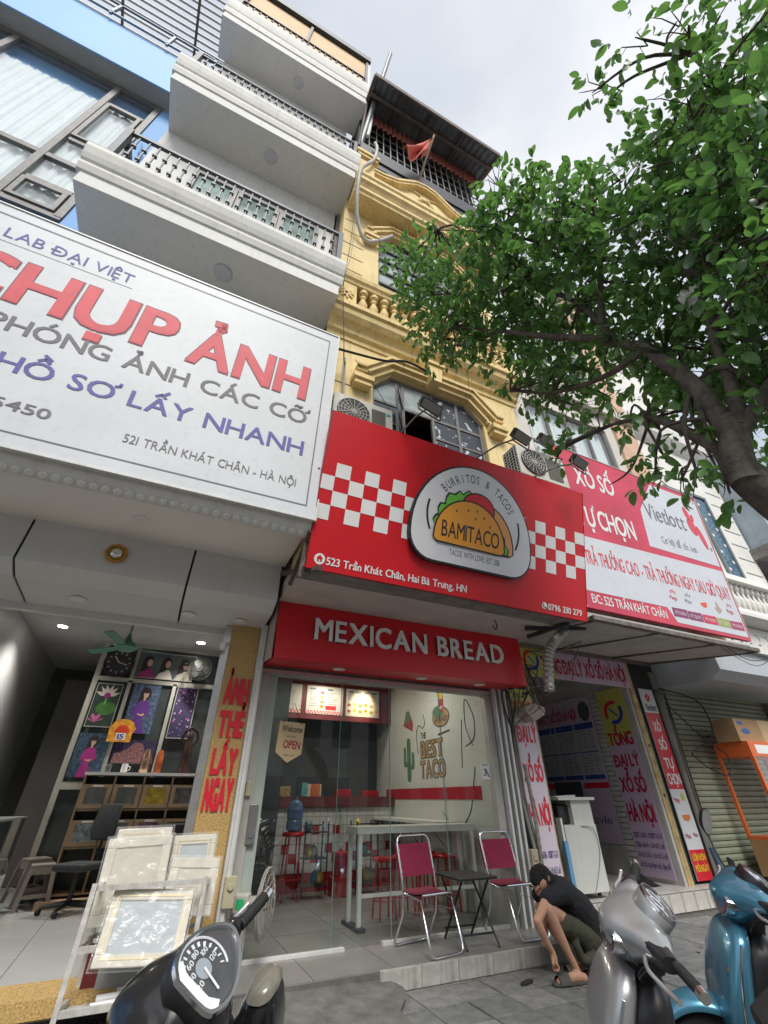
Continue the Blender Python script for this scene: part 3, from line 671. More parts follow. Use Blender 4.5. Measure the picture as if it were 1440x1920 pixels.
# doors posts
wood = mat('worn_wood', (.50, .36, .17), .7, var=.35, scale=8, streak=.7, streakcol=(.09, .05, .03))
for x0, x1, y in ((5.7, 5.80, 6.22), (8.58, 8.72, 6.34)):
    p = MB().box(x0, x1, y, y+.1, .25, 3.4 if x0 < 6 else 3.95).build('door_post', wood, lb)
    for z in (1.5, 2.3): MB().box((x0+x1)/2-.02, (x0+x1)/2+.02, y-.012, y, z, z+.05).build('hinge', dark_metal, p)
MB().box(5.62, 5.699, 6.26, 6.32, .25, 3.3).box(8.72, 8.85, 6.4, 6.46, .25, 3.95).each('dark_jamb', mat('dark_green_jamb', (.02, .035, .025), .6, var=.3), lb)
# ================================================================ stucco building with balustrade (right)
sb = thing('stucco_building', 'white stucco house with shallow joint lines and small balustrade, right of the lottery sign', 'building', (11, 5, 0))
swh = mat('white_stucco', (.74, .73, .69), .8, var=.07, scale=2, bump=.3, streak=.35, streakcol=(.4, .38, .34))
sw = MB(); wall_with(sw, 9.3, 13.3, 5.9, 13.9, 10.5, 11.3, 5.95, 8.4, 5.02, 5.3)
sw.build('wall', swh, sb)
MB().box(9.3, 13.3, 5.3, 9, 4, 13.9).build('core_wall', swh, sb)
jl = mat('joint_line', (.22, .21, .2), .9)
q = 0
for z in [6.2+.42*i for i in range(18)]:
    for a, b in ((9.5, 10.3), (12.5, 13.2)):
        MB().box(a, b, 5.012, 5.022, z, z+.025).build('groove', jl, sb)
for x0, x1, z0, z1 in ((10.5, 11.3, 5.95, 8.3), (11.55, 12.2, 5.95, 8.4)):
    f = MB().box(x0, x0+.08, 4.96, 5.06, z0, z1).box(x1-.08, x1, 4.96, 5.06, z0, z1).box(x0+.08, x1-.08, 4.96, 5.06, z1-.08, z1).build('window', mat('grey_window', (.17, .2, .21), .5), sb)
    MB().box(x0+.08, x1-.08, 5.0, 5.01, z0, z1-.08).build('pane', mat('patterned_glass', (.09, .17, .25), .25, var=.9, scale=14, spec=.7), f)
    for k in range(9): MB().add([(x0+.2+.3*(k % 2)+.05*math.cos(a_), 4.99, z0+.2+.24*k+.05*math.sin(a_)) for a_ in (0, 1.05, 2.1, 3.14, 4.2, 5.2)], [(5, 4, 3, 2, 1, 0)]).build('pane_motif', print_white, f)
MB().extx([(5.3, 5.9), (4.9, 5.9), (4.85, 5.8), (4.7, 5.72), (4.66, 5.55), (5.3, 5.5)], 9.3, 14.2).build('cornice', swh, sb)
MB().extx([(5.3, 4.85), (4.7, 4.85), (4.66, 4.78), (4.6, 4.74), (4.6, 4.66), (4.68, 4.6), (5.3, 4.55)], 9.3, 14.2).build('ledge', swh, sb)
bme = MB().lathe([(.07, 0), (.07, .06), (.035, .1), (.065, .22), (.07, .3), (.035, .42), (.03, .5), (.065, .56), (.07, .65)], seg=8).mesh('baluster')
for i in range(20): piece('baluster', bme, sb, wmx(sb).inverted() @ T((10.3+.2*i, 4.82, 4.85)), swh)
MB().box(9.3, 14.2, 5.05, 5.3, 4.85, 5.5).box(9.3, 10.1, 4.72, 5.05, 4.85, 5.5).build('parapet_wall', swh, sb)
MB().box(9.3, 14.2, 4.9, 5.3, 4.0, 4.55).build('frieze', swh, sb)
fz = MB()
for i in range(12):
    x = 10.2+.32*i; fz.tube([(x+.09*math.cos(t_), 4.89, 4.3+.11*math.sin(t_)) for t_ in [k*.5-1.9 for k in range(9)]], .015, 5)
fz.build('frieze_scrolls', stone_trim, sb)
MB().extx([(4.75, 10.2), (4.9, 10.0), (5.02, 9.9), (5.02, 10.5), (4.7, 10.5)], 9.3, 13.4).build('cornice', swh, sb)
MB().extx([(4.75, 14.2), (4.9, 14.0), (5.02, 13.9), (5.02, 14.5), (4.7, 14.5)], 9.3, 13.4).build('cornice', swh, sb)
# canopy fascia and shutter
fa = mat('grey_fascia', (.42, .45, .48), .5, .05, var=.05, streak=.15)
cg2 = MB().extx([(5.0, 4.02), (4.98, 3.55), (5.2, 3.4), (6.5, 3.45), (6.5, 4.02)], 9.5, 16.5); cg2.build('canopy_fascia', fa, sb)
sh = mat('shutter_green', (.255, .275, .20), .55, .1, var=.12, scale=2, streak=.4, streakcol=(.12, .12, .09))
shut = MB().box(9.62, 13.6, 6.56, 6.6, .2, 3.5).build('shutter', gap, sb)
me = MB().extx([(6.556, 0), (6.535, .012), (6.528, .05), (6.535, .088), (6.556, .096)], 9.64, 13.58).mesh('slat'); 
for i in range(33): piece('slat', me, shut, T((0, 0, .2+.1*i)), sh)
MB().box(9.42, 9.6, 6.4, 6.55, .2, 3.5).box(13.6, 13.8, 6.4, 6.55, .2, 3.5).each('shutter_guide', mat('guide_grey', (.2, .19, .17), .6, .3, var=.3, streak=.4), sb)
# far right block
fb = thing('blue_grey_building', 'blue grey rendered building with stained balcony at the right edge', 'building', (15, 5, 0))
MB().box(13.35, 20, 4.4, 9, 7.0, 11).box(13.35, 20, 5.6, 9, 3.5, 7.0).build('wall', mat('blue_grey_render', (.32, .38, .43), .85, var=.3, scale=1.5, streak=.5), fb)
MB().box(13.2, 20, 4.2, 5.6, 6.7, 7.0).build('balcony_slab', concrete, fb)
# ================================================================ the three big signs
def sign_frame(x, y, z, dy, dz): return facing((x, y, z), (1, 0, 0), (0, dy, dz))
# photo studio sign
s1 = thing('photo_shop_sign', 'big white sign with CHỤP ẢNH in faded red, above the photo shop', 'sign', M=sign_frame(1.0, 3.92, 4.06, -.28, 2.92))
H1 = 2.95
sheet = mat('sign_sheet_white', (.62, .645, .67), .5, var=.07, scale=1.2, streak=.4, streakcol=(.42, .43, .43))
t_ = sheet.node_tree
MB().box(-7.5, 0, 0, H1, -.06, 0).build('panel', sheet, s1, world=False)
e1 = MB().box(-7.52, .018, -.018, 0, -.1, .012).box(-7.52, .018, H1, H1+.018, -.1, .012).box(0, .018, 0, H1, -.1, .012).build('edge_trim', white_alu, s1, world=False)
b = MB()
for a in ((-7.4, -.11, .135, .15), (-7.4, -.11, 2.595+.2, 2.615+.2)): b.add([(a[0], a[2], .003), (a[1], a[2], .003), (a[1], a[3], .003), (a[0], a[3], .003)], [(0, 1, 2, 3)])
b.add([(-.125, .151, .003), (-.11, .151, .003), (-.11, 2.794, .003), (-.125, 2.794, .003)], [(0, 1, 2, 3)])
b.build('border_line', print_grey, s1, world=False)
pr1 = mat('print_salmon', (.66, .09, .11), .6, var=.12, scale=3, streak=.2, streakcol=(.55, .3, .3)); pr_out = mat('print_outline', (.2, .1, .12), .6)
pg1 = mat('print_faded_grey', (.16, .155, .17), .6, var=.15, scale=4); pn1 = mat('print_faded_navy', (.115, .10, .34), .6, var=.15, scale=4)
write('PHOTO LAB ĐẠI VIỆT', -4.55, -2.53, 2.47, .155, pn1, s1, bold=.0, space=.45)
MB().add([(-5.4, 2.395, .003), (-2.5, 2.395, .003), (-2.5, 2.402, .003), (-5.4, 2.402, .003)], [(0, 1, 2, 3)]).build('rule_line', print_grey, s1, world=False)
for body, a, b_ in (('CHỤP', -4.03, -1.93), ('ẢNH', -1.72, -.34)):
    cp_ = .60 if a < -3 else .54
    write(body, a, b_, 1.61, cp_, pr_out, s1, z=.003, bold=.055, track=.16, slant=.02)
    write(body, a+.008, b_-.008, 1.62, cp_-.02, pr1, s1, z=.0065, bold=.042, track=.185, slant=.02)
write('PHÓNG ẢNH CÁC CỠ', -3.45, -.27, 1.24, .2, pg1, s1, bold=.018, space=.5)
write('ẢNH HỒ SƠ LẤY NHANH', -4.0, -.25, .78, .2, pn1, s1, bold=.018, space=.5)
write('ĐT: 04.3972.5450', -4.3, -2.62, .37, .11, pg1, s1, bold=.02)
write('521 TRẦN KHÁT CHÂN - HÀ NỘI', -2.0, -.27, .345, .1, pg1, s1, bold=.0, space=.5)
br = MB()
for x in (-.04, -2.5, -5): br.bar((x, .3, -.1), (x, .0, -.9), .05); br.bar((x, 2.6, -.1), (x, 2.2, -1.2), .05)
br.build('bracket', old_steel, s1, world=False)
# red taco sign
s2 = thing('taco_sign', 'red tilted sign with white checkers and a taco emblem reading BAMITACO', 'sign', M=sign_frame(1.0, 4.10, 3.56, -.54, 1.88))
H2 = 1.955
MB().box(0, 4.09, 0, H2, -.07, 0).build('panel', red_gloss, s2, world=False)
MB().box(-.006, 0, 0, H2, -.075, .006).box(4.09, 4.096, 0, H2, -.075, .006).box(0, 4.09, -.006, 0, -.075, .006).build('edge_trim', mat('dark_red', (.3, .01, .015), .5), s2, world=False)
for k, x in enumerate((1.36, 2.73)): MB().box(x, x+.004, .0, H2, -.01, .0008).build('sheet_seam', mat('dark_red', (.3, .01, .015), .5), s2, world=False)
ck = MB()
ck2 = MB()
def cell(x0, x1, r):
    y1 = 1.285-.18*r; (ck if x0 < 2 else ck2).add([(x0, y1-.18, .003), (x1, y1-.18, .003), (x1, y1, .003), (x0, y1, .003)], [(0, 1, 2, 3)])
xs = [0.0, .155]+[.155+.185*i for i in range(1, 7)]
for i in range(7):
    for r in ((1, 3) if i % 2 == 0 else (0, 2)): cell(xs[i], min(xs[i+1], 1.3), r)
for i in range(7):
    x = 2.78+.187*i
    for r in ((1, 3) if i % 2 == 1 else (0, 2)): cell(x, min(x+.187, 4.09), r)
ck.build('checker_pattern', print_white, s2, world=False); ck2.build('checker_pattern', print_white, s2, world=False)
def plate(k):
    c = []
    cx = 2.08
    for i in range(25):
        a = rad(180-180*i/24); c.append((cx+(.91+k)*math.cos(a)*(1-.06*math.sin(a)), .80+(.93+k)*math.sin(a)**.93 if 0 < i < 24 else .80))
    c += [(cx+.91+k, .66)]+ell(cx+.60, .36+.32-.0, .31+k, .31+k, 7, -5, -90)[0:]+ell(cx-.60, .36+.32, .31+k, .31+k, 7, -90, -175)+[(cx-.91-k, .66)]
    return c
MB().prism(plate(0), .002, .075).build('emblem_plate', mat('emblem_white', (.72, .72, .75), .45, var=.04), s2, world=False)
MB().prism(plate(.025), .001, .068).build('emblem_edge', print_black, s2, world=False)
em = [o for o in s2.children if o.name.startswith('emblem_plate')][0]
zz = .077
org = mat('taco_orange', (.80, .33, .035), .5, var=.04); grn = mat('taco_green', (.16, .52, .05), .5, var=.04); pch = mat('taco_peach', (.78, .36, .12), .5, var=.03)
def shell(cx, y0, rx, ry, k=0):
    p = [(cx+(rx+k)*math.cos(rad(a)), y0+(ry+k)*math.sin(rad(a))) for a in range(0, 181, 10)]
    return p+[(cx-rx-k, y0-.03), (cx-rx+.05, y0-.06-k), (cx+rx-.05, y0-.06-k), (cx+rx+k, y0-.03)]
def sh_pair(poly_fn, m, z, k=.022): flat(poly_fn(k), z, print_black, em); flat(poly_fn(0), z+.001, m, em)
sh_pair(lambda k: shell(2.22, .69, .47, .57, k), pch, zz)
let2 = lambda k: [(2.0, 1.27+k), (2.12, 1.24+k), (2.24, 1.2+k), (2.33, 1.07+k), (2.42+k, 1.02+k), (2.47+k, .93), (2.54+k, .86), (2.55+k, .78), (2.61+k, .71), (2.60+k, .64-k), (2.3, .64-k), (1.9, 1.1)]
sh_pair(let2, grn, zz+.003)
wv = [(1.50, .80), (1.46, .86), (1.49, .92), (1.53, .95), (1.52, 1.03), (1.55, 1.1), (1.62, 1.11), (1.63, 1.2), (1.67, 1.27), (1.76, 1.27), (1.82, 1.34), (1.87, 1.30), (1.96, 1.38), (2.05, 1.31), (2.1, 1.2)]
let1 = lambda k: [(x-k*.8 if x < 1.8 else x, y+k) for x, y in wv]+[(2.0, .8), (1.5, .7)]
sh_pair(let1, grn, zz+.006)
sh_pair(lambda k: ell(2.12, 1.17, .24+k, .2+k, 24), print_red, zz+.009)
sh_pair(lambda k: shell(2.01, .68, .53, .55, k), org, zz+.012)
for x, y in ((1.78, 1.06), (1.96, 1.11), (2.1, 1.13), (2.08, 1.02), (2.21, 1.06), (2.31, .96)): flat(ell(x, y, .014, .017, 10), zz+.0145, mat('seed_brown', (.16, .03, .02), .6), em)
write('BAMITACO', 1.58, 2.46, .69, .21, print_black, em, z=zz+.0145, bold=.006, track=.1)
write('TACOS WITH LOVE. EST 2016', 1.72, 2.49, .475, .075, print_black, em, z=zz-.001, bold=-.002, track=.13, space=.62)
arc_write('BURRITOS & TACOS', 2.09, .86, .62, .66, 138, 34, .115, print_black, em, zz-.001, bold=-.004, wide=.62)
for a0, a1 in ((166, 203), (14, -23)):
    o_ = [(2.08+.73*math.cos(rad(a0+(a1-a0)*i/12)), .98+.63*math.sin(rad(a0+(a1-a0)*i/12))) for i in range(13)]
    i_ = [(2.08+.70*math.cos(rad(a0+(a1-a0)*i/12)), .98+.61*math.sin(rad(a0+(a1-a0)*i/12))) for i in range(13)]
    mb = MB(); v = [(x, y, zz-.001) for x, y in o_]+[(x, y, zz-.001) for x, y in i_]
    mb.add(v, [(i, i+1, 14+i, 13+i) if a0 < 90 and False else (i, 13+i, 14+i, i+1) for i in range(12)]); mb.build('arc_mark', print_black, em, world=False)
flat(ell(.135, .115, .062, .062, 24), .004, print_white, s2)
flat([(.135, .16), (.175, .122), (.163, .122), (.163, .085), (.107, .085), (.107, .122), (.095, .122)], .0055, red_gloss, s2); flat([(.128, .085), (.142, .085), (.142, .107), (.128, .107)], .007, print_white, s2)
write('523 Trần Khát Chân, Hai Bà Trưng, HN', .215, 2.05, .065, .085, print_white, s2, bold=.034, space=.45)
flat(ell(3.31, .10, .046, .046, 24), .004, print_white, s2)
MB().tube([(3.287, .125, .006), (3.287, .105, .006), (3.3, .085, .006), (3.318, .077, .006), (3.332, .078, .006)], [.009, .005, .005, .006, .009], 6).build('phone_mark', print_black, s2, world=False)
write('0796 330 279', 3.375, 3.99, .055, .082, print_white, s2, bold=.034, space=.45)
br = MB()
for x in (.05, 2, 4.0): br.bar((x, 1.5, -.07), (x, 1.2, -.85), .045); br.bar((x, .25, -.07), (x, .2, -.35), .045)
br.bar((-.03, -.1, -.1), (-.03, 1.2, -.1), .03)
br.build('bracket', old_steel, s2, world=False)
# lottery sign
s3 = thing('lottery_sign', 'faded pink and white lottery sign reading XỔ SỐ TỰ CHỌN, over the lottery shop', 'sign', M=sign_frame(5.2, 4.12, 3.80, -.19, 3.02))
W3, H3 = 3.96, 3.03
pink = mat('faded_pink_red', (.60, .055, .10), .45, var=.25, scale=.9); pinkl = mat('sign_pale_blue', (.62, .65, .70), .5, var=.05, scale=2, streak=.15)
MB().box(0, W3, 0, H3, -.07, 0).build('panel', pink, s3, world=False)
MB().box(-.012, 0, 0, H3, -.08, .01).box(W3, W3+.012, 0, H3, -.08, .01).box(0, W3, H3, H3+.012, -.08, .01).build('edge_trim', white_alu, s3, world=False)
flat([(2.55, 2.93), (3.93, 2.93), (3.93, 1.42), (1.93, 1.42), (2.0, 2.2)], .003, pinkl, s3, 'white_field')
flat([(0.0, 1.22), (3.93, 1.33), (3.93, .06), (2.02, .06), (1.86, .29), (0, .27)], .0035, pinkl, s3, 'white_field')
write('XỔ SỐ', .42, 1.38, 2.30, .37, print_white, s3, bold=.035, space=.4)
write('TỰ CHỌN', .25, 1.62, 1.46, .37, print_white, s3, bold=.035, space=.3)
vg = mat('print_mid_grey', (.2, .2, .23), .5, var=.1)
write('Vietlott', 2.12, 3.27, 2.05, .36, vg, s3, z=.006, bold=.01, track=.09)
write('Cơ hội để tốt hơn', 2.34, 3.34, 1.58, .14, vg, s3, z=.006, bold=-.004, space=.6)
for cx, cy, a, b_, r_ in ((3.46, 2.50, .075, .16, 12), (3.60, 2.42, .05, .1, -15), (3.50, 2.2, .12, .2, 15), (3.70, 2.0, .075, .26, 12)):
    c, s_ = math.cos(rad(r_)), math.sin(rad(r_)); flat([(cx+x*c-y*s_, cy+x*s_+y*c) for x, y in ell(0, 0, a, b_, 16)], .006, mat('petal_red', (.66, .07, .10), .5, var=.05), s3, 'petal_mark')
flat(ell(3.86, 1.78, .03, .04, 12), .006, vg, s3)
write('TRẢ THƯỞNG CAO - TRẢ THƯỞNG NGAY SAU GIỜ QUAY', .2, 3.86, .735, .24, mat('petal_red', (.66, .07, .10), .5), s3, z=.006, bold=.014, track=.1, space=.55)
write('ĐC: 525 TRẦN KHÁT CHÂN', .14, 1.8, .09, .135, print_white, s3, z=.004, bold=.025, space=.4)
for i, (x, c) in enumerate(((1.98, (.26, .05, .16)), (2.37, (.26, .05, .16)), (2.76, (.6, .04, .1)), (3.15, (.35, .4, .12)), (3.52, (.42, .05, .16)))):
    flat([(x, .16), (x+.375, .165), (x+.375, .32), (x, .31)], .006, mat('strip_%s' % 'abcde'[i], c, .5, var=.15, scale=9), s3, 'strip_mark')
    write('00-00-00' if False else ('KỲ QUAY' if i % 2 else 'MỞ THƯỞNG'), x+.05, x+.33, .21, .05, print_white, s3, z=.008, bold=.0)
    x += .16; cc = [(.6, .05, .1), (.2, .18, .25), (.75, .1, .05), (.45, .35, .25), (.6, .05, .1)][i]; mm = mat('icon_%s' % 'abcde'[i], cc, .5, var=.2, scale=20)
    if i == 2: flat(ell(x, .52, .09, .07, 14, 180, 360)+[(x+.09, .56)], .006, mm, s3, 'icon_mark')
    elif i == 3: flat([(x-.1, .5), (x-.03, .5), (x-.03, .6), (x+.03, .62), (x+.04, .53), (x+.1, .5), (x+.06, .43), (x-.02, .4)], .006, mm, s3, 'icon_mark')
    else:
        write('Max' if i == 1 else 'Mega', x-.12, x+.06, .46, .07, mm, s3, z=.006, bold=.01)
        for a in (-.05, .0, .05): flat(ell(x+a, .6+.02*(a == 0), .014, .035, 8), .006, mm, s3, 'icon_mark')
br = MB()
for x in (.1, 2, 3.85): br.bar((x, .25, -.07), (x, .3, -.5), .045); br.bar((x, 2.2, -.07), (x, 2.0, -.5), .045)
br.build('bracket', old_steel, s3, world=False)
# red fascia over the taco shop door
s4 = thing('shop_fascia', 'red box fascia with raised white letters MEXICAN BREAD over the glass doors', 'sign', M=facing((1.0, 5.26, 2.9)))
MB().prism([(.02, 0), (3.86, 0), (3.83, .7), (.0, .7)], -.05, 0).build('panel', red_gloss, s4, world=False)
MB().add([(.02, 0, -.05), (3.86, 0, -.05), (3.86, .05, -.66), (.02, .05, -.66), (.02, .02, -.05), (3.86, .02, -.05), (3.86, .07, -.66), (.02, .07, -.66)], [(0, 3, 2, 1), (4, 5, 6, 7), (0, 1, 5, 4), (1, 2, 6, 5), (2, 3, 7, 6), (3, 0, 4, 7)]).build('underside', red_gloss, s4, world=False)
MB().prism([(0, 0), (.65, 0.07), (.65, .69), (0, .69)], -.02, 0, Matrix(((0, 0, 1, 0), (0, 1, 0, 0), (-1, 0, 0, -.05), (0, 0, 0, 1)))).prism([(0, 0), (.65, 0.07), (.65, .69), (0, .69)], 3.84, 3.86, Matrix(((0, 0, 1, 0), (0, 1, 0, 0), (-1, 0, 0, -.05), (0, 0, 0, 1)))).build('side_panel', mat('return_beige', (.42, .37, .32), .7, var=.1), s4, world=False)
for k, x in enumerate((.95, 2.2, 3.2)): piece('downlight', bpy.data.meshes['downlight'], s4, T((x, .018, -.3)) @ RX(rad(-90)) @ RX(rad(5)) @ S(1, 1, 1), None)
write('MEXICAN BREAD', .49, 3.46, .27, .265, print_white, s4, z=.002, bold=.03, depth=.03, track=.2, space=.55)
# ================================================================ taco shop interior
ts = thing('taco_shop', 'taco shop room with red and white tiled counter, seen through glass doors', 'shop', (3, 7, 0))
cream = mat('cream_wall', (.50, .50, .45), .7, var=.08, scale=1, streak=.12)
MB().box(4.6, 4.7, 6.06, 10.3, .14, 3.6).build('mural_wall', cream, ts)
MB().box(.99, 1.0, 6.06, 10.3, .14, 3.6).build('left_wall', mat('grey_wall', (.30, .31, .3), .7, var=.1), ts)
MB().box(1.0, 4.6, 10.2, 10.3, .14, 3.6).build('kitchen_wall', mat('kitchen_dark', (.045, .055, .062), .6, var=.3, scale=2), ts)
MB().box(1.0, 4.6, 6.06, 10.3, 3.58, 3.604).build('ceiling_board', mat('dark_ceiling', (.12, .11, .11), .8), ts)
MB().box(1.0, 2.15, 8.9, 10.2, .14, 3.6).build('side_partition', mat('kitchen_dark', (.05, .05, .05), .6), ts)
ctr = MB().box(2.1, 4.6, 9.38, 9.9, .14, 1.36).build('counter', mat('grout', (.3, .29, .27), .8), ts)
MB().box(2.05, 4.6, 9.3, 9.95, 1.36, 1.52).build('counter_top', mat('maroon_top', (.13, .03, .03), .35, var=.2), ts)
wt = mat('white_glaze', (.60, .60, .58), .25, var=.05); rt_ = mat('red_glaze', (.38, .02, .03), .25, var=.12)
tw = MB().box(-.063, .063, -.01, 0, -.063, .063).mesh('tile'); tw.materials.append(wt); trd = MB().box(-.063, .063, -.01, 0, -.063, .063).mesh('tile'); trd.materials.append(rt_)
for i in range(18):
    for j in range(9):
        red = (j < 2) or (2 < j < 7 and (i*7+j*5+(i*j) % 3) % 3 == 0)
        piece('tile', trd if red else tw, ctr, T((2.2+.134*i, 9.38, .21+.134*j)))
mw = [o for o in ts.children if o.name.startswith('mural_wall')][0]
tl = MB().box(-.01, 0, -.072, .072, -.085, .085).mesh('tile'); tl.materials.append(rt_)
for i in range(22): piece('tile', tl, mw, T((4.6, 6.42+.152*i, 1.56)))
# menu boards on a red beam
MB().box(2.1, 4.6, 9.45, 9.6, 2.86, 3.58).build('menu_beam', mat('dark_red_board', (.13, .012, .018), .5, var=.1), ts)
paper = mat('menu_paper', (.60, .55, .47), .5, var=.1, scale=5)
for k, (x0, x1) in enumerate(((2.12, 2.52), (2.63, 3.44), (3.52, 4.3))):
    mb_ = thing('menu_board', ['narrow menu board at the left end above the counter, cut by the door edge', 'menu board with two text columns and a checkered red edge', 'menu board crowded with food pictures under a warm spot light'][k], 'menu', M=facing((x0, 9.44, 2.96)), group='menu boards above the counter')
    W_ = x1-x0; MB().box(0, W_, 0, .55, -.012, 0).build('board', paper, mb_, world=False)
    ch = MB()
    for i in range(int(W_/.033)):
        for j in range(2):
            if (i+j) % 2 == 0 and k < 2: ch.add([(.005+.033*i, .004+.033*j, .002), (.035+.033*i, .004+.033*j, .002), (.035+.033*i, .034+.033*j, .002), (.005+.033*i, .034+.033*j, .002)], [(0, 1, 2, 3)])
    if k < 2: ch.build('checker_strip', print_red, mb_, world=False)
    tx = MB(); rr = random.Random(k)
    for c0 in ([.04] if k == 0 else [.06, .45] if k == 1 else [.04, .22, .42, .6]):
        tx.add([(c0, .47, .002), (c0+.13, .47, .002), (c0+.13, .505, .002), (c0, .505, .002)], [(0, 1, 2, 3)])
        for j in range(7 if k < 2 else 3): l = rr.uniform(.12, .24) if k < 2 else .08; tx.add([(c0, .42-.045*j, .002), (c0+l, .42-.045*j, .002), (c0+l, .43-.045*j, .002), (c0, .43-.045*j, .002)], [(0, 1, 2, 3)])
    tx.build('menu_lines', print_grey, mb_, world=False)
    if k: 
        for j in range(4 if k == 1 else 11):
            x, y = (.34, .42-.09*j) if k == 1 else (.07+.13*(j % 6), .10+.12*(j//6)+.02*(j % 2))
            flat(ell(x, y, .045, .032, 12), .003, org if j % 2 else mat('food_brown', (.35, .14, .05), .6, var=.4, scale=30), mb_, 'food_picture'); flat(ell(x, y, .02, .014, 8), .0045, grn if j % 3 else print_red, mb_, 'food_picture')
    if k == 1: flat([(.42, .09), (.66, .09), (.66, .17), (.42, .17)], .003, print_red, mb_)
sp = bpy.data.lights.new('menu_spot', 'SPOT'); sp.energy = 30; sp.color = (1, .78, .5); sp.spot_size = rad(60); sp.spot_blend = .8; sp.shadow_soft_size = .04
so_ = bpy.data.objects.new('menu_spot', sp); C.objects.link(so_); so_.location = (3.95, 8.9, 3.5); so_.rotation_euler = (Vector((3.9, 9.44, 3.2))-Vector(so_.location)).to_track_quat('-Z', 'Y').to_euler()
for i, (x, y) in enumerate(((2.4, 7.6), (3.7, 7.4), (3.0, 9.0))):
    a = bpy.data.lights.new('fill_light', 'AREA'); a.shape = 'DISK'; a.size = .3; a.energy = 9; a.color = (1, .93, .82); o = bpy.data.objects.new('fill_light', a); C.objects.link(o); o.location = (x, y, 3.55)  # added fill lights that brighten the taco room, no fixture behind them
# mural painted on the side wall: frame with x towards the street, y up
mu = facing((4.598, 9.2, 0), (0, -1, 0), (0, 0, 1))
mural = thing('wall_mural', 'painted lettering THE BEST TACO with a chilli bottle emblem on the cream side wall', 'mural', M=mu)
mo_ = mat('mural_ochre', (.36, .22, .09), .8, var=.2); mk = mat('mural_ink', (.05, .045, .035), .8); mg = mat('mural_green', (.07, .16, .07), .8, var=.2); mrd = mat('mural_red', (.32, .03, .03), .8, var=.2); my_ = mat('mural_yellow', (.55, .38, .06), .8, var=.1)
for bd, mm, zz_ in ((.12, mk, .001), (.03, mo_, .004)):
    write('BEST', 1.06, 1.84, 2.12, .26, mm, mural, z=zz_, bold=bd, track=.2)
    write('TACO', 1.02, 1.88, 1.80, .26, mm, mural, z=zz_, bold=bd, track=.2)
write('THE', 1.08, 1.27, 2.44, .1, mk, mural, z=.001, bold=.06)
_n0 = len(mural.children)
flat(ell(1.98, 2.92, .3, .17, 24), .001, mk, mural); flat(ell(1.98, 2.92, .275, .145, 24), .002, mo_, mural); flat(ell(1.9, 3.02, .2, .1, 20), .003, mg, mural)
flat(rrect(1.93, 2.1, 3.0, 3.3, .05), .004, mrd, mural); flat([(1.93, 3.22), (2.1, 3.22), (2.08, 3.42), (2.03, 3.55), (1.98, 3.5), (1.94, 3.38)], .005, my_, mural)
write('BAMITACO', 1.76, 2.2, 2.84, .09, mk, mural, z=.005, bold=.02); write('100%', 1.95, 2.08, 3.05, .05, print_white, mural, z=.007)
flat([(1.85, 2.62), (2.25, 2.66), (2.25, 2.69), (1.85, 2.66)], .001, mk, mural)
for ch in mural.children[_n0:]: ch.location = (-.14, -.19, 0)
sq = MB()
for pts in ([(.95, 2.2), (.9, 2.5), (1.0, 2.68), (1.15, 2.62), (1.25, 2.7), (1.2, 2.85)], [(2.4, 1.9), (2.45, 2.3), (2.5, 2.6)], [(2.55, 2.2), (2.8, 2.3), (2.85, 2.6), (2.65, 2.9), (2.6, 2.5), (2.75, 2.2)], [(1.7, 1.3), (2.1, 1.1), (2.5, 1.3), (2.7, 1.75), (2.75, 1.9)]):
    sq.tube([(x, y, .003) for x, y in [(p.x, p.y) for p in cr_pts([(a, b, 0) for a, b in pts])]], .007, 4)
sq.build('painted_squiggles', mk, mural, world=False)
# a striped hat and a green cactus fill the painted corner
flat([(.35, 2.75), (.75, 2.6), (.78, 2.75), (.62, 3.0), (.5, 3.0), (.42, 2.85)], .002, mrd, mural); flat([(.42, 2.85), (.5, 2.72), (.56, 2.9), (.62, 2.7), (.68, 2.86), (.62, 3.0), (.5, 3.0)], .003, mg, mural)
flat(rrect(.48, .64, 1.75, 2.5, .07), .002, mg, mural); flat(rrect(.34, .44, 2.0, 2.35, .05), .002, mg, mural); flat(rrect(.68, .78, 1.95, 2.25, .05), .002, mg, mural); flat([(.4, 2.0), (.5, 2.0), (.5, 2.09), (.4, 2.09)], .003, mg, mural); flat([(.6, 1.95), (.72, 1.95), (.72, 2.03), (.6, 2.03)], .003, mg, mural)
# glass front
gd = thing('sliding_glass_doors', 'frameless glass doors and fixed panes across the taco shop front', 'glass doors', (2.8, 5.95, .15))
gfr = mat('frame_cream', (.42, .41, .37), .5, .1, var=.12, scale=5, streak=.3)
MB().box(1.0, 4.62, 5.9, 6.0, 2.84, 2.93).build('head_rail', gfr, gd)
MB().box(1.0, 4.62, 5.86, 5.9, 2.86, 2.9).build('head_track', alu, gd)
MB().box(1.0, 1.12, 5.88, 5.99, .15, 2.84).build('door_post', gfr, gd)
MB().box(4.5, 4.62, 5.88, 5.99, .15, 2.84).build('door_post', gfr, gd)
for k, (a, b, y) in enumerate(((1.125, 2.25, 5.93), (2.15, 2.86, 5.955), (2.86, 3.72, 5.93), (3.7, 4.5, 5.955))):
    p = MB().box(a, b, y, y+.01, .175, 2.84).build('glass_pane', glass, gd)
    MB().box(a, a+.006, y-.002, y+.012, .175, 2.84).build('glass_edge', mat('glass_edge', (.22, .34, .3), .2), p)
MB().box(1.1, 2.3, 5.9, 5.96, .154, .18).build('floor_rail', white_alu, gd); MB().box(2.75, 4.5, 5.9, 5.96, .154, .185).build('floor_rail', white_alu, gd)
MB().box(1.125, 1.24, 5.915, 5.955, .18, 2.83).build('door_stile', mat('pale_green_stile', (.38, .43, .38), .4, var=.1, streak=.2), gd)
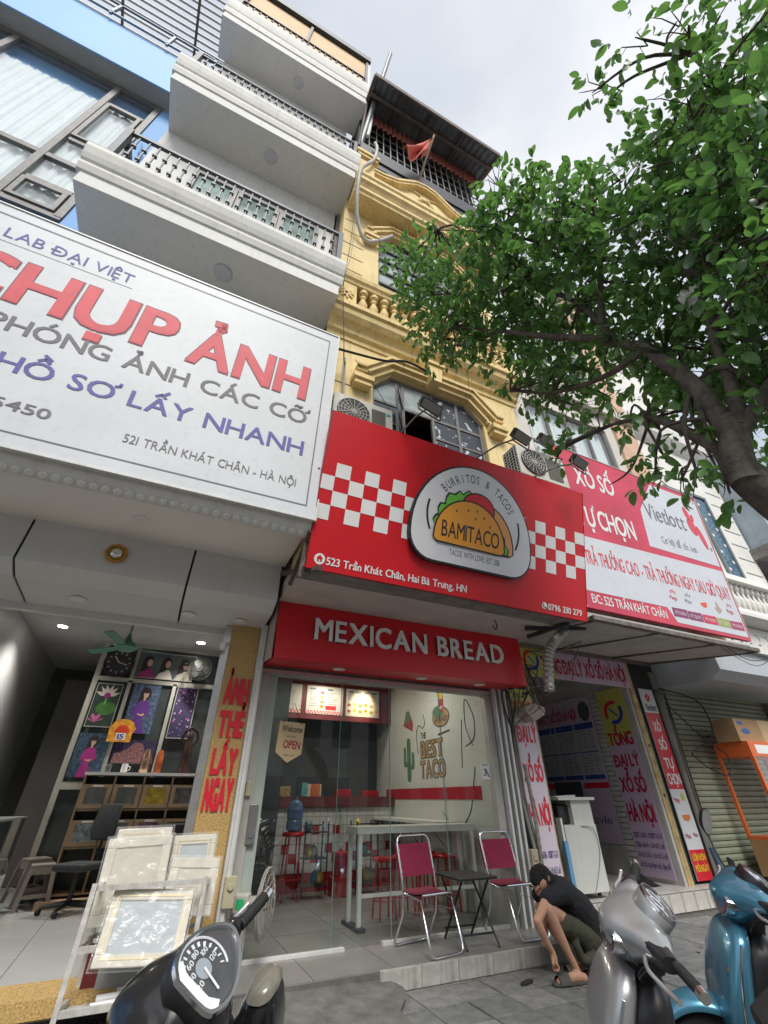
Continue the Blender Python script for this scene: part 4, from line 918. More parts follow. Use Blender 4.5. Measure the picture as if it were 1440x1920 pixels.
lk = MB().box(1.10, 1.2, 5.86, 5.915, 1.08, 1.45).build('door_lock', mat('lock_grey', (.25, .25, .25), .4, .6), gd, bevel=.012)
MB().cyl((1.15, 5.862, 1.17), (1.15, 5.85, 1.17), .03, seg=16).build('lock_ring', chrome, lk)
sg = MB()
for x in (4.64, 4.74, 4.83): sg.box(x, x+.035, 5.8, 5.9, .0, 2.95)
sg.each('shutter_guide', white_alu, gd)
MB().box(4.63, 5.02, 5.92, 6.0, .0, 2.95).build('dark_post', mat('soot_post', (.05, .05, .045), .8, var=.4, streak=.4), gd)
# welcome sign hanging on the glass
ws = thing('welcome_sign', 'small wooden pennant reading Welcome OPEN hung on a cord inside the glass door', 'sign', M=facing((1.30, 5.86, 1.86)) @ RZ(rad(-3)))
pw_ = mat('plywood', (.60, .46, .26), .6, var=.12, scale=6)
MB().prism([(0, .1), (.16, 0), (.32, .1), (.32, .44), (0, .44)], 0, .01).build('board', pw_, ws, world=False)
MB().tube([(.04, .42, .015), (.15, .66, .0), (.28, .42, .015)], .004, 5).build('cord', mk, ws, world=False)
write('Welcome', .03, .29, .33, .07, print_black, ws, z=.012, bold=.015, slant=.2); write('OPEN', .08, .29, .15, .085, mat('mural_red2', (.4, .03, .05), .6), ws, z=.012, bold=.03); write('we are', .1, .22, .27, .025, print_grey, ws, z=.012); write('come on in', .1, .23, .07, .02, print_grey, ws, z=.012)
# notices on the glass
nb = thing('glass_notice', 'small white paper notice with a black figure stuck on the right glass pane', 'notice', M=facing((4.33, 5.925, 1.72)))
MB().box(0, .14, 0, .2, 0, .003).build('paper', print_white, nb, world=False); write('NOTE', .02, .12, .16, .025, print_black, nb, z=.005); write('3', .03, .08, .04, .08, print_grey, nb, z=.005, bold=.02); MB().bar((.07, .13, .008), (.12, .02, .008), .012, .004).build('pen', print_black, nb, world=False)
# ================================================================ photo shop interior
ps = thing('photo_shop', 'photo shop room with poster partition, dim walls and ceiling', 'shop', (-1, 8, 0))
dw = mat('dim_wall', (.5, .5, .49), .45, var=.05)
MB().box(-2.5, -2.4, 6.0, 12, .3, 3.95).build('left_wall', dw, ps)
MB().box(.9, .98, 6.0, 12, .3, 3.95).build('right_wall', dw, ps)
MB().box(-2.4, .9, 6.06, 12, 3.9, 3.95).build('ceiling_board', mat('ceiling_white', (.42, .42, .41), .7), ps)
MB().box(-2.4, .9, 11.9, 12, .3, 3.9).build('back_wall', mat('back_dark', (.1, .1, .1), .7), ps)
MB().box(-1.95, -1.5, 10.9, 11, .3, 3.5).build('inner_door', mat('inner_door', (.14, .13, .12), .6), ps)
alb = mat('partition_frame', (.42, .41, .36), .45, .3, var=.15)
pf = MB()
for x0, x1, z0, z1 in ((-1.27, -1.19, .3, 3.9), (-.72, -.66, 1.7, 3.25), (.02, .08, 1.7, 3.25), (.72, .78, .3, 3.9), (-1.19, .72, 3.83, 3.9), (-1.19, .72, 3.22, 3.29), (-1.19, .72, 1.62, 1.72), (-.72, -.66, 3.29, 3.83)): pf.box(x0, x1, 9.17, 9.25, z0, z1)
part = pf.build('partition', alb, ps)
MB().box(-1.19, .72, 9.22, 9.23, .3, 3.83).build('partition_glass', mat('dusk_glass', (.045, .055, .055), .15, var=.4, spec=.6), part)
def poster(label, x0, x1, z0, z1, y, bg, paint, border=None, cat='poster', grp='posters in the photo shop'):
    p = thing('poster', label, cat, M=facing((x0, y, z0)), group=grp); W_, H_ = x1-x0, z1-z0
    MB().box(0, W_, 0, H_, -.006, 0).build('sheet', bg, p, world=False)
    if border:
        b_ = .012; MB().box(-b_, 0, -b_, H_+b_, -.006, .003).box(W_, W_+b_, -b_, H_+b_, -.006, .003).box(0, W_, -b_, 0, -.006, .003).box(0, W_, H_, H_+b_, -.006, .003).build('border', border, p, world=False)
    paint(p, W_, H_); return p
skin_p = mat('print_skin', (.52, .33, .25), .6, var=.05); hair_p = mat('print_hair', (.02, .012, .012), .6); magenta = mat('print_magenta', (.30, .02, .17), .6, var=.15, scale=8); violet = mat('print_violet', (.11, .03, .22), .6, var=.15, scale=8)
leafbg = mat('print_foliage', (.03, .06, .10), .6, var=.9, scale=22); petalw = mat('print_petal', (.62, .55, .5), .6, var=.1)
def lady(dress, cx=.5, h=1., face=1):
    def f(p, W_, H_):
        c = cx*W_; k = H_*h
        flat(ell(c, .80*k, .115*k, .15*k, 16), .001, hair_p, p); flat([(c-.11*k, .8*k), (c-.14*k, .55*k), (c-.05*k, .6*k), (c+.04*k, .78*k)], .0012, hair_p, p)
        flat([(c-.12*k, .62*k), (c-.04*k, .67*k), (c+.04*k, .67*k), (c+.12*k, .62*k), (c+.17*k, .42*k), (c+.04*k, .30*k), (c+.15*k, .0), (c-.17*k, .0), (c-.1*k, .34*k), (c-.2*k, .4*k)], .002, dress, p)
        flat([(c-.02*k, .66*k), (c+.02*k, .66*k), (c+.025*k, .73*k), (c-.025*k, .73*k)], .003, skin_p, p); flat(ell(c+.01*k, .79*k, .052*k, .075*k, 14), .004, skin_p, p)
        flat([(c-.07*k, .37*k), (c+.02*k, .34*k), (c+.08*k, .37*k), (c+.06*k, .40*k), (c, .38*k), (c-.06*k, .40*k)], .005, skin_p, p)
        flat(ell(c+.01*k, .85*k, .06*k, .035*k, 12), .005, hair_p, p); flat(ell(c+.015*k, .757*k, .014*k, .005*k, 8), .0055, print_red, p)
        for s_ in (-1, 1): flat(ell(c+.01*k+s_*.02*k, .80*k, .008*k, .005*k, 8), .0055, hair_p, p)
    return f
def lotus(p, W_, H_):
    flat(ell(W_*.6, H_*.42, W_*.42, H_*.16, 16), .001, mat('print_leaf', (.05, .16, .03), .6, var=.4, scale=9), p); flat([(W_*.45, H_*.5), (W_*.5, H_*.5), (W_*.53, H_*.72), (W_*.48, H_*.72)], .0012, grn, p)
    for i, a in enumerate((-70, -40, -15, 15, 40, 70)):
        c, s_ = math.cos(rad(90-a)), math.sin(rad(90-a)); flat([(W_*.5, H_*.7), (W_*.5+.1*c+.03*s_, H_*.7+.1*s_-.03*c), (W_*.5+.2*c, H_*.7+.2*s_), (W_*.5+.1*c-.03*s_, H_*.7+.1*s_+.03*c)], .002+.0004*i, petalw, p)
    flat(ell(W_*.5, H_*.72, .05, .05, 12), .005, magenta, p)
    for i, a in enumerate((-60, -20, 20, 60)):
        c, s_ = math.cos(rad(90-a)), math.sin(rad(90-a)); flat([(W_*.3, H_*.08), (W_*.3+.1*c+.04*s_, H_*.08+.1*s_), (W_*.3+.15*c, H_*.08+.15*s_), (W_*.3+.1*c-.04*s_, H_*.08+.1*s_)], .002+.0004*i, mat('print_pink', (.5, .12, .28), .6, var=.2), p)
def blossoms(p, W_, H_):
    rr = random.Random(5)
    for i in range(34): x, y, r_ = rr.uniform(.03, W_-.03), rr.uniform(.03, H_-.03), rr.uniform(.008, .02); flat(ell(x, y, r_, r_, 6), .001+.0001*i, mat('print_lilac', (.35, .24, .4), .6, var=.3) if i % 3 else mat('print_pink', (.5, .12, .28), .6), p)
def hill(p, W_, H_): flat([(0, 0), (W_, 0), (W_*.95, H_*.35), (W_*.75, H_*.5), (W_*.65, H_*.85), (W_*.45, H_*.9), (W_*.3, H_*.6), (.02, H_*.4)], .001, mat('print_bricks', (.22, .10, .10), .6, var=.8, scale=35), p)
def three(p, W_, H_):
    for i, c in enumerate((magenta, petalw, mat('print_sand', (.4, .37, .3), .6))): 
        cx = W_*(.18+.32*i); flat([(cx-.13, 0), (cx+.15, 0), (cx+.08, H_*.35), (cx-.05, H_*.38)], .001, c, p); flat(ell(cx, H_*.62, .085, .12, 16), .002, hair_p, p); flat([(cx-.09, H_*.6), (cx-.1, H_*.2), (cx, H_*.3), (cx+.05, H_*.6)], .0022, hair_p, p); flat(ell(cx+.03, H_*.58, .045, .065, 14), .003, skin_p, p)
        if i == 2: flat([(cx-.02, H_*.6), (cx+.08, H_*.6), (cx+.07, H_*.68), (cx-.01, H_*.68)], .004, hair_p, p); flat([(cx+.08, H_*.2), (cx+.12, H_*.2), (cx+.1, H_*.6), (cx+.06, H_*.6)], .004, skin_p, p)
prn_bg = mat('print_dark_green', (.02, .045, .03), .6, var=.5, scale=6)
poster('tall poster of a white lotus and a pink lotus over green leaves', -1.15, -.78, 2.5, 3.16, 9.15, prn_bg, lotus, alb)
poster('poster of a woman in a purple long dress with folded hands', -.6, -.16, 2.42, 3.2, 9.15, mat('print_blue_foliage', (.06, .09, .16), .6, var=.9, scale=20), lady(violet))
poster('tall narrow poster of pink blossoms on dark violet', .12, .46, 2.38, 3.2, 9.15, mat('print_night', (.03, .02, .07), .6, var=.5, scale=12), blossoms, alb)
poster('wide photo of three women side by side under the clock row', -.66, .3, 3.32, 3.76, 9.15, mat('print_teal_grey', (.07, .09, .09), .6, var=.3, scale=3), three, alb)
poster('poster of a woman in a magenta long dress, lowest at the left', -1.17, -.72, 1.78, 2.4, 9.15, leafbg, lady(magenta))
poster('dark landscape poster of a tiled hill above the kettles', -.62, .0, 1.98, 2.32, 9.15, mat('print_night', (.03, .02, .07), .6), hill)
for x, y in ((-1.88, 8.6), (.3, 8.6)):
    d = thing('lit_downlight', 'lit round ceiling downlight %s' % ('near the left wall of the photo shop' if x < 0 else 'near the wall fan in the photo shop'), 'lamp', (x, y, 3.9), group='lit downlights in the photo shop')
    MB().lathe([(.085, -.012), (.09, 0)], seg=20).build('rim', print_white, d, world=False)
    MB().lathe([(.065, -.016), (.07, -.0125)], seg=20).build('diffuser', mat('lamp_glow', (1, .97, .92), var=0, emit=14), d, world=False)
    a = bpy.data.lights.new('downlight_lamp', 'SPOT'); a.energy = 110; a.spot_size = rad(125); a.spot_blend = 1; a.shadow_soft_size = .07; a.color = (1, .96, .9); o = bpy.data.objects.new('downlight_lamp', a); C.objects.link(o); o.location = (x, y, 3.87)
# ================================================================ things in the photo shop
wdk = mat('oak_board', (.36, .25, .15), .5, var=.15, scale=4)
cab = thing('cubby_cabinet', 'low oak shelf cabinet with eight open cubbies and frosted flaps under the posters', 'cabinet', (0, 8.8, .3))
MB().box(-.88, .8, 8.75, 9.14, 1.80, 1.84).build('top', white_plastic, cab)
cb = MB(); 
for x in (-.86, -.45, -.04, .37, .77): cb.box(x-.012, x+.012, 8.78, 9.12, .42, 1.79)
for z in (.42, .92, 1.36): cb.box(-.86, .77, 8.79, 9.12, z-.012, z+.012)
cb.build('shelf_frame', wdk, cab); MB().box(-.86, .77, 9.1, 9.13, .35, 1.79).build('back_panel', black_plastic, cab)
MB().box(-.95, .9, 8.6, 9.1, .3, .38).build('plinth', wdk, cab)
fr_ = mat('frosted_flap', (.16, .17, .16), .35, var=.3, scale=5)
for j, z in enumerate((1.38, .94)):
    for i in range(4):
        x = -.85+.41*i
        f = MB().box(x, x+.39, 8.74, 8.765, z, z+.05).box(x, x+.39, 8.74, 8.765, z+.26, z+.3).box(x, x+.06, 8.74, 8.765, z+.05, z+.26).box(x+.33, x+.39, 8.74, 8.765, z+.05, z+.26).build('flap', wdk, cab)
        MB().box(x+.06, x+.33, 8.75, 8.758, z+.05, z+.26).build('flap_window', [fr_, fr_, mat('yellow_bag', (.5, .36, .03), .5, var=.6, scale=12), mat('pot_dark', (.12, .12, .12), .4, var=.8, scale=9)][i] if j == 0 else [mat('print_mixed', (.3, .35, .36), .6, var=.9, scale=12), fr_, mat('print_plum', (.2, .08, .15), .6, var=.8, scale=9), black_plastic][i], f)
        if i < 3: MB().box(x+.13, x+.27, 8.732, 8.74, z+.27, z+.29).build('name_strip', print_white, f)
def simple(name, label, cat, mb, m, grp=None, **k): return tag(mb.build(name, m, **k), label, cat, grp)
simple('kettle', 'shiny steel vacuum flask standing on the cabinet top', 'flask', MB().lathe([(.06, 0), (.07, .02), (.07, .24), (.045, .29), (.04, .33), (.02, .34)], (-.1, 8.95, 1.842), 16), mat('copper_steel', (.5, .32, .22), .2, .9, var=.1), smooth=40)
simple('thermos', 'black and orange thermos beside the steel flask', 'flask', MB().lathe([(.05, 0), (.055, .02), (.055, .26), (.035, .31), (.03, .33)], (.1, 8.95, 1.842), 16), mat('thermos_orange', (.35, .08, .02), .4, var=.7, scale=8), smooth=40)
simple('mug', 'white mug left of the steel flask', 'mug', MB().lathe([(.04, 0), (.045, .01), (.045, .12), (.038, .12), (.038, .02)], (-.38, 8.9, 1.842), 14).tube([(-.335, 8.9, 1.93), (-.30, 8.9, 1.92), (-.30, 8.9, 1.88), (-.335, 8.9, 1.87)], .007, 6), print_white, smooth=40)
simple('glass_jar', 'small clear jar at the left end of the cabinet top', 'jar', MB().lathe([(.04, 0), (.045, .01), (.045, .09), (.03, .1), (.03, .12)], (-.6, 8.9, 1.842), 12), mat('jar_grey', (.1, .11, .11), .2), smooth=40)
fg = thing('carved_figure', 'dark carved figure with raised arms on the right of the cabinet', 'figurine', (.5, 8.95, 1.842))
MB().lathe([(.11, 0), (.1, .05), (.07, .12), (.085, .25), (.075, .38), (.05, .45), (.045, .5), (.055, .55), (.03, .6)], seg=12).tube([(-.07, 0, .4), (-.13, 0, .5), (-.1, 0, .62), (0, 0, .68), (.1, 0, .62), (.13, 0, .5), (.07, 0, .4)], .025, 7).build('body', mat('ebony', (.03, .01, .008), .35), fg, world=False, smooth=50)
cl = thing('wall_clock', 'round black wall clock with pale hands, left end of the top row', 'clock', M=facing((-.95, 9.12, 3.52)))
MB().lathe([(.23, -.03), (.245, 0), (.235, .03), (.21, .025), (.21, .01)], seg=28).build('rim', black_plastic, cl, world=False, smooth=40); MB().lathe([(.205, 0), (.205, .012)], seg=28).build('face', mat('clock_face', (.03, .03, .035), .4), cl, world=False)
tk = MB()
for i in range(12): a = i*math.pi/6; tk.bar((.15*math.cos(a), .15*math.sin(a), .015), (.185*math.cos(a), .185*math.sin(a), .015), .012, .003)
tk.build('hour_marks', petalw, cl, world=False); MB().bar((0, 0, .018), (.13, -.03, .018), .012, .003).build('hand', petalw, cl, world=False); MB().bar((0, 0, .022), (-.09, .1, .022), .016, .003).build('hand', petalw, cl, world=False)
ca = thing('wall_calendar', 'orange fan shaped wall calendar showing the number 15', 'calendar', M=facing((-.58, 9.1, 2.28)))
flat([(-.19, 0), (.16, 0), (.16, .13), (.2, .2), (.14, .3), (.06, .34), (-.06, .34), (-.14, .3), (-.2, .2), (-.19, .12)], .0, mat('calendar_orange', (.75, .30, .03), .5, var=.5, scale=14), ca, 'card'); flat(ell(0, .14, .11, .11, 14, 0, 180), .002, mat('calendar_red', (.6, .05, .02), .5), ca); flat([(-.07, .03), (.07, .03), (.07, .13), (-.07, .13)], .003, print_white, ca); write('15', -.045, .045, .045, .07, print_navy, ca, z=.005, bold=.04)
MB().tube([(-.06, .34, 0), (0, .42, 0), (.06, .34, 0)], .003, 4).build('string', print_black, ca, world=False)
fan = thing('ceiling_fan', 'mint green ceiling fan hanging just inside the photo shop', 'fan', (-.76, 7.5, 3.9))
mint = mat('mint_paint', (.12, .30, .22), .4, var=.1)
MB().lathe([(.07, 0), (.03, -.12), (.015, -.14), (.015, -.3), (.06, -.42), (.15, -.46), (.16, -.52), (.1, -.56), (.04, -.57)], seg=20).build('motor', mint, fan, world=False, smooth=40)
for a in (15, 135, 255):
    MB().prism([(.12, -.035), (.3, -.06), (.72, -.075), (.74, 0), (.72, .06), (.3, .05), (.12, .035)], -.008, .004, RZ(rad(a)) @ T((0, 0, -.5)) @ RX(rad(12))).build('blade', mint, fan, world=False)
def cage_fan(name, label, c, r, dirv, m, stand=None):
    f = thing(name, label, 'fan', M=facing(c, Vector(dirv).cross(Vector((0, 0, 1))) if False else Vector((0, 0, 1)).cross(Vector(dirv)), (0, 0, 1)))
    g = MB()
    for rr in (1, .82, .64, .46, .28): 
        for s_ in (-1, 1): g.tube([(r*rr*math.cos(t), r*rr*math.sin(t), s_*.07*(1-rr*rr)+s_*.01) for t in [i*math.pi/12 for i in range(24)]], .0035 if rr < 1 else .009, 4, closed=True)
    for i in range(26):
        a = i*2*math.pi/26
        for s_ in (-1, 1): g.tube([(r*q*math.cos(a), r*q*math.sin(a), s_*.07*(1-q*q)+s_*.01) for q in (.15, .5, .8, 1)], .0025, 3, cap=False)
    g.build('grille', m, f, world=False)
    MB().lathe([(.05, -.02), (.06, 0), (.05, .03)], seg=12).build('hub', m, f, world=False)
    for k in range(3): MB().prism([(.04, -.03), (.12, -.09), (r*.8, -.06), (r*.85, .04), (.1, .06)], -.003, .003, RZ(rad(120*k)) @ RX(rad(20))).build('blade', m, f, world=False)
    MB().cyl((0, 0, -.03), (0, 0, -.2), .07, .05, 14).build('motor', m, f, world=False, smooth=40)
    return f
cage_fan('wall_fan', 'black caged wall fan at the right end of the poster row', (.4, 8.9, 3.5), .2, (-.2, -1, 0), mat('fan_dark', (.06, .06, .055), .35, .3))
# camera on the jamb
cc = thing('security_camera', 'white dome security camera under the cladding beside the gold pillar', 'camera', (.47, 5.75, 3.1)); MB().lathe([(.0, -.06), (.03, -.055), (.045, -.02), (.04, .03), (.0, .05)], seg=14).build('dome', print_white, cc, world=False, smooth=50); MB().bar((0, 0, .02), (.06, .1, .05), .03).build('arm', print_white, cc, world=False)
# office chair
oc = thing('office_chair', 'black office chair with castors in front of the cubby cabinet', 'chair', (-.55, 8.3, .3), (0, 0, rad(-35)))
cloth = mat('grey_cloth', (.045, .05, .052), .9, var=.2, scale=20)
b = MB()
for i in range(5): a = rad(72*i); b.tube([(0, 0, .1), (.3*math.cos(a), .3*math.sin(a), .07)], [.03, .018], 8)
b.cyl((0, 0, .08), (0, 0, .42), .03).build('base', black_plastic, oc, world=False, smooth=40)
for i in range(5): a = rad(72*i); MB().cyl((.3*math.cos(a)-.02, .3*math.sin(a), .03), (.3*math.cos(a)+.02, .3*math.sin(a), .03), .03).build('castor', black_plastic, oc, world=False)
MB().box(-.23, .23, -.22, .22, .42, .5).build('seat', cloth, oc, world=False, bevel=.035, smooth=40); MB().prism([(-.14, 0), (.14, 0), (.19, .1), (.17, .42), (-.17, .42), (-.19, .1)], -.03, .03, T((0, .24, .72)) @ RX(rad(82))).build('backrest', cloth, oc, world=False, bevel=.02, smooth=40)
MB().tube([(0, .1, .42), (0, .28, .45), (0, .3, .8)], .02, 6).build('back_bar', black_plastic, oc, world=False)
# plastic stools
def pstool(label, x, y, rz, k):
    s_ = thing('plastic_stool', label, 'stool', (x, y, .3+k), (0, 0, rz), 'plastic stools in the photo shop')
    m = mat('stool_taupe', (.26, .23, .2), .5, var=.08)
    MB().box(-.14, .14, -.14, .14, .44, .47).build('seat', m, s_, world=False, bevel=.012)
    for sx in (-1, 1):
        for sy in (-1, 1): MB().bar((sx*.125, sy*.125, .44), (sx*.18, sy*.18, 0), .05, .03).build('leg', m, s_, world=False)
    r_ = MB()
    for s1_ in (-1, 1): r_.box(-.16, .16, s1_*.155-.01, s1_*.155+.01, .12, .16).box(s1_*.155-.01, s1_*.155+.01, -.16, .16, .12, .16).box(-.13, .13, s1_*.13-.01, s1_*.13+.01, .36, .44).box(s1_*.13-.01, s1_*.13+.01, -.13, .13, .36, .44)
    r_.build('apron', m, s_, world=False)
pstool('taupe plastic stool on the floor left of the office chair', -1.02, 8.8, .2, 0); pstool('taupe plastic stool turned askew behind the first stool', -1.14, 8.98, .5, .05)
# glass showcase and desk
gc = thing('glass_showcase', 'glass display case with white base at the left edge of the photo shop', 'showcase', (-1.85, 7.55, .3))
MB().box(-.2, .45, -1.6, 1.2, 0, .38).build('base', white_plastic, gc, world=False, bevel=.01)
fr2 = MB()
for x in (-.18, .43):
    for y in (-1.58, 1.18): fr2.box(x-.01, x+.01, y-.01, y+.01, .38, 1.0)
fr2.box(-.2, .45, -1.6, 1.2, .98, 1.0).build('top_frame', mat('case_grey', (.2, .21, .2), .4), gc, world=False)
MB().box(.44, .446, -1.58, 1.18, .38, .98).box(-.2, .44, -1.586, -1.58, .38, .98).build('glass_panel', glass, gc, world=False); MB().box(-.18, .42, -1.5, 1.1, .66, .67).build('glass_shelf', glass, gc, world=False)
rr = random.Random(4)
for i in range(7): 
    y = -1.3+.33*i; o = MB().box(-.1, .3, 0, .03, 0, .22, T((0, y, .385)) @ RX(rad(-20))).build('framed_picture', [mat('print_mixed', (.3, .35, .36), .6), mat('case_grey', (.2, .21, .2), .4), leafbg][i % 3]); o.location = (-1.85, 7.55, .3); tag(o, ['blurry coloured', 'plain grey', 'dark leafy'][i % 3]+' small picture propped in the glass showcase, '+['nearest the street', 'second from the street', 'third from the street', 'fourth from the street', 'fifth from the street', 'sixth from the street', 'deepest in the shop'][i], 'picture', 'pictures propped in the showcase')
tvs = simple('wall_television', 'black television on the left wall of the photo shop', 'television', MB().box(-2.4, -2.33, 6.4, 7.5, 2.1, 2.75), black_plastic); MB().box(-2.329, -2.326, 6.45, 7.45, 2.15, 2.7).build('screen', mat('screen_blue', (.03, .12, .16), .2, var=.9, scale=4), tvs)
dk = thing('wooden_desk', 'small oak desk with a black printer, right of the cabinet', 'desk', (.45, 8.2, .3)); MB().box(-.2, .42, -.3, .3, .7, .76).build('top', wdk, dk, world=False); MB().box(-.18, -.14, -.28, .28, 0, .7).box(.38, .42, -.28, .28, 0, .7).each('side_panel', wdk, dk, world=False)
simple('printer', 'flat black printer on the oak desk', 'printer', MB().box(.28, .84, 8.0, 8.4, 1.062, 1.2), black_plastic, bevel=.02)
# ---------------- rack of wrapped picture frames in front
rk = thing('frame_rack', 'white angle iron rack standing on the black step', 'rack', (.3, 5.0, .13))
r_ = MB()
P0 = [(-.2, 4.86, .14), (.62, 4.86, .14), (-.12, 5.3, .14), (.7, 5.3, .14)]
for (x, y, z) in P0: r_.bar((x, y, z), (x+.02, y+.06, .95 if y < 5 else 1.2), .035)
for z, d in ((.27, 0), (.58, .02), (.92, .05)):
    r_.bar((-.2+d, 4.88+d, z), (.62+d, 4.88+d, z), .035, .035); r_.bar((-.12, 5.33, z), (.7, 5.33, z), .03); r_.bar((-.2+d, 4.88+d, z), (-.11, 5.33, z), .03); r_.bar((.62+d, 4.88+d, z), (.7, 5.33, z), .03)
r_.build('frame', mat('chipped_white_iron', (.55, .54, .5), .55, .2, var=.2, scale=20, streak=.6, streakcol=(.2, .1, .06)), rk)
MB().box(-.15, .6, 4.92, 5.3, .235, .245).build('shelf', white_alu, rk)
film = filmmat('plastic_film', .22, (.8, .8, .78)); ivory = mat('ivory_frame', (.62, .58, .48), .45, var=.12, scale=10); ivb = mat('ivory_board', (.55, .51, .42), .7, var=.07); gold = mat('gold_line', (.62, .48, .22), .4, .4); pglass = mat('picture_glass', (.42, .47, .50), .12, var=.08, scale=3, spec=.8)
def wrapped(label, M_, W_, H_, th=.035, bw=.07, img=pglass, seed=0, openf=True):
    f = thing('wrapped_frame', label, 'picture frame', M=M_, group='wrapped picture frames on the rack')
    g = MB().box(0, W_, 0, bw, -th, 0).box(0, W_, H_-bw, H_, -th, 0).box(0, bw, bw, H_-bw, -th, 0).box(W_-bw, W_, bw, H_-bw, -th, 0).build('moulding', ivory, f, world=False, bevel=.006)
    if openf:
        b_ = bw*.55; g2 = MB().box(b_, W_-b_, b_, b_+.008, 0, .004).box(b_, W_-b_, H_-b_-.008, H_-b_, 0, .004).box(b_, b_+.008, b_, H_-b_, 0, .004).box(W_-b_-.008, W_-b_, b_, H_-b_, 0, .004).build('gold_line', gold, f, world=False)
    MB().box(bw, W_-bw, bw, H_-bw, -.02, -.012).build('picture_glass', img, f, world=False)
    def wf_(u, v):
        x, y = -.02+u*(W_+.04), -.02+v*(H_+.04); e_ = min(u, 1-u, v, 1-v); n_ = noise.noise(Vector((x*6+seed, y*6, seed)))+.6*noise.noise(Vector((x*17, y*11+seed, 3)))+.8*abs(noise.noise(Vector((x*4+y*9+seed, 1, 0))))
        return (x, y, (.010+.020*max(0, n_)) if e_ > .02 else -.03)
    MB().grid(wf_, 60, 60).build('plastic_wrap', film, f, world=False, smooth=35); return f
def lean(x, y, z, rx, rz=0, ry=0): return T((x, y, z)) @ RZ(rad(rz)) @ RX(rad(90-rx)) @ RZ(rad(ry))
wrapped('large ivory frame with gold line and grey glass, lowest on the rack', lean(-.06, 4.83, .49, 20, -3, -3), .60, .44)
wrapped('tall ivory frame backs in crinkled plastic, upper left on the rack', lean(-.16, 5.1, .66, 9, -2, 2), .50, .56, img=ivb, seed=5, openf=False)
wrapped('thin ivory frame sticking out above the upper left one', lean(-.12, 5.2, .74, 8, -2, 1), .44, .54, img=pglass, seed=9)
wrapped('ivory board in plastic, upper right on the rack', lean(.34, 5.05, .70, 12, -2, -3), .40, .38, img=ivb, seed=2, openf=False)
wrapped('ivory frame behind the upper right board, its glass showing', lean(.36, 5.2, .74, 8, -1, 1), .36, .48, img=pglass, seed=12)
for i, (x, l, r0) in enumerate(((.0, .5, .022), (.03, .54, .025), (.1, .45, .02), (.16, .42, .02))):
    simple('paper_roll', ['thin lowest', 'thickest', 'short upper', 'shortest topmost'][i]+' white paper roll on the bottom shelf of the frame rack', 'paper roll', MB().cyl((x, 4.93+.06*i, .27+.02*(i % 2)), (x+l, 4.96+.06*i, .275+.02*(i % 2)), r0, seg=12), print_white, 'paper rolls on the rack', smooth=50)
simple('red_folder', 'dark red folder standing behind the lowest rail of the rack', 'folder', MB().box(-.1, .55, 5.22, 5.24, .25, .55), mat('dark_red_card', (.16, .02, .02), .6, var=.2))
simple('grey_board', 'plain grey board leaning against the red folder', 'board', MB().box(.0, .42, 5.16, 5.17, .25, .5), mat('grey_card', (.35, .36, .36), .6))
# ================================================================ opposite side of the street (mirrored in the glass)
for i, (x, w_, h_, c) in enumerate(((-22, 9, 9, (.35, .33, .28)), (-12, 7, 12, (.3, .32, .34)), (-4, 8, 8, (.38, .3, .22)), (5, 7, 11, (.33, .34, .32)), (13, 10, 9, (.25, .3, .34)))):
    ob = thing('shophouse', ['ochre', 'grey', 'tan', 'pale', 'blue grey'][i]+' shophouse across the street, facing the photo', 'building', (x, -16, 0), group='shophouses across the street')
    MB().box(0, w_, -8, 0, 0, h_).build('wall', mat('far_wall_%s' % 'abcde'[i], c, .8), ob, world=False)
    wm_ = MB().box(0, 1.2, 0, .06, 0, 1.5).mesh('window')
    for a in range(int(w_//2)):
        for b_ in range(int(h_//3)): piece('window', wm_, ob, T((.6+2*a, 0, 1+3*b_)), glass_dark)
# ================================================================ wall things of the yellow house
def ac(label, x, y, z, W_=.92):
    a = thing('air_conditioner', label, 'air conditioner', (x, y, z), group='air conditioner units behind the taco sign')
    m = mat('ac_cream', (.55, .54, .48), .5, var=.12, scale=5, streak=.3)
    MB().box(0, W_, 0, .34, 0, .62).build('casing', m, a, world=False, bevel=.015)
    g = MB()
    for k in range(5): g.tube([(.3+.24*(k+1)/5*math.cos(t), -.03, .31+.24*(k+1)/5*math.sin(t)) for t in [i*math.pi/10 for i in range(20)]], .005, 4, closed=True)
    for k in range(8): t = k*math.pi/8; g.bar((.3-.25*math.cos(t), -.03, .31-.25*math.sin(t)), (.3+.25*math.cos(t), -.03, .31+.25*math.sin(t)), .006)
    g.build('fan_grille', m, a, world=False)
    MB().lathe([(.25, 0), (.25, .01)], seg=24, M=T((.3, -.012, .31)) @ RX(math.pi/2)).build('fan_recess', dark_metal, a, world=False)
    cg_ = MB()
    for k in range(9): cg_.box(-.02, -.01, .03, .31, .06+.058*k, .072+.058*k)
    for k in range(5): cg_.box(-.022, -.012, .05+.06*k, .058+.06*k, .04, .56)
    cg_.build('side_grille', m, a, world=False)
    MB().box(-.006, -.001, .03, .31, .04, .58).build('coil', dark_metal, a, world=False)
    lv = MB()
    for k in range(20): lv.box(W_-.34 if False else .58, W_-.12, -.012, -.004, .08+.022*k, .088+.022*k)
    lv.build('louvre', mat('louvre_grey', (.2, .19, .17), .6), a, world=False)
    MB().prism([(0, 0), (.07, .035), (0, .07)], 0, .004, facing((W_-.1, -.004, .45))).build('maker_mark', mat('teal_mark', (.02, .33, .42), .4), a, world=False)
    return a
ac('cream air conditioner behind the left top corner of the taco sign', 1.12, 4.02, 5.72)
ac('cream air conditioner behind the right end of the taco sign, below the floodlights', 4.12, 3.75, 5.66, 1.0)
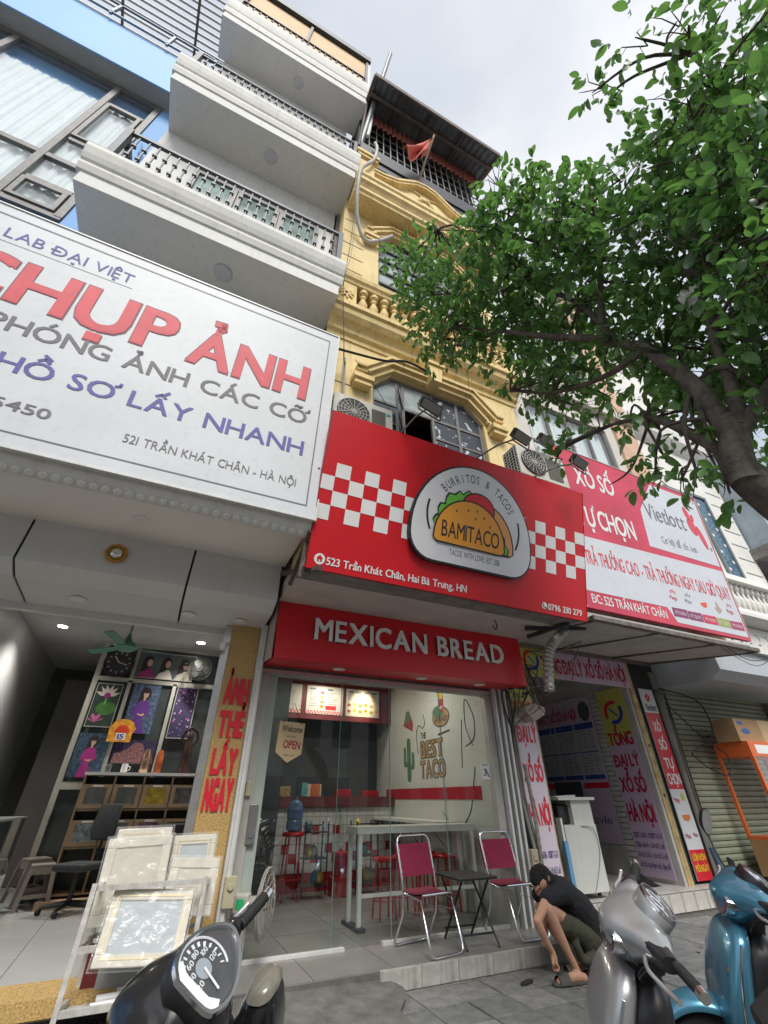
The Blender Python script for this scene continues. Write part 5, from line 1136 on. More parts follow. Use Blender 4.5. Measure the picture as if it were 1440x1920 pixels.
def flood(label, base, head):
    f = thing('floodlight', label, 'floodlight', (0, 0, 0), group='floodlights over the shop signs'); b_, h_ = Vector(base), Vector(head)
    MB().tube([b_, b_.lerp(h_, .5)+Vector((0, 0, .05)), h_], .012, 6).build('arm', old_steel, f)
    M_ = T(h_) @ RZ(rad(12)) @ RX(rad(-35))
    MB().box(-.17, .17, -.07, .07, -.03, .03, M_).build('housing', black_plastic, f, bevel=.012)
    fins = MB()
    for k in range(11): fins.box(-.15+.03*k-.004, -.15+.03*k+.004, -.06, .06, .03, .055, M_)
    fins.build('cooling_fins', mat('fin_grey', (.06, .06, .06), .5, .4), f)
    MB().box(-.15, .15, -.055, .055, -.035, -.031, M_).build('lens', mat('flood_lens', (.3, .3, .28), .2), f)
    y_ = MB(); 
    for s_ in (-1, 1): y_.bar(M_ @ Vector((s_*.18, 0, 0)), M_ @ Vector((s_*.18, .1, -.08)), .02, .008)
    y_.bar(M_ @ Vector((-.18, .1, -.08)), M_ @ Vector((.18, .1, -.08)), .02, .008).build('yoke', old_steel, f)
flood('floodlight on a thin arm above the open casement window', (1.93, 3.56, 5.45), (2.14, 3.15, 5.62))
flood('floodlight on a long arm above the right half of the taco emblem', (3.12, 3.56, 5.45), (3.6, 3.15, 5.68))
flood('floodlight on an arm over the right checker strip, against the lottery sign', (4.14, 3.56, 5.45), (4.66, 3.15, 5.60))
flood('floodlight between the right air conditioner and the lottery sign', (5.1, 3.9, 6.5), (4.66, 3.6, 6.42))
# flag, poles, hanging drain hose
fl_ = thing('ragged_flag', 'ragged faded red flag furled on its pole under the metal roof', 'flag', (2.6, 3.6, 17))
def fp(px_, z_, y_=3.7): return (px_, y_, z_)
MB().grid(lambda u, v: Vector((3.35, 3.45, 18.4)).lerp(Vector((2.25+.75*u, 3.55, 16.25-.35*math.sin(u*3.1)+.5*u)), v**1.1)+Vector((.06*math.sin(v*9+u*8)*v, .14*math.sin(u*11+v*3)*v, -.1*math.sin(u*6)*v)), 24, 24).build('cloth', mat('flag_red', (.50, .10, .08), .85, var=.25, scale=3, streak=.6, streakcol=(.5, .38, .1)), fl_, smooth=60)
MB().tube([(3.0, 4.3, 15.9), (3.38, 3.43, 18.6)], .035, 6).build('pole', mat('bamboo', (.25, .19, .11), .7), fl_)
for i, (a, b_, r_, l) in enumerate((((1.28, 4.3, 17.2), (1.95, 3.4, 25.5), .085, 'long grey steel pole rising past the metal roof'), ((1.22, 4.2, 16.9), (1.36, 4.0, 21.2), .045, 'rusty pipe fixed beside the terrace cage'))):
    tag(MB().cyl(a, b_, r_, r_*.8, 8).build('steel_pole', [mat('pole_grey', (.2, .21, .22), .5, .5), mat('rusty_frame', (.17, .1, .08))][i], smooth=50), l, 'pole')
tag(MB().tube(cr_pts([(1.55, 4.1, 20.0), (1.5, 4.1, 18.6), (1.42, 4.05, 17.5)]), .05, 8).build('white_pipe', white_plastic, smooth=60), 'short white plastic pipe beside the steel pole on the terrace', 'pipe')
tag(MB().tube(cr_pts([(1.62, 3.95, 16.9), (1.66, 3.9, 16.4), (1.55, 3.84, 15.2), (1.24, 3.82, 14.2), (1.2, 3.9, 13.4), (1.32, 4.2, 12.6), (1.6, 4.4, 12.1), (1.95, 4.36, 12.3), (2.3, 4.38, 12.9)]), .045, 8).build('drain_hose', mat('hose_grey', (.42, .40, .36), .6, var=.3, streak=.3), smooth=60), 'grey drain hose looping down over the yellow cornice', 'hose')
blk = mat('cable_black', (.012, .012, .013), .6, var=0)
def cable(label, pts, r=.008, m=None, grp='loose cables on the house fronts'):
    return tag(MB().tube(cr_pts(pts, 5), r, 5).build('cable', m or blk), label, 'cable', grp)
cable('thin cable dropping down the left edge of the yellow wall', [(1.3, 4.1, 14.2), (1.22, 4.05, 12.5), (1.16, 4.0, 10.6), (1.1, 4.0, 9.2), (1.2, 4.1, 8.0), (1.32, 4.3, 7.3)], .007)
cable('second thin cable crossing the piers of the yellow wall', [(1.28, 4.2, 13.0), (1.2, 4.0, 10.4), (1.08, 4.0, 8.9), (1.25, 4.2, 7.9), (1.3, 4.3, 6.6)], .006, mat('cable_grey', (.2, .19, .17), .6))
cable('thick cable bundle arching over the lower window hood', [(1.1, 4.2, 7.55), (1.5, 4.2, 7.62), (2.0, 4.15, 7.66), (2.4, 4.14, 7.85), (2.9, 4.16, 7.82)], .022)
cable('cable slanting over the lower window panes', [(1.5, 4.3, 7.6), (2.0, 4.45, 7.2), (2.4, 4.5, 6.6)], .006)
cable('cable hanging from the balusters over the window', [(3.6, 4.1, 8.8), (3.7, 4.12, 8.2), (3.75, 4.2, 7.9)], .005)
for i, (a, b_) in enumerate((((1.2, 4.35, 7.5), (1.12, 4.3, 6.5)), ((1.34, 4.35, 7.6), (1.34, 4.3, 6.5)))): tag(MB().bar(a, b_, .03).build('iron_strut', old_steel), ['slanting', 'upright'][i]+' rusty strut on the yellow wall beside the white sign', 'strut')
# thicket between the shops: conduits, meter, cables
co = thing('cable_thicket', 'tangle of cables and conduits hanging between the red fascia and the lottery shop', 'cables', (5.1, 5.8, 0))
rr = random.Random(21); tm_ = [blk, mat('cable_grey', (.2, .19, .17), .6), mat('cable_brown', (.1, .05, .03), .6)]
for i in range(20):
    x0, y0 = rr.uniform(4.8, 5.05), rr.uniform(5.4, 5.9)
    if i < 9: pts = [(x0, y0, rr.uniform(3.3, 3.6)), (x0+rr.uniform(-.2, .2), y0-.1, rr.uniform(2.9, 3.2)), (x0+rr.uniform(-.25, .25), y0, rr.uniform(2.5, 2.9)), (4.93+rr.uniform(-.05, .05), 5.82, 2.3), (4.95+rr.uniform(-.04, .04), 5.82, 1.2), (5.02+rr.uniform(-.04, .05), 5.8, .3)]
    elif i < 16: pts = [(5.1, 5.5, 3.3), (x0+rr.uniform(-.1, .5), 5.4, rr.uniform(2.7, 3.3)), (x0+rr.uniform(-.1, .5), 5.45, rr.uniform(2.6, 3.2)), (5.15, 5.6, 2.9)]
    else: pts = [(5.05, 5.3, 3.45), (5.3+rr.uniform(0, .4), 5.0, rr.uniform(3.1, 3.5)), (5.7, 4.8, 3.55)]
    MB().tube(cr_pts(pts, 4), rr.choice((.006, .008, .012)), 5).build('cable', tm_[i % 3], co)
for x, r_ in ((4.93, .026), (4.99, .02)): MB().tube([(x, 5.84, 2.8), (x-.02, 5.84, 1.5), (x+.03, 5.78, .9), (x+.08, 5.76, .1)], r_, 8).build('conduit', mat('conduit_grey', (.22, .21, .19), .6, var=.3), co, smooth=60)
MB().tube([(4.98+.035*math.sin(i*.1), 5.74, 1.9-.045*i) for i in range(40)], [.024+.005*(i % 2) for i in range(40)], 8).build('ribbed_conduit', mat('conduit_grey', (.22, .21, .19), .6), co)
tag(MB().box(4.86, 4.97, 5.74, 5.8, .62, .92).box(4.88, 4.95, 5.725, 5.74, .8, .87).box(4.88, 4.95, 5.725, 5.74, .67, .74).build('socket_box', mat('old_ivory', (.42, .38, .26), .5, var=.2), bevel=.006), 'old ivory double socket box on the shutter guide by the right folding chair', 'socket')
tag(MB().box(.92, 1.03, 5.62, 5.69, .62, .86).cyl((.975, 5.615, .78), (.975, 5.6, .78), .03, seg=12).build('socket_box', mat('old_ivory', (.42, .38, .26)), bevel=.006), 'old ivory socket box on the shutter guide beside the standing fan', 'socket')
tag(MB().box(1.02, 1.08, 5.84, 5.875, 1.52, 1.66).build('switch_box', mat('old_ivory', (.42, .38, .26)), bevel=.006), 'cream switch on the door post above the lock', 'switch')
mt = thing('meter_box', 'dusty cream plastic box on the post above the lottery strip sign', 'box', (5.3, 5.75, 2.6))
MB().prism([(-.2, .02), (-.05, -.12), (.2, 0), (.2, .1), (.02, .16), (-.18, .1)], -.16, .1, RX(math.pi/2)).build('casing', mat('dusty_cream', (.45, .40, .32), .6, var=.3, scale=9), mt, world=False, bevel=.015); MB().tube(cr_pts([(.05, -.12, .1), (.15, -.2, -.1), (.12, -.18, -.3)]), .008, 5).build('wire', blk, mt, world=False)
dp = cr_pts([(5.55, 4.75, 3.9), (5.42, 4.78, 3.72), (5.14, 4.85, 3.46), (5.04, 4.9, 3.28), (4.99, 4.92, 3.05), (4.96, 4.94, 2.78)], 7)
tag(MB().tube(dp, [.083 if i % 2 else .067 for i in range(len(dp))], 14, cap=False).build('duct', mat('duct_foil', (.45, .44, .41), .45, .7, var=.15, scale=12), smooth=20), 'ribbed silver foil duct bent down from under the taco sign', 'duct')
for i, (p_, q_) in enumerate((((4.5, 4.7, 3.56), (5.5, 4.5, 3.64)), ((4.7, 4.9, 3.52), (4.95, 4.3, 3.58)))): tag(MB().bar(p_, q_, .05).build('steel_bracket', dark_metal), ['long', 'short'][i]+' dark steel bracket under the right end of the taco sign', 'bracket')
tag(MB().bar((.93, 5.0, 3.86), (1.12, 3.95, 3.5), .05).bar((.96, 4.6, 3.55), (.98, 4.0, 3.95), .04).build('steel_bracket', mat('rusty_frame', (.17, .1, .08))), 'rusty bracket at the left corner between the white and the red sign', 'bracket')
tag(MB().tube(cr_pts([(3.95, 4.7, 3.6), (3.98, 4.7, 3.52), (3.94, 4.7, 3.47), (3.9, 4.7, 3.52)]), .012, 6).build('ceiling_hook', old_steel), 'iron hook under the canopy of the taco shop', 'hook')
# wires on the right end of the lottery canopy
cable('cable sagging from the lottery canopy to the far right', [(8.3, 4.1, 3.56), (8.7, 4.05, 3.4), (9.3, 4.0, 3.5), (9.6, 3.9, 3.62)], .006); cable('shorter cable sagging below the first at the lottery canopy', [(8.1, 4.1, 3.56), (8.7, 4.0, 3.3), (9.4, 3.9, 3.6)], .005)
cable('looped cable in front of the green shutter', [(9.3, 6.2, 3.4), (10.3, 6.1, 3.2), (10.4, 6.1, 2.6), (9.7, 6.1, 2.3), (9.5, 6.1, 2.2)], .014); cable('second looped cable in front of the green shutter, hanging lower', [(9.4, 6.2, 3.1), (10.0, 6.1, 2.5), (10.5, 6.05, 2.2), (10.4, 6.05, 1.85), (9.9, 6.1, 1.95), (9.55, 6.15, 2.2)], .012)
cj = thing('cable_joint', 'black cable joint with wires at the right corner of the lottery sign', 'cable joint', (9.15, 3.9, 3.55)); MB().cyl((0, 0, 0), (.22, -.05, -.02), .03, seg=8).build('sleeve', blk, cj, world=False)
for k in range(4): MB().tube(cr_pts([(.02+.05*k, 0, 0), (-.1, .02, -.1-.03*k), (-.35-.1*k, .05, -.02)]), .004, 4).build('wire', blk, cj, world=False)
cp = thing('conduit_post', 'grey conduit with black cables beside the green shutter', 'conduit', (9.4, 6.3, 0))
MB().tube([(9.55, 6.28, 3.4), (9.48, 6.28, 2.4), (9.4, 6.26, 1.2), (9.34, 6.24, .5)], .03, 8).build('pipe', mat('conduit_grey', (.22, .21, .19)), cp, smooth=60); MB().tube([(9.34, 6.24, .75), (9.36, 6.22, .4), (9.42, 6.1, .0)], .05, 8).build('blue_wrap', mat('blue_wrap', (.05, .09, .14), .7, var=.4), cp, smooth=60); MB().tube([(9.5, 6.24, 3.3), (9.42, 6.22, 2.2), (9.36, 6.2, 1.1)], .014, 6).build('cable', blk, cp)
MB().box(9.3, 9.62, 6.3, 6.45, 3.4, 3.75).build('box', mat('conduit_grey', (.22, .21, .19)), cp)
# ================================================================ lottery shop things
lilac = mat('lilac_sheet', (.55, .42, .56), .5, var=.06, scale=2, streak=.1); limeg = mat('lime_sheet', (.52, .52, .12), .5, var=.1, scale=2); prn = mat('print_wine', (.45, .01, .05), .5); navy = mat('print_navy2', (.04, .035, .19), .5)
def logo(p, cx, cy, r_, z=.006):
    for a0, c in ((60, print_red), (240, mat('print_blue', (.02, .05, .35), .5))):
        o_ = [(cx+r_*math.cos(rad(a0+i*15))*1.0, cy+r_*math.sin(rad(a0+i*15))) for i in range(11)]; i_ = [(cx+r_*.68*math.cos(rad(a0+8+i*14)), cy+r_*.68*math.sin(rad(a0+8+i*14))) for i in range(11)]
        MB().add([(x, y, z) for x, y in o_]+[(x, y, z) for x, y in i_], [(i, i+1, 12+i, 11+i)[::-1] for i in range(10)]).build('logo_arc', c, p, world=False)
    flat([(cx-r_*.45, cy+r_*.35), (cx-r_*.25, cy+r_*.35), (cx+r_*.45, cy-r_*.35), (cx+r_*.25, cy-r_*.35)], z, mat('print_blue', (.02, .05, .35), .5), p)
h_ = thing('header_sign', 'long lilac and yellow board with red lettering above the lottery shop opening', 'sign', M=facing((5.62, 6.28, 3.36)))
MB().box(0, 2.95, 0, .54, -.03, 0).build('board', lilac, h_, world=False); flat([(0, 0), (.95, 0), (.85, .54), (0, .54)], .002, limeg, h_); logo(h_, .38, .29, .19); write('TỔNG ĐẠI LÝ XỔ SỐ HÀ NỘI', .62, 2.85, .10, .27, prn, h_, z=.005, bold=.04)
def strip(label, M_, W_, H_, lines, small=(), g=None, lg=None, grp='upright lottery strips'):
    s_ = thing('strip_sign', label, 'sign', M=M_, group=grp); MB().box(0, W_, 0, H_, -.015, 0).build('board', lilac if W_ > .5 else mat('pale_lilac_sheet', (.64, .56, .64), .5, var=.06, scale=2, streak=.1), s_, world=False)
    flat([(0, H_*(.66 if W_ > .5 else .84)), (W_, H_*(.72 if W_ > .5 else .86)), (W_, H_), (0, H_)], .002, limeg, s_)
    if lg: logo(s_, W_/2, lg, W_*.34)
    for t_, y, cp_ in lines: write(t_, W_*.08, W_*.92, y, cp_, print_red if g is None else g, s_, z=.006, bold=.05, track=.1)
    for t_, y in small: write(t_, W_*.06, W_*.94, y, .075, navy, s_, z=.006, bold=.02)
    return s_
strip('narrow lilac lottery strip with red lettering left of the lottery shop opening', facing((5.04, 5.9, .25)), .44, 2.75, (('TỔNG', 2.38, .17), ('ĐẠI LÝ', 1.97, .22), ('XỔ SỐ', 1.45, .22), ('HÀ NỘI', .92, .25)), (('XSBT 6/36 - XSBT 1-2-3', .55), ('Thần tài 4 - Lô tô 2 số', .38), ('Lô tô 3 số - Lô tô 5 số', .2)))
sw_ = facing((8.47, 7.12, .32), (0, -1, 0))
strip('tall wide lottery strip with round emblem on the side wall of the lottery shop', sw_, .66, 3.1, (('TỔNG', 2.05, .22), ('ĐẠI LÝ', 1.68, .2), ('XỔ SỐ', 1.26, .24), ('HÀ NỘI', .80, .26)), (('XSBT 6/36 - XSBT 1-2-3', .56), ('Thần tài 4 - Lô tô 2 số', .42), ('Lô tô 3 số - Lô tô 5 số', .28), ('Lô tô tự chọn các cặp số', .14)), prn, 2.65)
pb = thing('results_board', 'lilac board with blue headed result sheets on the side wall of the lottery shop', 'notice board', M=facing((8.47, 9.1, .75), (0, -1, 0)))
MB().box(0, 1.75, 0, 2.65, -.015, 0).build('board', lilac, pb, world=False); write('ĐẠI LÝ XỔ SỐ HÀ NỘI', .1, 1.3, 2.22, .2, prn, pb, z=.004, bold=.04); flat(ell(1.55, 2.35, .16, .2, 20), .003, mat('photo_dark', (.08, .1, .1), .5, var=.9, scale=18), pb)
flat([(0, .9), (1.75, .9), (1.75, 1.0), (0, 1.0)], .003, print_red, pb); write('HÀ NỘI', .1, .9, .62, .14, prn, pb, z=.004, bold=.03); write('TƯ VẤN', 1.1, 1.6, .3, .1, navy, pb, z=.004, bold=.02)
hb = mat('header_blue', (.03, .07, .3), .5); shp = mat('result_paper', (.42, .44, .48), .6, var=.05); rr = random.Random(8)
for k in range(3):
    x = .04+.57*k; q_ = MB().box(x, x+.53, 1.06, 2.12, .0005, .004).build('result_sheet', shp, pb, world=False)
    MB().box(x, x+.53, 2.0, 2.12, .004, .006).box(x, x+.53, 1.06, 1.14, .004, .006).box(x, x+.53, 1.55, 1.57, .004, .006).build('blue_band', hb, q_, world=False)
    tl_ = MB()
    for j in range(16):
        yy = 1.94-.05*j
        if 1.52 < yy < 1.6: continue
        for c in range(3): a_ = x+.04+.16*c; b_ = a_+rr.uniform(.05, .14); tl_.add([(a_, yy, .006), (b_, yy, .006), (b_, yy+.014, .006), (a_, yy+.014, .006)], [(0, 1, 2, 3)])
    tl_.build('print_rows', print_grey, q_, world=False)
vs_ = thing('strip_sign', 'narrow red and white lottery strip beside the green shutter', 'sign', M=facing((8.9, 6.38, .3)), group='upright lottery strips')
MB().box(0, .42, 0, 3.1, -.02, 0).build('board', mat('strip_white', (.66, .66, .68), .5, var=.04), vs_, world=False)
flat([(0, 1.32), (.42, 1.32), (.42, 2.64), (0, 2.64)], .002, mat('strip_red', (.62, .015, .03), .45, var=.06), vs_); flat([(0, 0), (.42, 0), (.42, .42), (0, .42)], .002, mat('strip_red', (.62, .015, .03)), vs_)
write('Vietlott', .05, .38, 2.68, .13, print_black, vs_, z=.004, bold=.02)
for i in range(5): a = rad(72*i+90); flat(ell(.2+.045*math.cos(a), 2.93+.05*math.sin(a), .03, .035, 8), .004+.0002*i, print_red, vs_)
for t_, y, a_, b_ in (('XỔ', 2.30, .11, .32), ('SỐ', 1.98, .12, .32), ('TỰ', 1.66, .1, .34), ('CHỌN', 1.40, .04, .40)): write(t_, a_, b_, y, .17, print_white, vs_, z=.004, bold=.05)
write('Mega', .04, .18, 1.12, .07, print_red, vs_, z=.004, bold=.02); flat(ell(.3, 1.2, .06, .07, 10), .004, limeg, vs_); flat(ell(.22, .9, .11, .07, 12, 160, 380), .004, mat('icon_orange', (.65, .2, .05), .5), vs_); write('Max', .04, .18, .58, .07, mat('icon_magenta', (.4, .03, .12), .5), vs_, z=.004, bold=.02); write('Max', .26, .38, .6, .06, mat('icon_magenta', (.4, .03, .12)), vs_, z=.004, bold=.02)
write('CẢM Ơ' if False else 'LỚN HƠN', .04, .38, .27, .09, mat('print_yellow', (.75, .55, .03), .5), vs_, z=.004, bold=.04); write('MỖI NGÀY', .04, .38, .12, .09, mat('print_yellow', (.75, .55, .03)), vs_, z=.004, bold=.04)
cu = thing('white_counter', 'white lottery counter with a dark machine recess at the shop entrance', 'counter', (5.92, 6.22, .28)); wl = mat('white_laminate', (.55, .56, .52), .45, var=.05, streak=.15)
MB().box(.06, .72, .0, .5, .05, .86).build('cabinet', wl, cu, world=False); MB().box(.3, .72, .02, .5, .86, 1.18).box(.06, .72, .4, .5, .86, 1.18).each('side_panel', wl, cu, world=False); MB().box(.0, .78, -.04, .54, 1.18, 1.22).build('top', wl, cu, world=False)
MB().box(.08, .34, .1, .38, .865, 1.12).build('lottery_terminal', black_plastic, cu, world=False, bevel=.03)
MB().cyl((.6, .1, 0), (.6, .1, .05), .03).cyl((.15, .1, 0), (.15, .1, .05), .03).build('castor', black_plastic, cu, world=False)
MB().tube(cr_pts([(.4, -.01, .84), (.62, -.03, .8), (.66, -.02, .5), (.45, -.02, .12), (.35, -.03, .04)]), .005, 5).build('wire', print_grey, cu, world=False)
MB().box(.0, .04, .0, .1, .35, .95).build('louvred_side', white_plastic, cu, world=False)
for k in range(4): tag(MB().box(6.0+.15*k, 6.12+.15*k, 6.3, 6.45, 1.502, 1.515+.005*k, T((0, .05*k, 0))).build('paper_stack', print_white), ['leftmost', 'second', 'third', 'rightmost'][k]+' small stack of slips on the white counter top', 'paper', 'slip stacks on the counter')
tag(MB().box(5.86, 5.93, 6.15, 6.2, .27, .95).build('blue_plastic_sheet', mat('sky_blue_plastic', (.12, .3, .5), .4)), 'sky blue plastic edge standing left of the white counter', 'panel')
tag(MB().box(7.55, 7.62, 7.2, 7.9, .26, 1.75).box(7.62, 8.2, 7.85, 7.9, .26, 1.75).build('dark_locker', dark_metal), 'dark open locker standing behind the white counter', 'locker')
tag(MB().grid(lambda u, v: (7.7+.5*u, 6.55+.4*v, .27+.12*math.sin(u*math.pi)*math.sin(v*math.pi)*(1+.5*noise.noise(Vector((u*5, v*5, 0))))), 14, 14).build('black_bag', black_plastic, smooth=60), 'black bag slumped on the lottery shop floor', 'bag')
# orange vending cart with cardboard box
oc_ = thing('orange_cart', 'orange glass sided vending cart in front of the green shutter, at the right edge', 'cart', (10.86, 5.9, 0)); oc_.matrix_basis = oc_.matrix_basis @ S(.96); WM[oc_.name] = oc_.matrix_basis.copy(); om = mat('cart_orange', (.65, .13, .03), .45, var=.1, streak=.2)
MB().box(-.3, 1.4, -.3, .4, 2.25, 2.52).build('fascia', om, oc_, world=False)
g = MB()
for x in (-.28, 1.38):
    for y in (-.28, .38): g.box(x-.03, x+.03, y-.03, y+.03, .9, 2.25)
g.box(-.3, 1.4, -.3, .4, .86, .92).build('frame', om, oc_, world=False); MB().box(-.3, 1.4, -.3, .4, .3, .86).build('base', mat('cart_wood', (.35, .2, .09), .6), oc_, world=False)
MB().box(-.25, 1.35, -.285, -.28, .92, 2.25).box(-.285, -.28, -.25, .35, .92, 2.25).build('glass_panel', glass, oc_, world=False)
flat([(0, 0), (.9, 0), (.9, .16), (0, .16)], 0, print_white, oc_, 'label_plate').matrix_basis = facing((-.1, -.303, 2.3)); 
bo = thing('cardboard_box', 'brown cardboard box with a blue oval mark on top of the orange cart', 'box', (10.84, 5.8, 2.425)); bo.matrix_basis = bo.matrix_basis @ S(1, 1, .75); MB().box(-.3, .55, -.1, .35, 0, .55).build('carton', mat('cardboard', (.36, .23, .12), .8, var=.08), bo, world=False)
q_ = flat(ell(.3, .25, .14, .07, 16), 0, mat('oval_blue', (.03, .1, .3), .5), bo); q_.matrix_basis = facing((-.3, -.103, 0)); q_ = flat(ell(.2, .45, .1, .05, 16), 0, mat('oval_blue', (.03, .1, .3), .5), bo); q_.matrix_basis = facing((-.3, -.103, 0))
b2_ = tag(MB().box(11.42, 12.14, 5.72, 6.15, 2.425, 2.85).build('cardboard_box', mat('cardboard_pale', (.52, .38, .22), .8, var=.06)), 'paler cardboard box right of the blue marked one', 'box')
# ================================================================ furniture at the taco shop
tubem = mat('chair_tube', (.72, .72, .73), .18, .95, var=.05); maroon = mat('maroon_cloth', (.21, .010, .045), .85, var=.12, scale=8, bump=.5, bscale=120); maroon2 = mat('maroon_seat', (.16, .012, .035), .85, var=.15, scale=8)
def folding_chair(label, x, y, rz):
    """front is -y; seat height .45"""
    c = thing('folding_chair', label, 'chair', (x, y, .154), (0, 0, rz), 'folding chairs on the shop step'); c.matrix_basis = c.matrix_basis @ S(1.07); WM[c.name] = c.matrix_basis.copy(); hw = .225
    def loop(pts, n): return MB().tube(cr_pts(pts, 5), .0115, 8).build(n, tubem, c, world=False, smooth=60)
    # back + front leg: one long tube from the front foot up to the top of the back
    fr_ = [(-hw, -.25, .012), (-hw, -.02, .40), (-hw, .10, .62), (-hw, .19, .84), (-hw+.03, .205, .885), (-hw+.08, .21, .90), (hw-.08, .21, .90), (hw-.03, .205, .885), (hw, .19, .84), (hw, .10, .62), (hw, -.02, .40), (hw, -.25, .012)]
    m = MB().tube([Vector(p) for p in [(-hw, .27, .03), (-hw, .12, .26), (-hw, .10, .44), (-hw, .14, .62), (-hw, .20, .84), (-hw+.015, .208, .88), (-hw+.05, .21, .90), (hw-.05, .21, .90), (hw-.015, .208, .88), (hw, .20, .84), (hw, .14, .62), (hw, .10, .44), (hw, .12, .26), (hw, .27, .03)]], .0115, 8)
    m.build('back_frame', tubem, c, world=False, smooth=60)
    MB().tube([(-hw+.01, .27, .03), (-hw+.04, .285, .013), (hw-.04, .285, .013), (hw-.01, .27, .03)], .0115, 8).build('rear_foot', tubem, c, world=False, smooth=60)
    MB().tube([(-hw+.02, .12, .43), (-hw+.02, -.16, .40), (-hw+.02, -.27, .08), (-hw+.03, -.285, .03), (-hw+.07, -.29, .012), (hw-.07, -.29, .012), (hw-.03, -.285, .03), (hw-.02, -.27, .08), (hw-.02, -.16, .40), (hw-.02, .12, .43)], .0115, 8).build('front_leg', tubem, c, world=False, smooth=60)
    MB().tube([(-hw+.03, -.17, .44), (hw-.03, -.17, .44)], .011, 8).tube([(-hw+.03, .15, .44), (hw-.03, .15, .44)], .011, 8).build('seat_bar', tubem, c, world=False)
    MB().grid(lambda u, v: ((-hw+.025)+u*(2*hw-.05), -.18+.34*v, .455-.018*math.sin(v*math.pi)+.004*noise.noise(Vector((u*6, v*5, x)))), 14, 12).grid(lambda u, v: ((hw-.025)-u*(2*hw-.05), -.18+.34*v, .44-.018*math.sin(v*math.pi)), 4, 4).build('seat', maroon2, c, world=False, smooth=60)
    def bk(u, v, o=0): z = .56+.27*v; return ((-hw-.013)+u*(2*hw+.026), .125+(z-.56)*.27-.018*(1-(2*u-1)**4)+o+.006*noise.noise(Vector((u*4, v*6, x+3))), z)
    MB().grid(lambda u, v: bk(u, v), 16, 12).grid(lambda u, v: bk(1-u, v, .026), 16, 6).build('backrest', maroon, c, world=False, smooth=60)
    for s_ in (-1, 1):
        MB().bar((s_*hw, .11, .30), (s_*(hw-.02), -.2, .31), .012, .006).build('side_link', tubem, c, world=False)
        for z in (.60, .78): MB().cyl((s_*(hw-.004), .13+(z-.56)*.27-.02, z), (s_*(hw-.004), .12+(z-.56)*.27-.02, z), .008).build('rivet', tubem, c, world=False)
    return c
folding_chair('maroon folding chair with shiny tube legs, left of the black table', 3.12, 5.55, rad(10)); folding_chair('maroon folding chair right of the black table, beside the crouching man', 4.36, 5.62, rad(2))
tb = thing('folding_table', 'small black folding table between the two maroon chairs', 'table', (3.66, 5.56, .154), (0, 0, rad(-3)))
MB().prism(rrect(-.26, .26, -.30, .30, .03), .57, .592).build('tabletop', black_plastic, tb, world=False, bevel=.004)
for x in (-.2, .2):
    MB().tube([(x, -.27, .01), (x, .22, .57)], .012, 8).build('leg', mat('black_tube', (.02, .02, .02), .35, .3), tb, world=False); MB().tube([(x*.86, .27, .01), (x*.86, -.22, .57)], .012, 8).build('leg', mat('black_tube', (.02, .02, .02)), tb, world=False)
for y in (-.18, .2): MB().tube([(-.2, y, .11), (.2, y, .11)], .01, 6).build('stretcher', mat('black_tube', (.02, .02, .02)), tb, world=False)
# white bar table inside
bt = thing('bar_table', 'tall white bar table just inside the glass', 'table', (3.6, 6.75, .154)); wm = mat('cream_steel', (.68, .68, .63), .4, .1, var=.08)
MB().box(-.92, .95, -.2, .2, 1.0, 1.02).build('tabletop', mat('pale_top', (.58, .57, .52), .3, var=.1), bt, world=False); MB().box(-.92, .95, -.21, -.17, .945, .999).box(-.92, .95, .17, .21, .945, .999).box(-.92, -.88, -.17, .17, .945, .999).each('top_frame', wm, bt, world=False)
for x in (-.87, .9):
    for y in (-.17, .17): MB().box(x-.025, x+.025, y-.025, y+.025, 0, .944).build('leg', wm, bt, world=False)
MB().box(-.84, .87, -.19, -.165, .30, .34).build('foot_rail', wm, bt, world=False); MB().box(-.92, -.82, -.28, .28, 0, .04).build('foot', dark_metal, bt, world=False)
sf = thing('wall_shelf', 'long white shelf with black brackets along the mural wall', 'shelf', (4.4, 8.2, 1.15)); MB().box(-.25, .19, -1.2, 1.2, 0, .04).build('board', wm, sf, world=False)
for y in (-.9, 0, .9): MB().bar((.17, y, -.01), (.17, y, -.4), .02).bar((-.2, y, -.01), (.17, y, -.38), .015).build('bracket', black_plastic, sf, world=False)
redm = mat('stool_red', (.42, .012, .02), .35, .2, var=.1)
st0 = thing('bar_stool', 'round red bar stool behind the left leg of the bar table', 'stool', (3.28, 7.0, .154), group='red stools in the taco shop')
MB().lathe([(.15, .60), (.17, .61), (.175, .63), (.165, .645), (0, .65)], seg=20).build('seat', redm, st0, world=False, smooth=40)
for i in range(4): a = rad(45+90*i); MB().cyl((.12*math.cos(a), .12*math.sin(a), .6), (.17*math.cos(a), .17*math.sin(a), 0), .0125, seg=8).build('leg', redm, st0, world=False)
MB().tube([(.155*math.cos(i*math.pi/8), .155*math.sin(i*math.pi/8), .2) for i in range(16)], .008, 6, closed=True).build('foot_ring', redm, st0, world=False)
for x, y, l in ((3.65, 7.15, 'round red bar stool behind the left maroon chair'), (3.98, 7.05, 'round red bar stool behind the black table'), (4.22, 7.5, 'round red bar stool farthest back under the shelf'), (4.3, 7.0, 'round red bar stool nearest the right glass edge')): c = copy_tree(st0, label=l); c.matrix_basis = T((x, y, .154)) @ RZ(x*3)
c = copy_tree(st0, label='red stool carrying the blue water bottle'); c.matrix_basis = T((2.42, 8.75, .154)) @ S(1.05, 1.05, 1.35)
wbm = mat('water_blue', (.06, .13, .22), .12, var=.3, scale=8, spec=.8)
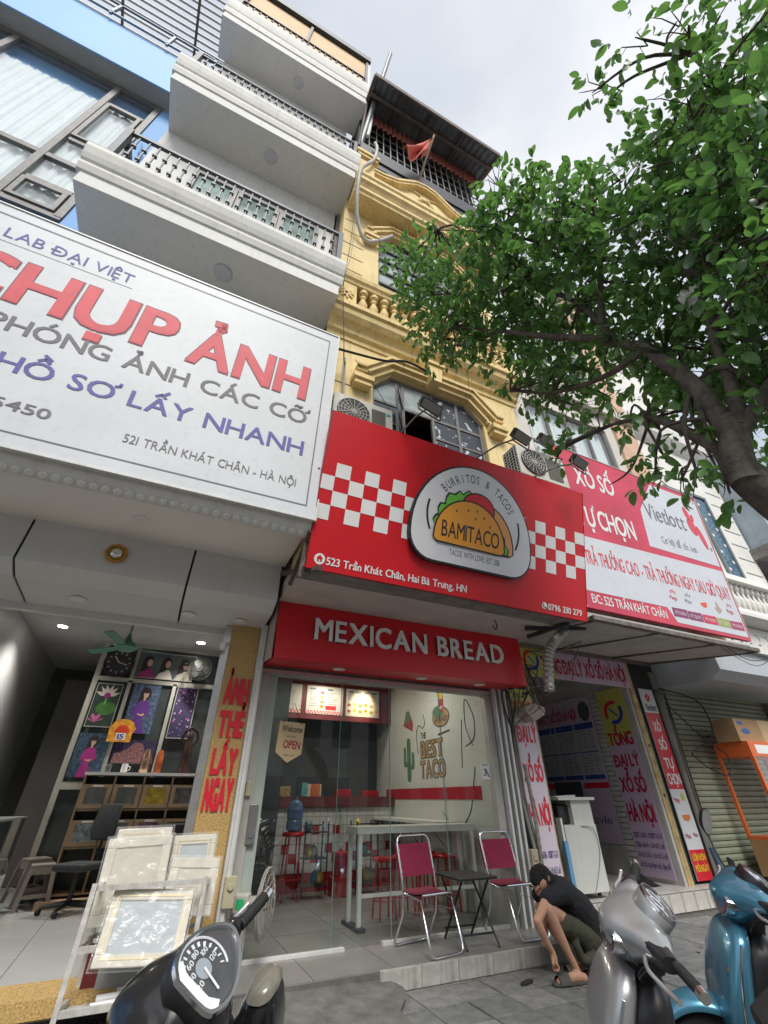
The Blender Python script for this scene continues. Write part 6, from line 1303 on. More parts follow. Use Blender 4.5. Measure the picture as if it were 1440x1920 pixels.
wbt = tag(MB().lathe([(.10, 0), (.135, .03), (.135, .14), (.12, .16), (.135, .18), (.135, .32), (.10, .4), (.04, .44), (.035, .49)], (2.42, 8.75, 1.035), 18).build('water_bottle', wbm, smooth=30), 'blue water cooler bottle standing on a red stool', 'bottle')
MB().lathe([(.137, .2), (.137, .3)], (2.42, 8.75, 1.035), 18).build('paper_band', mat('band_blue', (.04, .08, .25), .4, var=.3), wbt)
bk_ = tag(MB().lathe([(.12, 0), (.15, .28), (.16, .28), (.16, .3), (.13, .3), (.1, .03)], (3.3, 8.8, .4), 18).build('red_bucket', redm, smooth=40), 'red plastic bucket between the two black carts', 'bucket'); MB().lathe([(.15, .27), (.14, .32), (.03, .34), (.02, .37)], (3.3, 8.8, .4), 16).build('lid', redm, bk_)
tag(MB().box(3.15, 3.45, 8.65, 8.95, .15, .4).build('red_crate', redm, bevel=.01), 'red crate under the red bucket', 'crate')
for i, (x, l) in enumerate(((2.82, 'black wire cart with bags beside the water bottle'), (3.75, 'black wire cart with yellow goods, right of the red bucket'))):
    ct = thing('wire_cart', l, 'cart', (x, 8.85, .154), group='black carts before the counter'); m = MB()
    for sx in (-.2, .2):
        for sy in (-.15, .15): m.bar((sx, sy, .05), (sx, sy, 1.0), .02)
    for z in (.15, .5, .85): m.box(-.21, .21, -.16, .16, z, z+.015)
    m.box(-.21, .21, -.16, -.15, .95, .97).build('frame', black_plastic, ct, world=False)
    for k in range(5): MB().lathe([(.05, 0), (.08, .06), (.06, .14), (.01, .18)], (-.12+.06*k, .02*(k % 2), (.86, .51, .51, .17, .17)[k]), 9).build('packed_goods', [mat('bag_teal', (.06, .16, .2), .4, var=.6, scale=14), mat('bag_yellow', (.5, .42, .1), .5, var=.4, scale=14), mat('bag_clear', (.25, .27, .27), .3, var=.6, scale=14)][(k+i) % 3], ct, world=False, smooth=50)
# things on the counter
for i, (x, w_, h_, mm, l, cat) in enumerate(((2.72, .12, .22, mat('card_teal', (.1, .3, .28), .5, var=.4, scale=20), 'small teal upright card on the left end of the counter', 'card'), (2.95, .16, .2, mat('frame_orange', (.45, .12, .03), .5), 'small orange framed price card on the counter', 'card'), (2.9, .34, .2, mat('menu_leaf', (.6, .42, .3), .6, var=.2, scale=20), 'open pale menu leaflet leaning on the counter front', 'menu'), (3.55, .3, .12, redm, 'dark red napkin box in the middle of the counter', 'box'), (4.15, .35, .1, redm, 'red tray at the right end of the counter', 'tray'), (2.4, .2, .16, mat('gold_figure', (.35, .25, .1), .4, .4, var=.5, scale=20), 'little golden figure by the partition', 'figurine'))):
    tag(MB().box(x-w_/2, x+w_/2, 9.32+.04*i, 9.35+.04*i+(.1 if i > 2 else 0), 1.522, 1.522+h_, None).build('counter_item', mm, bevel=.004), l, cat)
MB().tube([(0, 0, 0), (0, 0, .01)], .001)
# standing fan near the left door post
fn = cage_fan('standing_fan', 'grey standing fan seen edge on behind the scooter grip', (1.36, 5.72, .62), .28, (.95, -.5, .0), mat('fan_grey', (.33, .31, .28), .45, .2, var=.15))
MB().tube([(0, 0, -.15), (0, -.1, -.2), (0, -.46, -.2)], .022, 8).build('stand', mat('fan_grey', (.33, .31, .28)), fn, world=False); MB().box(-.06, .06, -.08, .08, -.32, -.16).build('motor_case', mat('fan_case', (.38, .38, .34), .4), fn, world=False, bevel=.02); MB().box(-.063, -.06, -.04, .04, -.28, -.2).build('green_label', mat('label_green', (.02, .35, .12), .5), fn, world=False)
bf = cage_fan('standing_fan', 'second darker fan standing inside behind the glass door', (1.45, 6.5, .95), .26, (.9, -.6, .0), mat('fan_dark', (.06, .06, .055))); MB().tube([(0, -.05, -.15), (0, -.8, -.15)], .02, 8).build('stand', black_plastic, bf, world=False)
tag(MB().lathe([(.10, 0), (.16, .1), (.2, .5), (.16, .85), (.08, .95)], (1.36, 7.4, .75), 16, ).build('grey_sack', mat('sack_grey', (.05, .055, .05), .8), smooth=50), 'dark covered bundle standing inside the door', 'bundle')
# ================================================================ scooters
def loft(secs, n=20, cap=True):
    """secs: (centre, axis a, axis b, power)"""
    m = MB(); rings = []
    for c, a, b, pw in secs:
        c, a, b = Vector(c), Vector(a), Vector(b); r_ = []
        for k in range(n):
            t = 2*math.pi*k/n; ca, sa = math.cos(t), math.sin(t); e_ = 2/pw
            p = c+a*(abs(ca)**e_)*(1 if ca >= 0 else -1)+b*(abs(sa)**e_)*(1 if sa >= 0 else -1); m.v.append(tuple(p)); r_.append(len(m.v)-1)
        rings.append(r_)
    for A, B in zip(rings, rings[1:]):
        for k in range(n): m.f.append((A[k], A[(k+1) % n], B[(k+1) % n], B[k]))
    if cap: m.f.append(tuple(reversed(rings[0]))); m.f.append(tuple(rings[-1]))
    return m
def dense(secs, k=4):
    """interpolate lofting sections smoothly"""
    cs = [cr_pts([s_[i] for s_ in secs], k) for i in range(3)]; pw = cr_pts([(s_[3], 0, 0) for s_ in secs], k)
    return [(cs[0][i], cs[1][i], cs[2][i], max(1.6, pw[i].x)) for i in range(len(cs[0]))]
clear_lens = glassmat('lens_glass', (.97, .98, .99), .55); amber = mat('amber', (.55, .16, .04), .2)
def scooter(label, head, heading, lean, paint, gauge='oval', mirror=False, turn=0., front=None, gtilt=48, hl=True, cs=1., aw=1.):
    B = RZ(heading) @ RX(-lean); o_ = Vector(head)-(B @ Vector((0, 0, 1.06)))
    s_ = thing('motor_scooter', label, 'scooter', M=T(o_) @ B, group='scooters parked on the sidewalk')
    bd = lambda m, n, mm, p=None, sm=45, **k: m.build(n, mm, p or s_, world=False, smooth=sm, **k)
    TU = RZ(turn)
    def tr(m): m.v = [tuple(TU @ Vector(v)) for v in m.v]; return m
    # headset cowl, built along y
    cow = []
    for y, x, z, rx, rz_, pw in ((-.25, -.02, 1.045, .03, .03, 2), (-.22, -.015, 1.045, .045, .04, 2.2), (-.16, .0, 1.04, .075, .06, 2.4), (-.11, .02, 1.025, .10, .075, 2.6), (-.045, .035, 1.01, .135, .10, 2.8), (.045, .035, 1.01, .135, .10, 2.8), (.11, .02, 1.025, .10, .075, 2.6), (.16, .0, 1.04, .075, .06, 2.4), (.22, -.015, 1.045, .045, .04, 2.2), (.25, -.02, 1.045, .03, .03, 2)): cow.append(((x, y, z), (rx*cs, 0, rz_*-.35*cs), (rx*.3, 0, rz_*cs), pw))
    bd(tr(loft(dense(cow), 28)), 'headset_cowl', paint)
    # grips, bar ends, levers, switch blocks
    for sd_ in (-1, 1):
        bar_ = [(-.02, sd_*.22, 1.045), (-.05, sd_*.27, 1.05), (-.085, sd_*.39, 1.055)]
        g = bd(tr(MB().tube([bar_[1], bar_[2]], [.018, .0175], 14)), 'grip', rubber); bd(tr(MB().tube([Vector(bar_[2]), Vector(bar_[2])+Vector((-.004, sd_*.03, .001))], [.02, .019], 14)), 'bar_end', chrome, g)
        ribs = MB()
        for k in range(9): p = Vector(bar_[1]).lerp(Vector(bar_[2]), .12+.095*k); ribs.tube([p, p+Vector((-.0018, sd_*.005, 0))], .0195, 12)
        bd(tr(ribs), 'grip_ring', rubber, g)
        bd(tr(loft([((-.0, sd_*.18, 1.04), (.05, 0, 0), (0, 0, .045), 3), ((-.03, sd_*.27, 1.05), (.028, 0, 0), (0, 0, .028), 3)], 16)), 'switch_block', black_plastic)
        bd(tr(MB().tube(cr_pts([(.045, sd_*.2, 1.03), (.05, sd_*.26, 1.025), (.015, sd_*.34, 1.02), (-.01, sd_*.40, 1.025)]), [.008]*18+[.011], 8)), 'brake_lever', alu)
    # instrument cluster
    gc_ = TU @ T((-.07-.12*max(0, cs-1), 0, 1.095+.2*max(0, cs-1))) @ RY(rad(-90+gtilt)) @ RZ(rad(-90))   # x right, y forward, z towards the rider
    if gauge == 'drop':
        sh_ = [(x*.92, y*.92) for x, y in [(-.055, -.10), (.055, -.10), (.09, -.07), (.105, -.01), (.085, .06), (.045, .12), (0, .145), (-.045, .12), (-.085, .06), (-.105, -.01), (-.09, -.07)]]; sh_ = [(y+.0, -x) for x, y in sh_]
    else: sh_ = ell(0, 0, .095, .07 if gauge == 'oval' else .085, 28)
    sh_ = [(p.x, p.y) for p in cr_pts([(x, y, 0) for x, y in sh_]+[(sh_[0][0], sh_[0][1], 0)], 3)][:-1]
    sc_ = lambda k, P=sh_: [(x*k, y*k) for x, y in P]
    pod = bd(MB().prism(sc_(1.07), -.05, .012, gc_), 'instrument_pod', black_plastic if gauge != 'oval' else paint, bevel=.008)
    rim = MB(); P = sc_(1.0); n_ = len(P); vv = []; ff = []
    for k_, z_ in ((1.06, .012), (1.03, .024), (.94, .024), (.90, .014)): vv += [(x*k_, y*k_, z_) for x, y in P]
    for a in range(3): ff += [(a*n_+i, a*n_+(i+1) % n_, (a+1)*n_+(i+1) % n_, (a+1)*n_+i) for i in range(n_)]
    rim.add(vv, ff, gc_); bd(rim, 'instrument_rim', chrome, pod)
    if gauge == 'drop': bd(MB().prism([(y*.84, -x*.84) for x, y in [(-.10, -.085), (-.06, -.112), (.06, -.112), (.10, -.085), (.086, -.05), (.05, -.07), (-.05, -.07), (-.086, -.05)]], .014, .019, gc_), 'white_trim', print_white, pod)
    dial = bd(MB().add([(x*.92, y*.92, .0135) for x, y in P], [tuple(range(n_))], gc_), 'dial', mat('dial_dark', (.07, .072, .075), .5), pod, 0)
    if gauge == 'drop':
        gc0 = gc_; gc_ = gc_ @ T((-.012, 0, 0)) @ S(1.0, 1.0, 1)
        tk_ = MB(); tk_.tube([gc_ @ Vector((.078*math.cos(rad(a)), .078*math.sin(rad(a))+.01, .016)) for a in range(-40, 221, 10)], .0035, 5)
        for k in range(15): a = rad(-35+k*250/14); tk_.bar(gc_ @ Vector((.056*math.cos(a), .056*math.sin(a)+.01, .015)), gc_ @ Vector((.068*math.cos(a), .068*math.sin(a)+.01, .015)), .007, .0015)
        bd(tk_, 'dial_marks', mat('dial_white', (.75, .76, .78), .5, var=0), dial, 0)
        for k, t_ in enumerate(('20', '40', '60', '80', '100', '120')): a = rad(205-k*42); write(t_, -.012, .012, -.007, .015, mat('dial_white', (.75, .76, .78)), dial, z=0, bold=.02, M=gc_ @ T((.043*math.cos(a), .043*math.sin(a)+.01, .0152)))
        bd(MB().lathe([(.026, .0142), (.026, .0148)], (0, .01, 0), 20, gc_), 'dial_disc', mat('dial_grey', (.33, .36, .4), .4), dial, 0)
        bd(MB().bar(gc_ @ Vector((0, .01, .018)), gc_ @ Vector((-.012, -.055, .018)), .006, .002), 'needle', print_white, dial, 0)
    else:
        tk_ = MB()
        for k in range(3): tk_.tube([gc_ @ Vector(((-.055+.05*k)+.022*math.cos(t), .005+.03*math.sin(t), .0155)) for t in [i*math.pi/7 for i in range(14)]], .002, 4, closed=True)
        bd(tk_, 'dial_marks', mat('dial_white', (.75, .76, .78)), dial, 0)
    if gauge == 'drop': gc_ = gc0
    dm = MB(); 
    for k_, z_ in ((.93, .018), (.8, .028), (.5, .036), (.2, .039)): dm.v += [tuple(gc_ @ Vector((x*k_, y*k_, z_))) for x, y in P]
    for a in range(3): dm.f += [(a*n_+i, a*n_+(i+1) % n_, (a+1)*n_+(i+1) % n_, (a+1)*n_+i) for i in range(n_)]
    dm.f.append(tuple(3*n_+i for i in range(n_))); bd(dm, 'instrument_glass', clear_lens, pod, 80)
    # headlight in the cowl front
    if hl:
        hc = TU @ T((.02+.135*cs, 0, 1.0)) @ RY(rad(78)) @ S(.9) @ RZ(rad(90)); hp = [(p.x, p.y) for p in cr_pts([(x, y, 0) for x, y in [(-.13, .03), (-.07, .06), (0, .065), (.07, .06), (.13, .03), (.1, -.03), (.04, -.07), (0, -.075), (-.04, -.07), (-.1, -.03), (-.13, .03)]], 3)][:-1]
        h_ = bd(MB().prism([(x*1.06, y*1.06) for x, y in hp], -.08, .004, hc), 'headlight', chrome, bevel=.004); bd(MB().prism(hp, .0045, .006, hc), 'reflector', mat('reflector', (.5, .5, .52), .12, .9, var=.8, scale=30), h_)
        dm = MB(); n2 = len(hp)
        for k_, z_ in ((1, .008), (.85, .022), (.5, .034)): dm.v += [tuple(hc @ Vector((x*k_, y*k_, z_))) for x, y in hp]
        for a in range(2): dm.f += [(a*n2+i, a*n2+(i+1) % n2, (a+1)*n2+(i+1) % n2, (a+1)*n2+i) for i in range(n2)]
        dm.f.append(tuple(2*n2+i for i in range(n2))); bd(dm, 'lens', clear_lens, h_, 80)
    # seam of the cowl, control cables, keyhole knob, apron trim strip
    bd(tr(MB().tube([(.035+(rx*cs+.002)*math.cos(t_), yy, 1.0+.02*math.cos(t_)+.0*t_) for rx, yy, t_ in [(.05, -.235, 0), (.078, -.16, 0), (.102, -.11, 0), (.133, -.06, 0), (.138, 0, 0), (.133, .06, 0), (.102, .11, 0), (.078, .16, 0), (.05, .235, 0)]], .0022, 4)), 'cowl_seam', gap, None, 0)
    cb_ = MB()
    for sd_ in (-1, 1):
        for k in range(2): cb_.tube(cr_pts([(.02, sd_*(.2+.02*k), 1.02), (.07, sd_*(.16+.02*k), .95), (.06, sd_*.08, .86), (.05, sd_*.05, .78)]), .005, 6)
    bd(tr(cb_), 'control_cables', black_plastic)
    kn = bd(tr(MB().lathe([(.018, -.004), (.018, .004), (.014, .006)], (0, 0, 0), 14, T((-.005, .175, .972)) @ RX(rad(-100)))), 'side_knob', black_plastic); bd(tr(MB().lathe([(.008, -.004), (.008, .006)], (0, 0, 0), 12, T((-.035, .18, .985)) @ RX(rad(-100)))), 'knob_screw', chrome, kn)
    bd(MB().tube(cr_pts([(.15, .17, .86), (.2, .205, .74), (.235, .22, .6), (.24, .205, .46), (.2, .17, .32)]), .006, 6), 'apron_trim', chrome)
    # steering neck, front apron (outer shell and dark inner), lower shield
    bd(loft(dense([((.02, 0, .96), (.09, 0, 0), (0, .09, 0), 2.6), ((.03, 0, .88), (.07, 0, 0), (0, .07, 0), 2.4), ((.05, 0, .8), (.07, 0, 0), (0, .08, 0), 2.4)]), 20), 'steering_neck', black_plastic)
    fp_ = front or paint
    ap = []
    for z, x, rx, ry in ((.90, .10, .03, .09), (.86, .13, .05, .15), (.78, .17, .06, .19), (.66, .21, .07, .215), (.52, .24, .075, .21), (.40, .22, .08, .19), (.30, .16, .09, .16)): ap.append(((x, 0, z), (rx, 0, rx*.25), (0, ry*aw, 0), 3.0))
    m = loft(dense(ap), 36); bd(m, 'front_apron', fp_)
    inn = []
    for z, x, rx, ry in ((.87, .03, .04, .09), (.82, .05, .09, .15), (.74, .07, .11, .185), (.62, .10, .125, .205), (.5, .12, .125, .20), (.38, .09, .12, .18), (.28, .02, .14, .16)): inn.append(((x, 0, z), (rx, 0, 0), (0, ry*aw, 0), 2.6))
    bd(loft(dense(inn), 30), 'inner_shield', black_plastic)
    for sd_ in (-1, 1): 
        w_ = bd(MB().lathe([(0, .012), (.03, .01), (.045, 0), (.045, -.02)], (0, 0, 0), 16, T((.235, sd_*.16, .70)) @ RZ(rad(sd_*38)) @ RY(rad(80)) @ S(1.6, .7, 1)), 'indicator', amber); bd(MB().lathe([(0, .018), (.03, .014), (.047, 0)], (0, 0, 0), 16, T((.235, sd_*.16, .70)) @ RZ(rad(sd_*38)) @ RY(rad(80)) @ S(1.6, .7, 1)), 'lens', clear_lens, w_)
    # fender, fork, wheel
    bd(MB().grid(lambda u, v: ((lambda a, w2: (.40+(.285+.02*math.cos(w2))*math.cos(a), .085*math.sin(w2)*(1.0-.25*abs(u-.45)), .24+(.285+.045*math.cos(w2))*math.sin(a)))(rad(165-u*150), rad(-100+200*v))), 26, 13), 'front_fender', fp_, sm=60)
    for sd_ in (-1, 1): bd(MB().cyl((.17, sd_*.085, .55), (.39, sd_*.085, .24), .02, seg=10), 'fork_leg', dark_metal)
    def wheel(x, nm):
        w_ = bd(MB().lathe([(.175, -.045), (.2, -.055), (.23, -.05), (.248, -.025), (.252, 0), (.248, .025), (.23, .05), (.2, .055), (.175, .045)], (0, 0, 0), 36, T((x, 0, .25)) @ RX(rad(90))), 'tyre', rubber)
        bd(MB().tube([(x+.17*math.cos(t), 0, .25+.17*math.sin(t)) for t in [i*math.pi/18 for i in range(36)]], .022, 8, closed=True), 'rim', alu, w_); bd(MB().cyl((x, -.06, .25), (x, .06, .25), .035), 'hub', alu, w_)
        sp_ = MB()
        for k in range(18): a = k*math.pi/9; sp_.cyl((x+.03*math.cos(a), .02*(-1)**k, .25+.03*math.sin(a)), (x+.16*math.cos(a+.25*(-1)**k), 0, .25+.16*math.sin(a+.25*(-1)**k)), .003, seg=5)
        bd(sp_, 'spokes', chrome, w_, 0)
    wheel(.40, 'front'); wheel(-.86, 'rear')
    if gauge == 'drop':
        kg = bd(loft(dense([((-.10, -.28, .875), (.03, 0, 0), (0, .05, 0), 2.4), ((-.09, -.28, .84), (.056, 0, 0), (0, .08, 0), 2.6), ((-.06, -.28, .75), (.08, 0, 0), (0, .105, 0), 3), ((-.02, -.28, .62), (.09, 0, 0), (0, .11, 0), 3), ((.02, -.24, .4), (.09, 0, 0), (0, .10, 0), 3)]), 26), 'leg_shield_pod', paint)
        bd(loft(dense([((-.11, -.28, .895), (.012, 0, 0), (0, .025, 0), 2.4), ((-.105, -.28, .885), (.04, 0, 0), (0, .055, 0), 2.4), ((-.10, -.28, .862), (.052, 0, 0), (0, .073, 0), 2.6)]), 20), 'smoked_cap', mat('cap_cream', (.19, .18, .145), .25, coat=.5), kg)
    # floorboard, tail, seat
    bd(loft(dense([((.05, 0, .27), (0, 0, .06), (0, .15, 0), 4), ((-.2, 0, .25), (0, 0, .05), (0, .14, 0), 4), ((-.38, 0, .3), (0, 0, .1), (0, .13, 0), 3.5), ((-.5, 0, .46), (0, 0, .2), (0, .15, 0), 3), ((-.75, 0, .52), (0, 0, .18), (0, .17, 0), 3), ((-1.05, 0, .6), (0, 0, .12), (0, .12, 0), 3), ((-1.2, 0, .66), (0, 0, .06), (0, .06, 0), 3)]), 24), 'tail_body', paint)
    bd(loft(dense([((-.36, 0, .70), (0, 0, .03), (0, .08, 0), 3), ((-.5, 0, .745), (0, 0, .055), (0, .13, 0), 3), ((-.75, 0, .745), (0, 0, .06), (0, .15, 0), 3), ((-1.05, 0, .79), (0, 0, .05), (0, .12, 0), 3), ((-1.15, 0, .79), (0, 0, .03), (0, .07, 0), 3)]), 22), 'seat', mat('seat_vinyl', (.02, .02, .021), .55, var=.2, scale=9))
    bd(MB().cyl((-.45, .16, .25), (-.5, .3, .02), .014), 'side_stand', dark_metal)
    if mirror:
        for sd_ in (-1,):
            mm_ = bd(tr(MB().tube(cr_pts([(.01, sd_*.2, 1.08), (.03, sd_*.24, 1.16), (.03, sd_*.29, 1.24)]), .006, 8)), 'mirror_stem', black_plastic)
            Mm = TU @ T((.02, sd_*.30, 1.31)) @ RZ(rad(305)) @ RY(rad(-98)) @ S(1.25, .75, 1)
            bd(MB().lathe([(0, -.03), (.045, -.025), (.065, 0), (.065, .006)], (0, 0, 0), 24, Mm), 'mirror_shell', black_plastic, mm_); bd(MB().lathe([(.06, .007), (.06, .009)], (0, 0, 0), 24, Mm), 'mirror_glass', mat('mirror', (.85, .86, .88), .03, 1, var=0), mm_, 0)
    return s_
silver = mat('silver_paint', (.38, .39, .40), .36, .55, var=.03, coat=.6); bluep = mat('metallic_blue', (.08, .27, .40), .3, .5, var=.04, coat=.8); blackp = mat('gloss_black', (.013, .013, .014), .25, .1, var=.1, coat=.6)
HD = math.atan2(.66, -.75)
scooter('black scooter with round speedometer in the foreground, front wheel towards the frames', (.235, 1.93, 1.01), HD, rad(27), blackp, 'drop', turn=rad(5), cs=1.18, aw=1.55)
scooter('silver scooter leaning on its stand next to the crouching man', (2.10, 1.83, 1.07), HD, rad(20), silver, 'oval', cs=.88)
sb_ = scooter('metallic blue scooter with one mirror, right of the silver one', (3.38, 2.14, 1.05), HD, rad(13), bluep, 'round', mirror=True, front=bluep, cs=.95)
write('HONDA', 0, .16, 0, .026, print_black, sb_, z=0, bold=.04, M=T((.0, .222, .52)) @ RZ(rad(180)) @ RX(rad(90)))
# ================================================================ crouching man
def blob(parts, name, m, parent, vox=.008, smooth=8, sub=True, disp=None):
    """chains of (point, radius) fused into one continuous skin"""
    mb = MB()
    for ch in parts:
        pts = [Vector(p[:3]) for p in ch]; rs = [p[3] for p in ch]
        P = []; Rr = []
        for i in range(len(pts)-1):
            n = max(2, int((pts[i+1]-pts[i]).length/.02))
            for k in range(n): t = k/n; P.append(pts[i].lerp(pts[i+1], t)); Rr.append(rs[i]*(1-t)+rs[i+1]*t)
        P.append(pts[-1]); Rr.append(rs[-1])
        d0 = (P[0]-P[1]).normalized() if len(P) > 1 else Vector((0, 0, 1)); d1 = (P[-1]-P[-2]).normalized() if len(P) > 1 else Vector((0, 0, 1))
        P = [P[0]+d0*Rr[0]*.9, P[0]+d0*Rr[0]*.6]+P+[P[-1]+d1*Rr[-1]*.6, P[-1]+d1*Rr[-1]*.9]; Rr = [Rr[0]*.35, Rr[0]*.8]+Rr+[Rr[-1]*.8, Rr[-1]*.35]
        mb.tube(P, Rr, 16)
    me = mb.mesh(name); o = bpy.data.objects.new(name, me); C.objects.link(o)
    r = o.modifiers.new('remesh', 'REMESH'); r.mode = 'VOXEL'; r.voxel_size = vox; r.use_smooth_shade = True
    s_ = o.modifiers.new('smooth', 'SMOOTH'); s_.factor = .6; s_.iterations = smooth
    bpy.context.view_layer.update(); dg = bpy.context.evaluated_depsgraph_get()
    me2 = bpy.data.meshes.new_from_object(o.evaluated_get(dg)); bpy.data.objects.remove(o)
    for p in me2.polygons: p.use_smooth = True
    if disp:
        for v in me2.vertices: v.co += v.normal*disp(v.co)
    me2.materials.clear(); me2.materials.append(m)
    return link(name, me2, m, parent, True)
man = thing('person', 'man in black T-shirt and olive shorts crouching barefoot in grey slippers, tool in hand', 'person', (4.4, 4.8, 0))
skin = mat('skin', (.47, .255, .165), .55, var=.1, scale=9)
skin.node_tree.nodes['Principled BSDF'].inputs['Subsurface Weight'].default_value = .12; skin.node_tree.nodes['Principled BSDF'].inputs['Subsurface Radius'].default_value = (.02, .008, .004)
A, E_, W_ = (4.10, 4.69, .63), (3.83, 4.60, .475), (3.985, 4.62, .235)
limbs = [
 [(*A, .052), (3.95, 4.64, .54, .046), (*E_, .038)], [(*E_, .038), (3.865, 4.605, .41, .042), (3.93, 4.615, .31, .032), (*W_, .024)],            # left arm
 [(4.25, 4.96, .62, .055), (4.22, 4.95, .40, .04), (4.1, 4.86, .24, .03)],                                                                   # right arm reaching down
 [(4.03, 4.66, .55, .062), (4.3, 4.72, .42, .07), (4.62, 4.78, .25, .08)], [(4.03, 4.655, .545, .06), (4.08, 4.65, .45, .056), (4.13, 4.645, .34, .05), (4.2, 4.635, .2, .034), (4.255, 4.625, .09, .03)],   # left leg
 [(4.22, 4.98, .5, .06), (4.4, 4.96, .4, .07), (4.66, 4.9, .25, .08)], [(4.22, 4.98, .5, .055), (4.33, 4.93, .3, .05), (4.46, 4.86, .1, .034)],
 [(4.76, 4.86, .24, .10), (4.62, 4.85, .45, .11), (4.42, 4.85, .62, .11)],                                                                   # trunk
 [(4.36, 4.85, .68, .07), (4.28, 4.85, .73, .058)],                                                                                          # neck
 [(4.20, 4.85, .755, .085), (4.16, 4.85, .725, .09)], [(4.145, 4.85, .68, .062), (4.135, 4.85, .645, .045)],                                   # skull, jaw
 [(4.27, 4.60, .045, .04), (4.22, 4.61, .05, .042), (4.1, 4.635, .035, .036), (4.03, 4.65, .027, .026)], [(4.30, 4.59, .038, .035), (4.27, 4.60, .04, .036)],   # left foot
 [(4.53, 4.83, .05, .038), (4.42, 4.79, .04, .036), (4.34, 4.76, .028, .026)],
 [(4.08, 4.80, .69, .012), (4.065, 4.82, .665, .014), (4.08, 4.84, .66, .012)]]                                                              # nose
limbs += [[(4.205, 4.762, .745, .012), (4.215, 4.755, .765, .011), (4.2, 4.752, .78, .010)], [(4.205, 4.938, .745, .012), (4.2, 4.948, .78, .01)]]   # ears
# left hand gripping a tool: palm, four fingers of unequal length, thumb
wv = Vector(W_); pd_ = Vector((.14, .08, -.98)).normalized(); pm__ = wv+pd_*.07
limbs.append([(*wv, .027), (*(wv+pd_*.04), .032), (*pm__, .03)])
for k, (ln, off) in enumerate(((.066, -.026), (.074, -.009), (.07, .009), (.056, .026))):
    b_ = pm__+Vector((-.004, off, -.004)); m1 = b_+Vector((.028, 0, -.030))*(ln/.07); m2 = m1+Vector((-.016, .002, -.024))*(ln/.07); m3 = m2+Vector((-.024, .002, .006))*(ln/.07)
    limbs.append([(*b_, .0115), (*m1, .0105), (*m2, .0095), (*m3, .0085)])
tb0 = wv+pd_*.035+Vector((-.018, -.012, 0)); limbs.append([(*tb0, .014), (*(tb0+Vector((-.022, -.004, -.034))), .012), (*(tb0+Vector((-.012, .004, -.06))), .0095)])
for k in range(5): limbs.append([(4.035, 4.625+.013*k, .025, .011), (4.008+.004*k, 4.628+.013*k, .02, .0095)])
body = blob(limbs, 'body', skin, man, .0065, 5)
shirt = mat('black_cotton', (.012, .013, .016), .9, var=.15, scale=6, bump=.3, bscale=200); olive = mat('olive_cotton', (.050, .050, .030), .9, var=.12, scale=8, bump=.3, bscale=200)
fold = lambda co: .010*noise.noise(co*9)+.006*noise.noise(co*22)
blob([[(4.86, 4.86, .10, .16), (4.82, 4.86, .18, .165), (4.75, 4.85, .33, .165), (4.62, 4.85, .47, .17), (4.48, 4.85, .58, .16)], [(4.36, 4.70, .645, .10), (4.37, 4.98, .66, .10)], [(4.44, 4.85, .66, .115), (4.36, 4.85, .70, .085)],
      [(4.34, 4.70, .645, .105), (4.2, 4.69, .64, .088), (4.08, 4.685, .615, .082)], [(4.34, 4.98, .65, .10), (4.24, 4.98, .6, .085)], [(4.84, 4.87, .10, .13), (4.78, 4.86, .2, .16)]], 'shirt', shirt, man, .011, 5, disp=fold)
blob([[(4.78, 4.84, .16, .15), (4.60, 4.80, .26, .125), (4.38, 4.74, .36, .108), (4.24, 4.71, .41, .10)], [(4.78, 4.88, .16, .15), (4.6, 4.93, .28, .12), (4.38, 4.97, .42, .10)], [(4.72, 4.78, .10, .08), (4.6, 4.76, .14, .08)], [(4.35, 4.68, .25, .04), (4.4, 4.68, .14, .045), (4.55, 4.7, .1, .06)]], 'shorts', olive, man, .011, 5, disp=fold)
hairm = mat('hair', (.011, .009, .008), .7, var=.3, scale=30, bump=1, bscale=300)
hr = blob([[(4.25, 4.85, .775, .078), (4.195, 4.85, .80, .088), (4.135, 4.85, .78, .084), (4.12, 4.85, .755, .078)], [(4.265, 4.85, .745, .075), (4.205, 4.85, .745, .099)]], 'hair', hairm, man, .007, 3, disp=lambda co: .006*noise.noise(co*60))
hm = MB(); rr = random.Random(2)
for k in range(420):
    a, b_ = rr.uniform(0, 6.28), rr.uniform(.15, 1.25); n_ = Vector((math.cos(a)*math.sin(b_), math.sin(a)*math.sin(b_), math.cos(b_))); p = Vector((4.175, 4.85, .755))+Vector((n_.x*.118, n_.y*.095, n_.z*.115)); hm.tube([p, p+n_*.012+Vector((-.012, 0, .0))*rr.random()], [.0025, .0006], 3)
q_ = hm.build('hair_strands', hairm, hr); q_['kind'] = 'stuff'
for s_ in (-1, 1): MB().lathe([(0, -.011), (.008, -.008), (.011, 0), (.008, .008), (0, .011)], (4.088, 4.85+s_*.034, .712), 10).build('eye', print_white, man, smooth=60); MB().bar((4.095, 4.85+s_*.02, .738), (4.1, 4.85+s_*.052, .736), .006).build('eyebrow', hairm, man)
MB().bar((4.082, 4.832, .642), (4.082, 4.868, .642), .006).build('mouth', mat('lips', (.3, .1, .08), .5), man)
slp = mat('slipper_grey', (.075, .07, .062), .8, var=.2)
